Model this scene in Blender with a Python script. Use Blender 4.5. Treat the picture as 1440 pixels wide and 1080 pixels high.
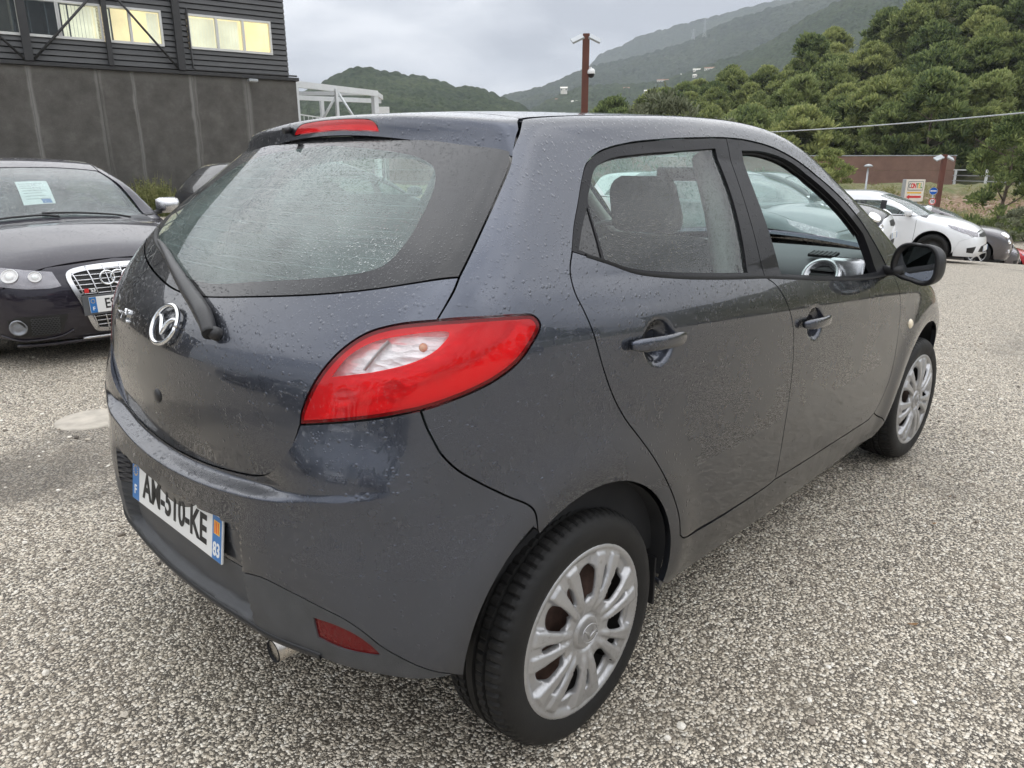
import bpy, bmesh, math, random, time
import numpy as np
from mathutils import Vector, Matrix, geometry
T0 = time.time()
for o in list(bpy.data.objects): bpy.data.objects.remove(o)
S = bpy.context.scene
COL = S.collection
# ------------------------------------------------------------------ camera
cam_d = bpy.data.cameras.new("camera"); CAM = bpy.data.objects.new("camera", cam_d); COL.objects.link(CAM)
S.camera = CAM
cam_d.sensor_width = 36.0; cam_d.lens = 1041.26/1440*36
cam_d.clip_start = 0.05; cam_d.clip_end = 20000
def cam_rot(yaw, pitch, roll):
    f = Vector((math.cos(yaw)*math.cos(pitch), math.sin(yaw)*math.cos(pitch), -math.sin(pitch)))
    r = Vector((math.sin(yaw), -math.cos(yaw), 0)); u = r.cross(f)
    c, s = math.cos(roll), math.sin(roll)
    R0 = c*r+s*u; U0 = -s*r+c*u
    return Matrix((R0, U0, -f)).transposed()
CAM.matrix_world = Matrix.Translation((-1.217, -1.757, 1.354)) @ cam_rot(.763, .288, -.002).to_4x4()
# ------------------------------------------------------------------ sky and light
W = bpy.data.worlds.new("World"); S.world = W; W.use_nodes = True
SUN_EL, SUN_AZ = math.radians(66), math.radians(60)
def build_world():
    nt = W.node_tree; nt.nodes.clear(); N = nt.nodes.new; L = nt.links.new
    out = N('ShaderNodeOutputWorld'); bg = N('ShaderNodeBackground'); bg.inputs[1].default_value = 1.0
    sky = N('ShaderNodeTexSky'); sky.sky_type = 'NISHITA'; sky.sun_disc = False
    sky.sun_elevation = SUN_EL; sky.sun_rotation = SUN_AZ
    sc = N('ShaderNodeVectorMath'); sc.operation = 'SCALE'; sc.inputs['Scale'].default_value = 0.08
    L(sky.outputs[0], sc.inputs[0])
    tc = N('ShaderNodeTexCoord')
    sep = N('ShaderNodeSeparateXYZ'); L(tc.outputs['Generated'], sep.inputs[0])
    # clouds live on a flat layer: divide the direction by its height
    zz = N('ShaderNodeMath'); zz.operation = 'MAXIMUM'; L(sep.outputs[2], zz.inputs[0]); zz.inputs[1].default_value = 0.0
    za = N('ShaderNodeMath'); za.operation = 'ADD'; L(zz.outputs[0], za.inputs[0]); za.inputs[1].default_value = 0.16
    dv = N('ShaderNodeVectorMath'); dv.operation = 'DIVIDE'; L(tc.outputs['Generated'], dv.inputs[0])
    cb = N('ShaderNodeCombineXYZ'); [L(za.outputs[0], cb.inputs[i]) for i in range(3)]; L(cb.outputs[0], dv.inputs[1])
    n1 = N('ShaderNodeTexNoise'); n1.inputs['Scale'].default_value = 1.15; n1.inputs['Detail'].default_value = 7; n1.inputs['Roughness'].default_value = .52
    n1.inputs['Distortion'].default_value = .25; L(dv.outputs[0], n1.inputs['Vector'])
    r1 = N('ShaderNodeValToRGB'); e = r1.color_ramp.elements
    e[0].position = .37; e[0].color = (.37, .39, .43, 1); e[1].position = .62; e[1].color = (.86, .87, .89, 1)
    m = e.new(.5); m.color = (.61, .63, .665, 1); L(n1.outputs[0], r1.inputs[0])
    # a little brighter towards the zenith, as under any overcast
    mr = N('ShaderNodeMapRange'); L(sep.outputs[2], mr.inputs[0]); mr.inputs[1].default_value = 0.0; mr.inputs[2].default_value = 1.0
    mr.inputs[3].default_value = 0.72; mr.inputs[4].default_value = 2.1
    mu = N('ShaderNodeVectorMath'); mu.operation = 'SCALE'; L(r1.outputs[0], mu.inputs[0]); L(mr.outputs[0], mu.inputs['Scale'])
    mx = N('ShaderNodeMix'); mx.data_type = 'RGBA'; mx.inputs[0].default_value = .94
    L(sc.outputs[0], mx.inputs[6]); L(mu.outputs[0], mx.inputs[7])
    L(mx.outputs[2], bg.inputs[0]); L(bg.outputs[0], out.inputs[0])
build_world()
sun_d = bpy.data.lights.new("sun", 'SUN'); SUN = bpy.data.objects.new("sun", sun_d); COL.objects.link(SUN)
sun_d.energy = 1.2; sun_d.angle = math.radians(160); sun_d.color = (1, .97, .93)
_sd = Vector((math.cos(SUN_EL)*math.sin(SUN_AZ), math.cos(SUN_EL)*math.cos(SUN_AZ), math.sin(SUN_EL)))
SUN.rotation_euler = _sd.to_track_quat('Z', 'Y').to_euler()
vs = S.view_settings; vs.view_transform = 'Standard'; vs.look = 'None'; vs.exposure = 0.62; vs.gamma = 1.0; vs.use_curve_mapping = False
# ------------------------------------------------------------------ smooth implicit shapes
def ncs(pts, n=4000, lo=None, hi=None):
    """natural cubic spline through pts -> dense table (x, y)"""
    P=np.array(pts,float); x=P[:,0]; y=P[:,1]; m=len(x)
    h=np.diff(x); A=np.zeros((m,m)); b=np.zeros(m); A[0,0]=A[-1,-1]=1
    for i in range(1,m-1):
        A[i,i-1]=h[i-1]; A[i,i]=2*(h[i-1]+h[i]); A[i,i+1]=h[i]
        b[i]=3*((y[i+1]-y[i])/h[i]-(y[i]-y[i-1])/h[i-1])
    c=np.linalg.solve(A,b)
    X=np.linspace(x[0],x[-1],n); k=np.clip(np.searchsorted(x,X,side='right')-1,0,m-2)
    d=(c[k+1]-c[k])/(3*h[k]); bb=(y[k+1]-y[k])/h[k]-h[k]*(2*c[k]+c[k+1])/3
    t=X-x[k]; Y=y[k]+bb*t+c[k]*t*t+d*t**3
    s0=(Y[1]-Y[0])/(X[1]-X[0]); s1=(Y[-1]-Y[-2])/(X[-1]-X[-2])
    X=np.concatenate([[X[0]-5],X,[X[-1]+5]]); Y=np.concatenate([[Y[0]-5*s0],Y,[Y[-1]+5*s1]])
    return X,Y
def pch(pts, n=4000):
    """monotone cubic (no overshoot)"""
    P=np.array(pts,float); x=P[:,0]; y=P[:,1]; h=np.diff(x); d=np.diff(y)/h; m=np.zeros(len(x))
    m[0]=d[0]; m[-1]=d[-1]
    for i in range(1,len(x)-1):
        if d[i-1]*d[i]>0:
            w1=2*h[i]+h[i-1]; w2=h[i]+2*h[i-1]; m[i]=(w1+w2)/(w1/d[i-1]+w2/d[i])
    X=np.linspace(x[0],x[-1],n); k=np.clip(np.searchsorted(x,X,side='right')-1,0,len(x)-2)
    t=(X-x[k])/h[k]
    Y=(1+2*t)*(1-t)**2*y[k]+t*(1-t)**2*h[k]*m[k]+t*t*(3-2*t)*y[k+1]+t*t*(t-1)*h[k]*m[k+1]
    X=np.concatenate([[X[0]-5],X,[X[-1]+5]]); Y=np.concatenate([[Y[0]-5*m[0]],Y,[Y[-1]+5*m[-1]]])
    return X,Y
def smax(a,b,k):
    h=np.maximum(k-np.abs(a-b),0)/k
    return np.maximum(a,b)+h*h*h*k/6
def sst(x,a,b):
    t=np.clip((x-a)/(b-a),0,1); return t*t*t*(t*(6*t-15)+10)
def gaus(x,c,w): return np.exp(-((x-c)/w)**2)
class Shape:
    def __init__(s,**p):
        s.p=p; s.t={k:ncs(v) for k,v in p.items() if isinstance(v,(list,tuple)) and isinstance(v[0],(list,tuple))}
        for k in ('kab','kac','kfa'):
            if k in s.t: s.t[k]=pch(p[k])
    def g(s,k,x): X,Y=s.t[k]; return np.interp(x,X,Y)
    def F(s,x,y,z):
        ay=np.sqrt(y*y+1e-6)
        A=ay-(s.g('W',x)-s.g('tum',z-s.g('zc',x))-s.g('tuck',z)-s.g('nar',x)*sst(z,s.p['zn'][0],s.p['zn'][1]))
        if 'side' in s.p: A=A+s.p['side'](x,ay,z)
        xr=s.g('XR',z)+s.g('cr',z)*ay**2
        if 'rear' in s.p: xr=xr+s.p['rear'](x,ay,z)
        B=xr-x
        C=z-(s.g('ZR',x+s.g('cw',x)*ay**2)-s.g('crown',x)*ay**2)
        D=x-(s.g('XF',z)-s.g('cf',z)*ay**2)
        f=smax(A,B,s.g('kab',z)); f=smax(f,D,s.g('kfa',z)); f=smax(f,C,s.g('kac',x))
        return smax(f,s.p['zb']-z,.06)
    def N(s,P,h=.004):
        e=np.eye(3)*h; g=np.stack([s.F(*(P+e[i]).T)-s.F(*(P-e[i]).T) for i in range(3)],1)
        return g/(np.linalg.norm(g,axis=1,keepdims=True)+1e-12)
    def cast(s,O,D,t0=0.,t1=6.,n=160,off=0.):
        """first crossing F=off from outside along rays"""
        O=np.asarray(O,float); D=np.asarray(D,float); m=len(O)
        lo=np.full(m,np.nan); hi=np.full(m,np.nan); prev=np.full(m,t0); act=np.ones(m,bool)
        for i in range(1,n+1):
            t=t0+(t1-t0)*i/n; idx=np.where(act)[0]
            if not len(idx): break
            P=O[idx]+t*D[idx]; f=s.F(P[:,0],P[:,1],P[:,2])-off
            hit=idx[f<0]; lo[hit]=t0+(t1-t0)*(i-1)/n; hi[hit]=t; act[hit]=False
        ok=~np.isnan(lo)
        l,h=lo[ok],hi[ok]; o,d=O[ok],D[ok]
        for _ in range(22):
            mm=(l+h)/2; P=o+mm[:,None]*d; f=s.F(P[:,0],P[:,1],P[:,2])-off
            l=np.where(f<0,l,mm); h=np.where(f<0,mm,h)
        T=np.full(m,np.nan); T[ok]=(l+h)/2
        return O+T[:,None]*D, ok
# ------------------------------------------------------------------ objects
def tag(o, label=None, cat=None, group=None, kind=None):
    if label: o['label'] = label
    if cat: o['category'] = cat
    if group: o['group'] = group
    if kind: o['kind'] = kind
    return o
def empty(name, loc=(0, 0, 0), rz=0, label=None, cat=None, group=None):
    o = bpy.data.objects.new(name, None); COL.objects.link(o); o.location = loc; o.rotation_euler = (0, 0, rz)
    o.empty_display_size = .1
    return tag(o, label, cat, group)
def mesh_obj(name, V, F, mat, parent=None, N=None, smooth=False, mats=None, midx=None):
    me = bpy.data.meshes.new(name)
    me.from_pydata([tuple(map(float, v)) for v in V], [], [tuple(int(i) for i in f) for f in F])
    if mats:
        for m in mats: me.materials.append(m)
        if midx is not None: me.polygons.foreach_set('material_index', np.array(midx, dtype=np.int32))
    elif mat: me.materials.append(mat)
    if smooth or N is not None: me.polygons.foreach_set('use_smooth', [True]*len(me.polygons))
    me.update()
    if N is not None: me.normals_split_custom_set_from_vertices([tuple(map(float, n)) for n in N])
    o = bpy.data.objects.new(name, me); COL.objects.link(o)
    if parent: o.parent = parent
    return o
def bm_obj(name, bm, mat, parent=None, smooth=False, loc=None, rot=None):
    me = bpy.data.meshes.new(name); bm.to_mesh(me); bm.free()
    if mat: me.materials.append(mat)
    if smooth: me.polygons.foreach_set('use_smooth', [True]*len(me.polygons))
    o = bpy.data.objects.new(name, me); COL.objects.link(o)
    if parent: o.parent = parent
    if loc: o.location = loc
    if rot: o.rotation_euler = rot
    return o
def copy_tree(o, parent=None):
    c = o.copy(); COL.objects.link(c); c.parent = parent
    for ch in list(o.children): copy_tree(ch, c)
    return c
def box(bm, x0, x1, y0, y1, z0, z1, bev=0, M=None):
    r = bmesh.ops.create_cube(bm, size=1); vs_ = r['verts']
    for v in vs_:
        v.co = Vector(((x0+x1)/2+v.co.x*(x1-x0), (y0+y1)/2+v.co.y*(y1-y0), (z0+z1)/2+v.co.z*(z1-z0)))
    if bev:
        es = list({e for v in vs_ for e in v.link_edges})
        rr = bmesh.ops.bevel(bm, geom=es, offset=bev, segments=2, affect='EDGES', profile=.5)
        vs_ = list({v for f in rr['faces'] for v in f.verts} | {v for v in vs_ if v.is_valid})
    if M is not None:
        for v in vs_: v.co = M @ v.co
    return vs_
def box_obj(name, x0, x1, y0, y1, z0, z1, mat, parent=None, bev=0, M=None):
    bm = bmesh.new(); box(bm, x0, x1, y0, y1, z0, z1, bev, M); return bm_obj(name, bm, mat, parent)
def tube_mesh(pts, rad, seg=10, cap=True, flat=None):
    """tube along 3-D points; rad scalar or list; flat = (normal vector, factor) squashes the section"""
    P = [Vector([float(q) for q in p]) for p in pts]; n = len(P); V = []; Fc = []
    R_ = [float(q) for q in rad] if hasattr(rad, '__len__') else [float(rad)]*n
    up = None
    for i, p in enumerate(P):
        t = (P[min(i+1, n-1)]-P[max(i-1, 0)]).normalized()
        if up is None:
            up = Vector((0, 0, 1)) if abs(t.z) < .9 else Vector((1, 0, 0))
        a = t.cross(up).normalized(); b = a.cross(t).normalized(); up = b
        for k in range(seg):
            th = 2*math.pi*k/seg; V.append(p+R_[i]*(math.cos(th)*a+math.sin(th)*b))
    for i in range(n-1):
        for k in range(seg):
            Fc.append((i*seg+k, i*seg+(k+1) % seg, (i+1)*seg+(k+1) % seg, (i+1)*seg+k))
    if cap:
        Fc.append(tuple(range(seg))[::-1]); Fc.append(tuple((n-1)*seg+k for k in range(seg)))
    return V, Fc
def tube(name, pts, rad, mat, parent=None, seg=10, smooth=True):
    V, Fc = tube_mesh(pts, rad, seg); o = mesh_obj(name, V, Fc, mat, parent, smooth=False)
    if smooth:
        o.data.polygons.foreach_set('use_smooth', [len(p.vertices) == 4 for p in o.data.polygons])
    return o
def smooth_line(P, step=.015, closed=False):
    """Catmull-Rom through points, resampled at about `step`"""
    P = np.array(P, float); n = len(P)
    if closed: Q = np.vstack([P[-1], P, P[0], P[1]])
    else: Q = np.vstack([2*P[0]-P[1], P, 2*P[-1]-P[-2]])
    out = []
    for i in range(1, len(Q)-2):
        p0, p1, p2, p3 = Q[i-1], Q[i], Q[i+1], Q[i+2]
        d = [max(np.linalg.norm(b-a), 1e-6)**.5 for a, b in ((p0, p1), (p1, p2), (p2, p3))]
        t0 = 0; t1 = d[0]; t2 = t1+d[1]; t3 = t2+d[2]
        m = max(2, int(np.linalg.norm(p2-p1)/step)+1)
        for t in np.linspace(t1, t2, m, endpoint=False):
            A1 = (t1-t)/(t1-t0)*p0+(t-t0)/(t1-t0)*p1; A2 = (t2-t)/(t2-t1)*p1+(t-t1)/(t2-t1)*p2; A3 = (t3-t)/(t3-t2)*p2+(t-t2)/(t3-t2)*p3
            B1 = (t2-t)/(t2-t0)*A1+(t-t0)/(t2-t0)*A2; B2 = (t3-t)/(t3-t1)*A2+(t-t1)/(t3-t1)*A3
            out.append((t2-t)/(t2-t1)*B1+(t-t1)/(t2-t1)*B2)
    if not closed: out.append(P[-1])
    return np.array(out)
def chain(*segs):
    """join smoothed segments end to end (shared ends written once)"""
    out = []
    for s in segs:
        for p in s:
            if not out or np.linalg.norm(np.array(p)-out[-1]) > 1e-4: out.append(np.array(p, float))
    if np.linalg.norm(out[0]-out[-1]) < 1e-4: out.pop()
    return np.array(out)
def resample(P, step):
    P = np.vstack([P, P[:1]]); L = np.r_[0, np.cumsum(np.linalg.norm(np.diff(P, axis=0), axis=1))]
    # keep corners: subdivide long edges only, drop points that crowd
    out = [P[0]]
    for i in range(len(P)-1):
        d = np.linalg.norm(P[i+1]-P[i]); m = max(1, int(math.ceil(d/step)))
        for k in range(1, m+1): out.append(P[i]+(P[i+1]-P[i])*k/m)
    out = out[:-1]
    return np.array(out)
def inside(Q, P):
    x, y = Q[:, 0], Q[:, 1]; r = np.zeros(len(Q), bool)
    o = np.argsort(y); ys = y[o]; xs = x[o]; rr = np.zeros(len(Q), bool)
    for (x0, y0), (x1, y1) in zip(P, np.roll(P, -1, axis=0)):
        if y0 == y1: continue
        a, b = np.searchsorted(ys, (min(y0, y1), max(y0, y1)))
        if b > a: rr[a:b] ^= xs[a:b] < (x1-x0)*(ys[a:b]-y0)/(y1-y0)+x0
    r[o] = rr
    return r
def edge_dist(Q, P):
    """distance to the outline, near it only: the outline is sampled finely and binned"""
    d = np.full(len(Q), 1e9); B = np.roll(P, -1, axis=0); w = np.linalg.norm(B-P, axis=1).max()+1e-9
    cell = max(w, 1e-4)*1.5; K = {}
    for i, q in enumerate(np.floor(P/cell).astype(int)): K.setdefault((q[0], q[1]), []).append(i)
    QC = np.floor(Q/cell).astype(int); order = np.lexsort((QC[:, 1], QC[:, 0])) if len(Q) else []
    if not len(Q): return d
    u, st = np.unique(QC[order], axis=0, return_index=True); st = list(st)+[len(Q)]
    for k, (cx, cy) in enumerate(u):
        idx = [i for dx in (-1, 0, 1) for dy in (-1, 0, 1) for i in K.get((cx+dx, cy+dy), ())]
        if not idx: continue
        qi = order[st[k]:st[k+1]]; a, b = P[idx], B[idx]; ab = b-a; q = Q[qi][:, None]
        t = np.clip(((q-a)*ab).sum(2)/((ab*ab).sum(1)+1e-12), 0, 1); d[qi] = np.linalg.norm(q-a-t[..., None]*ab, axis=2).min(1)
    return d
def area2(P): return .5*np.sum(P[:, 0]*np.roll(P[:, 1], -1)-np.roll(P[:, 0], -1)*P[:, 1])
def inset(P, g):
    if area2(P) < 0: P = P[::-1]
    e = np.roll(P, -1, axis=0)-P; e /= np.linalg.norm(e, axis=1, keepdims=True)+1e-12
    n = np.c_[-e[:, 1], e[:, 0]]; m = n+np.roll(n, 1, axis=0); m /= np.linalg.norm(m, axis=1, keepdims=True)+1e-9
    c = np.clip((m*n).sum(1), .4, 1)
    return P+m*(g/c)[:, None]
def trimesh2d(poly, res, holes=()):
    """triangulate a polygon with an even grid of points inside; returns 2-D verts, tris, boundary loops"""
    lo, hi = poly.min(0), poly.max(0)
    nx = int((hi[0]-lo[0])/res)+2; ny = int((hi[1]-lo[1])/(res*.866))+2
    if nx*ny > 400000: raise ValueError('grid too fine')
    X, Y = np.meshgrid(lo[0]+np.arange(nx)*res, lo[1]+np.arange(ny)*res*.866); X[1::2] += res/2
    Q = np.c_[X.ravel(), Y.ravel()]
    Q = Q[inside(Q, poly)]; Q = Q[edge_dist(Q, poly) > res*.55]
    for h in holes: Q = Q[~inside(Q, h)]; Q = Q[edge_dist(Q, h) > res*.55]
    V = [Vector(p) for p in poly]; E = [(i, (i+1) % len(poly)) for i in range(len(poly))]; loops = [list(range(len(poly)))]
    for h in holes:
        b = len(V); V += [Vector(p) for p in h]; E += [(b+i, b+(i+1) % len(h)) for i in range(len(h))]; loops.append(list(range(b, b+len(h))))
    V += [Vector(p) for p in Q]
    v, e, f, ov, oe, of = geometry.delaunay_2d_cdt(V, E, [], 0, 1e-6, True)
    v = np.array([tuple(p) for p in v]); f = np.array([t for t in f if len(t) == 3])
    c = v[f].mean(1); k = inside(c, poly)
    for h in holes: k &= ~inside(c, h)
    f = f[k]
    s = (v[f[:, 1]]-v[f[:, 0]]); t = (v[f[:, 2]]-v[f[:, 0]]); cr = s[:, 0]*t[:, 1]-s[:, 1]*t[:, 0]
    f[cr < 0] = f[cr < 0][:, ::-1]; f = f[np.abs(cr) > 1e-12]
    m = {}
    for i, src in enumerate(ov):
        for q in src: m[q] = i
    loops = [[m[i] for i in l if i in m] for l in loops]
    return v, f, loops
class Planar:
    def __init__(s, d):
        d = np.array(d, float); s.d = d/np.linalg.norm(d)
        u = np.array([0, 0, 1.]) if abs(s.d[2]) < .9 else np.array([1., 0, 0])
        s.a = np.cross(s.d, u); s.a /= np.linalg.norm(s.a); s.b = np.cross(s.a, s.d)
    def to2(s, P): return np.c_[P@s.a, P@s.b]
    def rays(s, Q, t): return Q[:, :1]*s.a+Q[:, 1:]*s.b+t*s.d, np.tile(s.d, (len(Q), 1))
class Cyl:
    """rays that run in towards a vertical axis, tilted down by `tilt`"""
    def __init__(s, cx, cy, R, tilt=0, a0=math.pi): s.cx, s.cy, s.R, s.tt, s.a0 = cx, cy, R, math.tan(tilt), a0
    def to2(s, P):
        x, y = P[:, 0]-s.cx, P[:, 1]-s.cy; r = np.hypot(x, y); a = (np.arctan2(y, x)-s.a0+math.pi) % (2*math.pi)-math.pi
        return np.c_[a*s.R, P[:, 2]-(r-s.R)*s.tt]
    def rays(s, Q, t):
        a = Q[:, 0]/s.R+s.a0; c, n = np.cos(a), np.sin(a); r0 = s.R+1.0
        O = np.c_[s.cx+r0*c, s.cy+r0*n, Q[:, 1]+(r0-s.R)*s.tt]; D = np.c_[-c, -n, np.full(len(c), -s.tt)]
        return O, D
def panel(name, sh, poly3, pr, mat, parent=None, res=.02, gap=.002, flange=.02, off=0., mirror=False, holes=(), span=1.6, back=.0, dense=None):
    """a sheet cut out of a smooth surface, its edge turned inwards"""
    P2 = pr.to2(np.asarray(poly3, float)); P2 = resample(P2, res)
    P2 = inset(P2, gap) if gap else (P2 if area2(P2) > 0 else P2[::-1])
    k = np.linalg.norm(P2-np.roll(P2, 1, axis=0), axis=1) > res*.08; P2 = P2[k]
    H2 = [resample(pr.to2(np.asarray(h, float)), res) for h in holes]
    v, f, loops = trimesh2d(P2, res, H2)
    if isinstance(pr, Planar):
        t = (np.asarray(poly3)@pr.d).min()-.45; O, D = pr.rays(v, t)
    else: O, D = pr.rays(v, 0)
    q, ok = sh.cast(O, D, 0, span, n=int(span/.02), off=off)
    if not ok.all():
        bad = np.where(~ok)[0]; good = np.where(ok)[0]
        for i in bad: q[i] = q[good[np.argmin(((v[good]-v[i])**2).sum(1))]]
        print(name, 'missed', len(bad), 'of', len(v))
    n = sh.N(q)
    V = [q]; F_ = [tuple(t) for t in f]; NN = [n]; b = len(q)
    # orient to the outward normal
    a, bb, c = q[f[:, 0]], q[f[:, 1]], q[f[:, 2]]
    fn = np.cross(bb-a, c-a)
    if np.median((fn*n[f[:, 0]]).sum(1)) < 0: F_ = [t[::-1] for t in F_]; flip = True
    else: flip = False
    if flange:
        for lp in loops:
            m = len(lp); r0 = q[lp]; n0 = n[lp]
            tg_ = np.roll(r0, -1, axis=0)-np.roll(r0, 1, axis=0); tg_ /= np.linalg.norm(tg_, axis=1, keepdims=True)+1e-9
            on = np.cross(tg_, n0); 
            if flip: on = -on
            if lp is not loops[0]: on = on
            r1 = r0-n0*flange
            V += [r0, r1]; NN += [on, on]
            for i in range(m):
                j = (i+1) % m
                F_.append((b+i, b+j, b+m+j, b+m+i) if flip else (b+j, b+i, b+m+i, b+m+j))
            b += 2*m
    V = np.vstack(V); NN = np.vstack(NN)
    if mirror:
        V = V*[1, -1, 1]; NN = NN*[1, -1, 1]; F_ = [t[::-1] for t in F_]
    o = mesh_obj(name, V, F_, mat, parent, N=NN)
    return o
def ribbon(name, sh, pts, width, mat, parent=None, off=.001, pr=None, mirror=False, thick=0.0):
    """a narrow strip laid on a surface along a 3-D line"""
    P = np.asarray(pts, float)
    for _ in range(4):
        f = sh.F(*P.T)-off; n = sh.N(P); g = sh.F(*(P+n*.002).T)-off; P = P-n*(f*.002/np.where(np.abs(g-f) < 1e-6, 1e-6, g-f))[:, None].clip(-.05, .05)
    n = sh.N(P); t = np.gradient(P, axis=0); t /= np.linalg.norm(t, axis=1, keepdims=True)+1e-9
    s = np.cross(n, t); s /= np.linalg.norm(s, axis=1, keepdims=True)+1e-9
    w = (width if hasattr(width, '__len__') else np.full(len(P), width)); w = np.asarray(w)[:, None]/2
    A, B = P-s*w, P+s*w; m = len(P)
    V = np.vstack([A, B]); F_ = [(i, i+1, m+i+1, m+i) for i in range(m-1)]; NN = np.vstack([n, n])
    if thick:
        V = np.vstack([A-n*thick, A, B, B-n*thick]); F_ = [(r*m+i, r*m+i+1, (r+1)*m+i+1, (r+1)*m+i) for r in range(3) for i in range(m-1)]
        NN = np.vstack([-s, n*.8-s*.3, n*.8+s*.3, s])
    if np.dot(np.cross(V[F_[0][1]]-V[F_[0][0]], V[F_[0][3]]-V[F_[0][0]]), NN[F_[0][0]]) < 0: F_ = [f_[::-1] for f_ in F_]
    if mirror: V = V*[1, -1, 1]; NN = NN*[1, -1, 1]; F_ = [f_[::-1] for f_ in F_]
    return mesh_obj(name, V, F_, mat, parent, N=NN)
def text_obj(name, body, size, mat, parent=None, M=None, ext=.0005, sx=1., bold=0., align='CENTER'):
    cu = bpy.data.curves.new(name, 'FONT'); cu.body = body; cu.size = size; cu.extrude = ext; cu.align_x = align; cu.align_y = 'CENTER'; cu.offset = bold
    cu.resolution_u = 4
    t = bpy.data.objects.new(name+'_t', cu); COL.objects.link(t); dg = bpy.context.evaluated_depsgraph_get()
    me = bpy.data.meshes.new_from_object(t.evaluated_get(dg)); COL.objects.unlink(t); bpy.data.objects.remove(t)
    me.transform(Matrix.Diagonal((sx, 1, 1, 1)));
    if M is not None: me.transform(M)
    me.materials.clear(); me.materials.append(mat); me.name = name
    o = bpy.data.objects.new(name, me); COL.objects.link(o)
    if parent: o.parent = parent
    return o
def frame(o, x, n):
    """matrix at o with X along x and Z along the outward normal n"""
    n = Vector(n).normalized(); x = (Vector(x)-Vector(x).dot(n)*n).normalized(); y = n.cross(x)
    M = Matrix((x, y, n)).transposed().to_4x4(); M.translation = Vector(o); return M
def lathe(name, prof, mat, parent=None, seg=64, axis='Y', M=None, smooth=True):
    """profile of (radius, offset) turned about the axis"""
    V = []; F_ = []
    m = len(prof)
    for k in range(seg):
        a = 2*math.pi*k/seg; c, s = math.cos(a), math.sin(a)
        for r, h in prof: V.append((r*c, h, r*s) if axis == 'Y' else (r*c, r*s, h))
    for k in range(seg):
        for i in range(m-1):
            a, b = k*m+i, ((k+1) % seg)*m+i; F_.append((a, a+1, b+1, b))
    if M is not None: V = [M @ Vector(v) for v in V]
    o = mesh_obj(name, V, F_, mat, parent, smooth=smooth)
    return o
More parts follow.
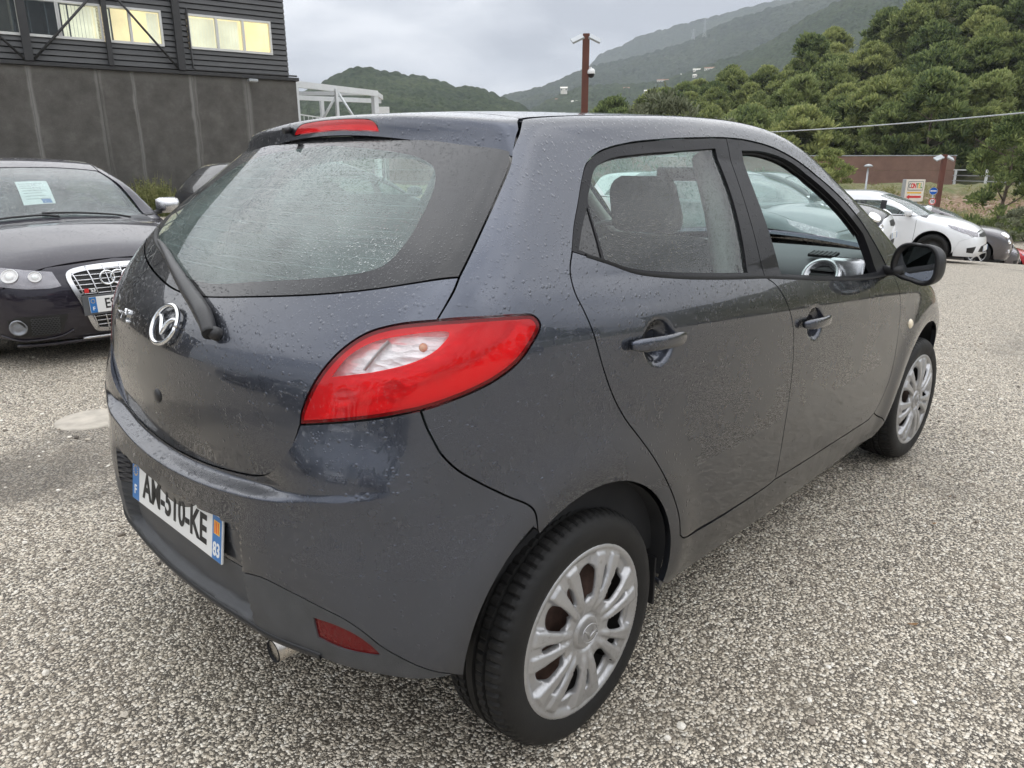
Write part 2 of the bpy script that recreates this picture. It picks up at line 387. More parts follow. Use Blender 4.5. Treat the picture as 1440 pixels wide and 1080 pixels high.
# ------------------------------------------------------------------ materials
class NT:
    def __init__(s, name):
        s.m = bpy.data.materials.new(name); s.m.use_nodes = True; s.t = s.m.node_tree; s.t.nodes.clear(); s.out = s.t.nodes.new('ShaderNodeOutputMaterial')
    def n(s, typ, **k):
        nd = s.t.nodes.new('ShaderNode'+typ)
        for a, b in k.items(): setattr(nd, a, b)
        return nd
    def l(s, a, b): s.t.links.new(a, b)
    def val(s, v, nd, i):
        if hasattr(v, 'links') or hasattr(v, 'is_output'): s.l(v, nd.inputs[i])
        else:
            if isinstance(v, (tuple, list)) and len(v) == 3 and nd.inputs[i].type == 'RGBA': v = (*v, 1)
            nd.inputs[i].default_value = v
    def math(s, op, a, b=0., c=None, clamp=False):
        nd = s.n('Math', operation=op, use_clamp=clamp); s.val(a, nd, 0); s.val(b, nd, 1)
        if c is not None: s.val(c, nd, 2)
        return nd.outputs[0]
    def coord(s, kind='Object', scale=None, loc=None):
        o = s.n('TexCoord').outputs[kind]
        if scale or loc:
            mp = s.n('Mapping'); s.l(o, mp.inputs[0])
            if scale: mp.inputs['Scale'].default_value = scale if hasattr(scale, '__len__') else (scale,)*3
            if loc: mp.inputs['Location'].default_value = loc
            o = mp.outputs[0]
        return o
    def noise(s, vec, scale, detail=4, rough=.55, out=0, dist=0.):
        nd = s.n('TexNoise'); s.l(vec, nd.inputs['Vector']); nd.inputs['Scale'].default_value = scale; nd.inputs['Detail'].default_value = detail
        nd.inputs['Roughness'].default_value = rough; nd.inputs['Distortion'].default_value = dist; return nd.outputs[out]
    def voro(s, vec, scale, feat='F1', rnd=1., out='Distance'):
        nd = s.n('TexVoronoi', feature=feat); s.l(vec, nd.inputs['Vector']); nd.inputs['Scale'].default_value = scale; nd.inputs['Randomness'].default_value = rnd
        return nd.outputs[out] if isinstance(out, str) else [nd.outputs[q] for q in out]
    def mr(s, v, a, b, c=0., d=1., smooth=False):
        nd = s.n('MapRange'); nd.interpolation_type = 'SMOOTHSTEP' if smooth else 'LINEAR'
        s.val(v, nd, 0); s.val(a, nd, 1); s.val(b, nd, 2); s.val(c, nd, 3); s.val(d, nd, 4); return nd.outputs[0]
    def ramp(s, v, stops):
        nd = s.n('ValToRGB'); s.l(v, nd.inputs[0]); e = nd.color_ramp.elements
        e[0].position, e[0].color = stops[0][0], (*stops[0][1], 1); e[1].position, e[1].color = stops[-1][0], (*stops[-1][1], 1)
        for p, c in stops[1:-1]: q = e.new(p); q.color = (*c, 1)
        return nd.outputs[0]
    def mix(s, f, a, b, typ='MIX'):
        nd = s.n('Mix', data_type='RGBA', blend_type=typ); s.val(f, nd, 0); s.val(a, nd, 6); s.val(b, nd, 7); return nd.outputs[2]
    def bump(s, h, dist=.01, strength=1., nrm=None):
        nd = s.n('Bump'); nd.inputs['Strength'].default_value = strength; nd.inputs['Distance'].default_value = dist; s.l(h, nd.inputs['Height'])
        if nrm is not None: s.l(nrm, nd.inputs['Normal'])
        return nd.outputs[0]
    def pr(s, base=(.5, .5, .5), rough=.5, metal=0., nrm=None, spec=.5, coat=0., coat_r=.03, emis=None, estr=0., trans=0., ior=1.5, sheen=0.):
        nd = s.n('BsdfPrincipled'); i = nd.inputs
        for k, v in (('Base Color', base), ('Roughness', rough), ('Metallic', metal), ('Specular IOR Level', spec), ('Coat Weight', coat), ('Coat Roughness', coat_r), ('Transmission Weight', trans), ('IOR', ior)):
            s.val(v, nd, k)
        if nrm is not None: s.l(nrm, i['Normal']); s.l(nrm, i['Coat Normal'])
        if emis is not None: s.val(emis, nd, 'Emission Color'); s.val(estr, nd, 'Emission Strength')
        return nd.outputs[0]
    def done(s, sh, disp=None):
        s.l(sh, s.out.inputs['Surface']); return s.m
def simple(name, base, rough=.5, metal=0., coat=0., var=.12, scale=8, bump=0., bscale=60, spec=.5):
    t = NT(name); c = t.coord(); n = t.noise(c, scale, 5)
    lo = tuple(max(0, x*(1-var)) for x in base); hi = tuple(min(1, x*(1+var)) for x in base)
    col = t.ramp(n, [(.3, lo), (.7, hi)])
    r = t.mr(n, .3, .7, max(0, rough-.05), min(1, rough+.05))
    nr = t.bump(t.noise(c, bscale, 4), .002, bump) if bump else None
    return t.done(t.pr(col, r, metal, nr, coat=coat, spec=spec))
def drops(t, c, strength=1., scale=115., dens=.5, facing=True):
    """rain drops as fine relief: two sizes of bead"""
    h = None
    up = t.n('NewGeometry').outputs['Normal']; sp_ = t.n('SeparateXYZ'); t.l(up, sp_.inputs[0])
    fac = t.mr(sp_.outputs[2], -.05, .45, .13, 1.0) if facing else 1.0
    cov = t.mr(t.noise(c, 3.1, 3), .3, .6, .65, 1.0)
    for k, (sc, lo, hi, wt) in enumerate(((scale, .12, .46, 1.), (scale*2.1, .10, .42, .5))):
        d, col = t.voro(c, sc, out=('Distance', 'Color'))
        sx = t.n('SeparateColor'); t.l(col, sx.inputs[0])
        p = t.math('MULTIPLY', fac, cov) if facing else cov
        on = t.math('LESS_THAN', sx.outputs[0], t.math('MULTIPLY', p, dens))
        r = t.mr(sx.outputs[1], 0., 1., lo, hi)
        q = t.math('DIVIDE', d, r); q = t.math('MULTIPLY', q, q); q = t.math('SUBTRACT', 1., q, clamp=True)
        q = t.math('POWER', q, .6); q = t.math('MULTIPLY', q, t.math('MULTIPLY', on, r)); q = t.math('MULTIPLY', q, wt)
        h = q if h is None else t.math('MAXIMUM', h, q)
    return h
# ------------------------------------------------------------------ shared materials
M = {}
def paint(name, base, metal=.55, rough=.42, flake=.25, dens=.5, dirt=1., coat=1., wet=True, dirt_col=(.10, .09, .075), scale=115., flop=None):
    t = NT(name); c = t.coord()
    fl = t.noise(c, 900, 2); hue = t.noise(c, 2.3, 3)
    col = t.mix(t.mr(fl, .35, .7), tuple(x*(1-flake) for x in base), tuple(x*(1+flake) for x in base))
    if flop:   # metallic flake: brighter seen square on, darker at a slant
        lw = t.n('LayerWeight'); lw.inputs[0].default_value = .35; col = t.mix(t.mr(lw.outputs['Facing'], .12, .62, 0, 1, True), col, flop)
    sp_ = t.n('SeparateXYZ'); t.l(c, sp_.inputs[0])
    # road film: strongest low down, streaked and blotchy
    n1 = t.noise(c, 5.5, 6, .62); st = t.noise(t.coord(scale=(30, 30, 2.5)), 1.0, 4, .6)
    low = t.mr(sp_.outputs[2], .22, .62, 1., 0., True)
    film = t.math('MULTIPLY', low, t.mr(n1, .3, .7, .45, 1.)); film = t.math('MULTIPLY', film, t.mr(st, .3, .7, .7, 1.05))
    film = t.math('MULTIPLY', film, .24*dirt, clamp=True)
    spk = t.mr(t.noise(c, 260, 3, .7), .60, .72, 0, .25); film2 = t.math('MAXIMUM', film, t.math('MULTIPLY', t.math('MULTIPLY', spk, low), dirt))
    thin = t.math('MULTIPLY', t.mr(n1, .5, .8, 0, .06), dirt); film2 = t.math('MAXIMUM', film2, thin)
    col = t.mix(film2, col, dirt_col)
    nr = t.bump(drops(t, c, scale=scale, dens=dens), .0030, .8) if wet else t.bump(t.noise(c, 60, 3), .0005, .2)
    ct = t.math('SUBTRACT', coat, t.math('MULTIPLY', film2, 1.1), clamp=True)
    met = t.math('MULTIPLY', t.math('SUBTRACT', 1., film2, clamp=True), metal)
    cr = t.mr(film2, 0, .5, .015, .25)
    return t.done(t.pr(col, t.mr(film2, 0, .5, rough, .75), met, nr, spec=.05, coat=ct, coat_r=cr))
def thin_ior(t):
    # a pane reflects the same from both of its sides
    b = t.n('NewGeometry').outputs['Backfacing']; return t.mr(b, 0, 1, 1.5, 1/1.5)
def glass(name, tint=(.80, .90, .87), film=.10, film_col=(.55, .60, .58), dens=.6, rough=.0, wet=True, boost=1., scat=.4):
    t = NT(name); c = t.coord()
    nr = t.bump(drops(t, c, scale=150., dens=dens), .004, 1.) if wet else None
    fr = t.n('Fresnel'); t.l(thin_ior(t), fr.inputs[0])
    gl = t.n('BsdfGlossy'); gl.inputs['Roughness'].default_value = rough; gl.inputs['Color'].default_value = (1, 1, 1, 1)
    if nr is not None: t.l(nr, fr.inputs['Normal']); t.l(nr, gl.inputs['Normal'])
    tr = t.n('BsdfTransparent'); tr.inputs[0].default_value = (*tint, 1)
    d0 = t.n('BsdfDiffuse'); d0.inputs[0].default_value = (*film_col, 1); d1 = t.n('BsdfTranslucent'); d1.inputs[0].default_value = (*film_col, 1); df = t.n('MixShader'); df.inputs[0].default_value = scat; t.l(d0.outputs[0], df.inputs[1]); t.l(d1.outputs[0], df.inputs[2])
    m1 = t.n('MixShader'); f = t.mr(t.noise(c, 6, 4), .3, .7, film*.6, film*1.4); t.l(f, m1.inputs[0]); t.l(tr.outputs[0], m1.inputs[1]); t.l(df.outputs[0], m1.inputs[2])
    m2 = t.n('MixShader'); t.l(t.math('MULTIPLY', fr.outputs[0], boost, clamp=True), m2.inputs[0]); t.l(m1.outputs[0], m2.inputs[1]); t.l(gl.outputs[0], m2.inputs[2])
    return t.done(m2.outputs[0])
M['paint'] = paint('dark_grey_metallic_paint', (.086, .095, .120), metal=.80, rough=.27, dens=.62, scale=100., flake=.04, flop=(.026, .028, .034))
M['frit'] = paint('black_glass_border', (.012, .012, .013), metal=0, rough=.2, flake=0, dens=.75, dirt=.5, scale=150.)
M['pillar'] = paint('satin_black_door_frame', (.016, .016, .018), metal=.0, rough=.42, flake=0, dens=.55, dirt=.3, coat=.25)
M['valance'] = simple('dark_grey_valance_plastic', (.060, .062, .066), .55, var=.2, scale=20, bump=.3, bscale=300)
M['rubber'] = simple('black_rubber', (.012, .012, .012), .6, var=.2)
M['trim'] = simple('black_trim_plastic', (.020, .020, .021), .42, var=.2, bump=.2, bscale=200)
M['gap'] = simple('panel_gap_black', (.004, .004, .004), .9)
M['chrome'] = simple('chrome', (.80, .81, .82), .07, 1.0, var=.03)
M['steel'] = simple('brushed_exhaust_steel', (.55, .52, .48), .28, 1.0, var=.15, scale=30)
M['glass'] = glass('tinted_glass_with_rain', (.66, .78, .74), film=.035, dens=.75)
M['rglass'] = glass('heated_rear_glass_with_rain', (.72, .88, .83), film=.22, film_col=(.50, .64, .60), dens=.75, scat=.25)
M['wglass'] = glass('windscreen_glass', (.86, .99, .96), film=.15, film_col=(.70, .92, .86), dens=.7, scat=.85)
M['seat'] = simple('charcoal_seat_cloth', (.022, .022, .024), .95, var=.3, scale=60, bump=.4, bscale=400)
M['dash'] = simple('grey_dashboard_plastic', (.085, .088, .092), .6, var=.1, bump=.3, bscale=500)
M['lining'] = simple('pale_grey_headliner', (.42, .41, .39), .95, var=.06)
M['beige'] = simple('beige_pillar_trim', (.36, .34, .31), .8, var=.06)
M['silver'] = simple('silver_painted_trim', (.55, .56, .57), .25, .8, var=.05)
M['carpet'] = simple('dark_carpet', (.015, .015, .016), 1., var=.3)
M['red'] = None
def lens(name, tint, rough=.02, film=.03):
    t = NT(name); c = t.coord()
    nr = t.bump(drops(t, c, scale=170., dens=.35, facing=False), .002, .7)
    fr = t.n('Fresnel'); t.l(thin_ior(t), fr.inputs[0]); t.l(nr, fr.inputs['Normal'])
    gl = t.n('BsdfGlossy'); gl.inputs['Roughness'].default_value = rough; t.l(nr, gl.inputs['Normal'])
    tr = t.n('BsdfTransparent'); tr.inputs[0].default_value = (*tint, 1)
    df = t.n('BsdfDiffuse'); df.inputs[0].default_value = (.88*tint[0]+.02, .45*tint[1]+.005, .45*tint[2]+.005, 1)
    m1 = t.n('MixShader'); m1.inputs[0].default_value = film; t.l(tr.outputs[0], m1.inputs[1]); t.l(df.outputs[0], m1.inputs[2])
    m2 = t.n('MixShader'); t.l(fr.outputs[0], m2.inputs[0]); t.l(m1.outputs[0], m2.inputs[1]); t.l(gl.outputs[0], m2.inputs[2])
    return t.done(m2.outputs[0])
M['lens_red'] = lens('red_lamp_lens', (1.0, .045, .055), film=.48)
M['lens_orange'] = lens('orange_red_lamp_lens', (1.0, .095, .035), film=.3)
M['lens_clear'] = lens('clear_lamp_lens', (.97, .97, .97), film=.04)
M['lens_dark'] = lens('dark_red_lamp_border', (.30, .012, .016), film=.4)
def reflector_mat():
    t = NT('lamp_reflector'); c = t.coord()
    n = t.noise(c, 26, 3)
    cs = t.coord(scale=(1, 1, 3.2)); h = t.math('ADD', t.voro(cs, 26., out='Distance'), t.math('MULTIPLY', t.noise(cs, 90, 2), .3))
    return t.done(t.pr(t.ramp(n, [(.3, (.70, .70, .70)), (.65, (.97, .97, .97))]), .25, .30, t.bump(h, .006, .55)))
M['reflector'] = reflector_mat()
M['galv_'] = simple('grey_lamp_rib', (.42, .42, .42), .3, .5); M['insert'] = simple('orange_red_lamp_insert', (.95, .20, .05), .5, var=.1, scale=30); M['insert2'] = simple('pale_lamp_insert', (.55, .42, .40), .3, var=.2, scale=40); M['dkred'] = simple('dark_red_rib', (.25, .02, .02), .4); M['bowl_w'] = simple('lamp_bowl_chrome', (.55, .50, .50), .15, .9, var=.2, scale=60)
M['bulb'] = simple('amber_bulb', (.72, .42, .26), .25)
def tyre_mat():
    t = NT('tyre_rubber'); c = t.coord()
    n = t.noise(c, 14, 5, .6); n2 = t.noise(c, 240, 3)
    col = t.ramp(n, [(.3, (.007, .007, .007)), (.75, (.019, .018, .017))])
    return t.done(t.pr(col, t.mr(n, .3, .7, .5, .75), 0, t.bump(n2, .0008, .6), spec=.3))
M['tyre'] = tyre_mat()
def cover_mat():
    t = NT('silver_wheel_cover_paint'); c = t.coord()
    n = t.noise(c, 9, 5, .6); g = t.noise(c, 70, 5, .7)
    col = t.mix(t.mr(n, .4, .75, 0, .35), (.45, .45, .455), (.28, .26, .235)); col = t.mix(t.mr(g, .58, .75, 0, .6), col, (.20, .18, .15))
    return t.done(t.pr(col, t.mr(g, .4, .7, .28, .5), .68, coat=.1, coat_r=.2))
M['cover'] = cover_mat()
M['rust'] = simple('rusty_brake_drum', (.11, .065, .05), .8, .2, var=.4, scale=25, bump=.5, bscale=120)
M['dark_steel'] = simple('dark_wheel_steel', (.035, .033, .032), .5, .5, var=.3)
M['plate_white'] = simple('number_plate_white', (.74, .74, .72), .35, var=.03)
M['plate_blue'] = simple('number_plate_blue', (.03, .16, .42), .35, var=.05)
M['plate_black'] = simple('number_plate_black', (.012, .012, .012), .5)
M['yellow'] = simple('plate_star_yellow', (.8, .5, .05), .5)
M['white'] = simple('white_paint_flat', (.78, .78, .77), .4, var=.03)
M['red_paint'] = simple('red_mark', (.62, .03, .03), .4)
M['mirror'] = simple('mirror_glass', (.85, .88, .88), .02, 1.0, var=.01)
M['turn'] = simple('pale_side_repeater', (.85, .74, .55), .15, coat=1.)
M['paper'] = simple('white_paper', (.80, .82, .80), .7, var=.02)
# ------------------------------------------------------------------ ground
def ground_z(x, y):
    x = np.asarray(x, float); y = np.asarray(y, float)
    u = np.maximum(0, x-1.5)
    d = np.where(u < 34, -.0028*u**2*1.0, -.0028*34**2-.10*(1-np.exp(-(u-34)/20)))
    return d
def ground_mat():
    t = NT('wet_gravel'); c = t.coord()
    geo = t.n('NewGeometry')
    wob = t.noise(c, 55, 2, out=1)
    add = t.n('VectorMath', operation='MULTIPLY_ADD'); t.l(wob, add.inputs[0]); add.inputs[1].default_value = (.012, .012, .012); t.l(c, add.inputs[2]); cw = add.outputs[0]
    d1, col1 = t.voro(cw, 104, out=('Distance', 'Color')); s1 = t.n('SeparateColor'); t.l(col1, s1.inputs[0])
    d2, col2 = t.voro(cw, 170, out=('Distance', 'Color')); s2 = t.n('SeparateColor'); t.l(col2, s2.inputs[0])
    big = t.noise(c, .55, 5, .6); mid = t.noise(c, 2.3, 5, .62)
    stone = t.ramp(s1.outputs[0], [(0, (.20, .175, .145)), (.22, (.47, .42, .35)), (.5, (.76, .69, .585)), (.8, (.92, .86, .76)), (1, (.98, .95, .88))])
    small = t.ramp(s2.outputs[0], [(0, (.13, .115, .10)), (.5, (.46, .42, .36)), (1, (.80, .76, .68))])
    r1 = t.mr(s1.outputs[1], 0, 1, .42, .72)
    q1 = t.math('SUBTRACT', 1., t.math('DIVIDE', d1, r1), clamp=True)      # height of big stones
    q2 = t.math('SUBTRACT', 1., t.math('DIVIDE', d2, .52), clamp=True)
    isb = t.mr(q1, .0, .16)
    base = t.mix(t.mr(q2, .0, .3), (.050, .045, .039), small)
    col = t.mix(isb, base, stone)
    # worn, oily and damp patches
    damp = t.math('MULTIPLY', t.mr(big, .58, .74, 0, 1., True), t.mr(mid, .35, .65, .4, 1.))
    sp_ = t.n('SeparateXYZ'); t.l(c, sp_.inputs[0])
    # darker tracks where cars come and go, behind the row at the left
    trk = t.math('ABSOLUTE', t.math('ADD', t.math('ADD', sp_.outputs[1], t.math('MULTIPLY', sp_.outputs[0], .12)), -1.95)); trk = t.math('ADD', trk, t.math('MULTIPLY', t.math('SUBTRACT', mid, .5), 1.6))
    trk = t.math('MULTIPLY', t.mr(trk, .15, .75, 1, 0, True), t.mr(sp_.outputs[0], -.4, .6, 1, 0, True))
    damp = t.math('MAXIMUM', damp, t.math('MULTIPLY', trk, .9))
    ln = t.noise(t.coord(scale=(.5, 6., 1.)), 1.1, 4, .6); damp = t.math('MAXIMUM', damp, t.mr(ln, .60, .72, 0, .35, True))
    col = t.mix(t.math('MULTIPLY', damp, .68), col, (.045, .040, .036))
    col = t.mix(t.mr(mid, .3, .7, .0, .18), col, (.50, .43, .34)); col = t.mix(1., col, (1., .972, .918), 'MULTIPLY')
    h = t.math('ADD', t.math('MULTIPLY', t.math('POWER', q1, .5), 1.), t.math('MULTIPLY', q2, .45))
    nr = t.bump(h, .010, .85)
    rough = t.mr(damp, 0, 1, .62, .38)
    return t.done(t.pr(col, rough, 0, nr, spec=.35))
def build_ground():
    xs = np.concatenate([np.linspace(-60, -6, 14), np.linspace(-5, 60, 131), np.linspace(64, 90, 8)]); ys = np.concatenate([np.linspace(-80, 30, 56), [34, 40, 60]])
    X, Y = np.meshgrid(xs, ys, indexing='ij'); Z = ground_z(X, Y)
    nx, ny = len(xs), len(ys); V = np.c_[X.ravel(), Y.ravel(), Z.ravel()]
    F_ = [(i*ny+j, (i+1)*ny+j, (i+1)*ny+j+1, i*ny+j+1) for i in range(nx-1) for j in range(ny-1)]
    o = mesh_obj('gravel_ground', V, F_, ground_mat(), smooth=True); tag(o, 'pale wet gravel car park ground', None, None, 'structure'); return o
build_ground()

def pebbles():
    rnd = np.random.RandomState(12); t = (1+5**.5)/2
    b = np.array([(-1, t, 0), (1, t, 0), (-1, -t, 0), (1, -t, 0), (0, -1, t), (0, 1, t), (0, -1, -t), (0, 1, -t), (t, 0, -1), (t, 0, 1), (-t, 0, -1), (-t, 0, 1)])/1.9
    f = np.array([(0, 11, 5), (0, 5, 1), (0, 1, 7), (0, 7, 10), (0, 10, 11), (1, 5, 9), (5, 11, 4), (11, 10, 2), (10, 7, 6), (7, 1, 8), (3, 9, 4), (3, 4, 2), (3, 2, 6), (3, 6, 8), (3, 8, 9), (4, 9, 5), (2, 4, 11), (6, 2, 10), (8, 6, 7), (9, 8, 1)])
    V = []; F_ = []; k = 0
    while k < 5200:
        x, y = rnd.uniform(-2.2, 6.5), rnd.uniform(-4.2, 4.5)
        if -.75 < x < 3.3 and abs(y) < .62: continue
        if (abs(x) < .3 or abs(x-2.49) < .3) and .55 < abs(y) < .9: continue
        r = rnd.gamma(3., .0016)+.002; r = min(r, .014); M3 = np.diag(rnd.uniform(.7, 1.3, 3)*[1, 1, .65]); a = rnd.uniform(0, 6.28); R3 = np.array([[math.cos(a), -math.sin(a), 0], [math.sin(a), math.cos(a), 0], [0, 0, 1]])
        V.append((b*(1+rnd.uniform(-.18, .18, (12, 1))))@M3@R3*r+[x, y, float(ground_z(x, y))+r*.3]); F_.append(f+12*k); k += 1
    m = NT('loose_stone'); g = m.n('NewGeometry').outputs['Random Per Island']; c = m.coord()
    col = m.ramp(g, [(0, (.10, .085, .07)), (.25, (.36, .31, .25)), (.6, (.66, .60, .50)), (1, (.88, .84, .76))])
    tag(mesh_obj('loose_stones', np.vstack(V), np.vstack(F_), m.done(m.pr(col, .6, 0, m.bump(m.noise(c, 500, 3), .001, .5), spec=.35))), 'loose small stones scattered over the gravel', 'stones', None, 'stuff')
    # a few fallen leaves and dry pine needles
    V = []; F_ = []
    for _ in range(46):
        x, y = rnd.uniform(-1.8, 6.), rnd.uniform(-4., 4.2)
        if -.75 < x < 3.3 and abs(y) < .95: continue
        a = rnd.uniform(0, 6.28); L_ = rnd.uniform(.012, .03); w = L_*rnd.uniform(.2, .45); c, s = math.cos(a), math.sin(a); z = float(ground_z(x, y))+.006; n = len(V)
        for u, v, h in ((-L_, 0, .004), (-.3*L_, w, .0), (.4*L_, w*.8, .003), (L_, 0, .006), (.4*L_, -w*.8, .001), (-.3*L_, -w, .002)): V.append((x+u*c-v*s, y+u*s+v*c, z+h))
        F_.append(tuple(range(n, n+6)))
    tag(mesh_obj('fallen_leaves', V, F_, simple('dry_leaf', (.20, .11, .045), .8, var=.5, scale=3)), 'small dry leaves lying on the gravel', 'leaves', None, 'stuff')
pebbles()
# ------------------------------------------------------------------ hills, forest
CX, CY, CZ = -1.217, -1.757, 1.354
def hillmat(name, a, b, c3, sc, dist):
    t = NT(name); c = t.coord()
    n1 = t.noise(c, sc*.12, 5, .6); n2 = t.noise(c, sc, 4, .65); v = t.voro(c, sc*1.3)
    col = t.ramp(n1, [(.3, a), (.5, b), (.72, c3)]); col = t.mix(t.mr(v, .1, .8, 0., .65), col, tuple(x*.35 for x in a))
    col = t.mix(t.mr(n2, .4, .75, 0, .35), col, tuple(min(1, x*1.6) for x in c3))
    return t.done(t.pr(col, .95, 0, t.bump(n2, dist, 1.), spec=.1))
def domes(s, d, cell, seed):
    """tree-top relief: distance to the nearest jittered crown"""
    i0 = np.floor(s/cell); j0 = np.floor(d/cell); best = np.zeros_like(s)
    for di in (-1, 0, 1):
        for dj in (-1, 0, 1):
            i, j = i0+di, j0+dj; h = np.sin(i*127.1+j*311.7+seed)*43758.5453; r1 = h-np.floor(h); h = np.sin(i*269.5+j*183.3+seed)*43758.5453; r2 = h-np.floor(h)
            h = np.sin(i*419.2+j*371.9+seed)*43758.5453; r3 = h-np.floor(h)
            q = np.hypot(s-(i+.2+.6*r1)*cell, d-(j+.2+.6*r2)*cell)/(cell*(.55+.35*r3)); best = np.maximum(best, np.sqrt(np.clip(1-q*q, 0, 1))*(.5+.8*r3))
    return best
def hill(name, label, D, prof, D0, z0, nx, ny, cell, hh, mat, ext=900, power=1.25, rough=0.):
    P = np.array(sorted(prof)); az = np.linspace(P[0, 0], P[-1, 0], nx); hz = np.interp(az, *ncs(P, 2000)); a = np.radians(az)
    V = []; rows = []
    ts_ = np.concatenate([np.linspace(0, 1, ny), [1.25]])
    for t in ts_:
        d = D0+(D-D0)*t
        k = min(t, 1)**power; z = z0+(hz-z0)*k if t <= 1 else hz-60
        x = CX+d*np.cos(a); y = CY+d*np.sin(a); s = a*D
        z = z+(domes(s, np.full_like(s, d), cell, 3.1)*hh if t <= 1 else 0)+rough*(np.sin(s/60+d/50)+np.sin(s/27-d/80)*.6)*math.sin(math.pi*min(t, 1))
        V.append(np.c_[x, y, z])
    V = np.vstack(V); n = len(ts_)
    F_ = [(j*nx+i, j*nx+i+1, (j+1)*nx+i+1, (j+1)*nx+i) for j in range(n-1) for i in range(nx-1)]
    F_ = [f[::-1] for f in F_]
    o = mesh_obj(name, V, F_, mat, smooth=False); tag(o, label, None, None, 'structure'); return o
M['hillA'] = hillmat('wooded_hill', (.014, .028, .010), (.034, .055, .020), (.075, .095, .038), .16, 4.)
M['hillB'] = hillmat('far_wooded_mountain', (.016, .030, .014), (.036, .054, .026), (.075, .092, .048), .09, 8.)
_A = [(59.778, 61.3), (58.715, 72.6), (57.67, 79.5), (56.659, 88.6), (55.607, 95.5), (54.261, 101.0), (53.327, 99.8), (51.446, 95.1), (49.39, 90.2), (47.773, 83.6), (46.19, 81.5), (44.706, 73.2), (43.16, 64), (41.611, 48), (39, 26), (36, 8)]
_A += [(62, 52), (66, 50), (72, 62), (80, 70), (90, 55), (100, 40)]
_B = [(46.5, 105), (44.707, 155.9), (42.904, 174.3), (40.603, 197.2), (38.585, 224.7), (36.436, 241.6), (33.539, 262.1), (31.389, 283.8), (29.45, 314.2), (28.495, 326.6), (26.236, 345), (24.036, 360), (22.195, 372), (19.441, 390), (15.933, 410), (8, 420), (0, 400)]
_B2 = [(45.5, 55), (41.611, 92.8), (39.57, 114.4), (36.531, 122.3), (32.56, 131.4), (29.703, 150.7), (26.943, 169.0), (25.197, 189.2), (23.814, 209.1), (22.692, 221.0), (21.671, 230.8), (19.446, 242.7), (15.961, 253.4), (8, 262), (0, 250)]
_C = [(44.6, 120), (42.643, 212.7), (39.587, 307.2), (38.039, 355.6), (37.503, 384.6), (36.467, 405.5), (35.639, 426.3), (33.706, 462.0), (30.854, 494.5), (27.18, 531.5), (20, 560), (10, 560)]
hill('wooded_hill', 'low wooded hill left of the lamp post', 900, _A, 380, -6, 520, 110, 7.5, 5.0, M['hillA'], rough=2.5)
hill('near_ridge', 'wooded ridge running up to the right under the mountain', 1300, _B2, 520, -8, 520, 110, 8.5, 5.0, M['hillA'], rough=6)
hill('mountain', 'wooded mountain whose top goes into cloud', 2000, _B, 1250, 60, 480, 90, 12, 6.5, M['hillB'], rough=10)
hill('far_mountain', 'pale far mountain behind the lamp post', 3000, _C, 2300, 120, 240, 50, 20, 7, M['hillB'], rough=14)
# valley floor between the car park and the hills
def far_ground():
    V = []; F_ = []; rr = [62, 90, 140, 220, 400, 800, 1600, 3200, 6000]; n = 96
    for r in rr:
        for k in range(n):
            a = 2*math.pi*k/n; x, y = CX+r*math.cos(a), CY+r*math.sin(a)
            V.append((x, y, -4.0 if r < 100 else -4.2-.002*r))
    for i in range(len(rr)-1):
        for k in range(n): F_.append((i*n+k, (i+1)*n+k, (i+1)*n+(k+1) % n, i*n+(k+1) % n))
    V.append((CX, CY, -4.0)); c = len(V)-1
    for k in range(n): F_.append((c, k, (k+1) % n))
    tag(mesh_obj('valley_floor', V, F_, simple('scrubby_ground', (.09, .10, .05), .95, var=.5, scale=.05)), 'green valley floor beyond the car park', None, None, 'structure')
far_ground()
# ------------------------------------------------------------------ foliage
def leafmat(name, dark, mid, light, sc=.5, trans=.25):
    t = NT(name); c = t.coord(); oi = t.n('ObjectInfo'); g = t.n('NewGeometry')
    add = t.n('VectorMath', operation='ADD'); t.l(c, add.inputs[0])
    sv = t.n('VectorMath', operation='SCALE'); t.l(oi.outputs['Location'], sv.inputs[0]); sv.inputs['Scale'].default_value = 1.7; t.l(sv.outputs[0], add.inputs[1])
    n = t.noise(add.outputs[0], sc, 3); rp = g.outputs['Random Per Island']
    f = t.math('ADD', t.math('MULTIPLY', n, .62), t.math('MULTIPLY', rp, .38)); f = t.math('ADD', f, t.math('MULTIPLY', t.math('SUBTRACT', oi.outputs['Random'], .5), .34))
    col = t.ramp(f, [(.25, dark), (.5, mid), (.78, light)])
    b = t.pr(col, .75, 0, spec=.25); tl = t.n('BsdfTranslucent'); t.l(col, tl.inputs[0])
    m = t.n('MixShader'); m.inputs[0].default_value = trans; t.l(b, m.inputs[1]); t.l(tl.outputs[0], m.inputs[2])
    return t.done(m.outputs[0])
M['pine'] = leafmat('pine_needles', (.10, .135, .048), (.25, .29, .105), (.44, .46, .18), .35, .5)
M['pine2'] = leafmat('bluish_pine_needles', (.09, .13, .055), (.22, .27, .10), (.38, .42, .17), .35, .5)
M['olive'] = leafmat('olive_leaves', (.07, .085, .05), (.15, .165, .10), (.28, .30, .20), 1.2)
M['weed'] = leafmat('weeds', (.10, .12, .04), (.22, .23, .09), (.36, .34, .16), 2., .4)
M['bark'] = simple('grey_brown_bark', (.13, .10, .08), .95, var=.4, scale=3, bump=.6, bscale=20)
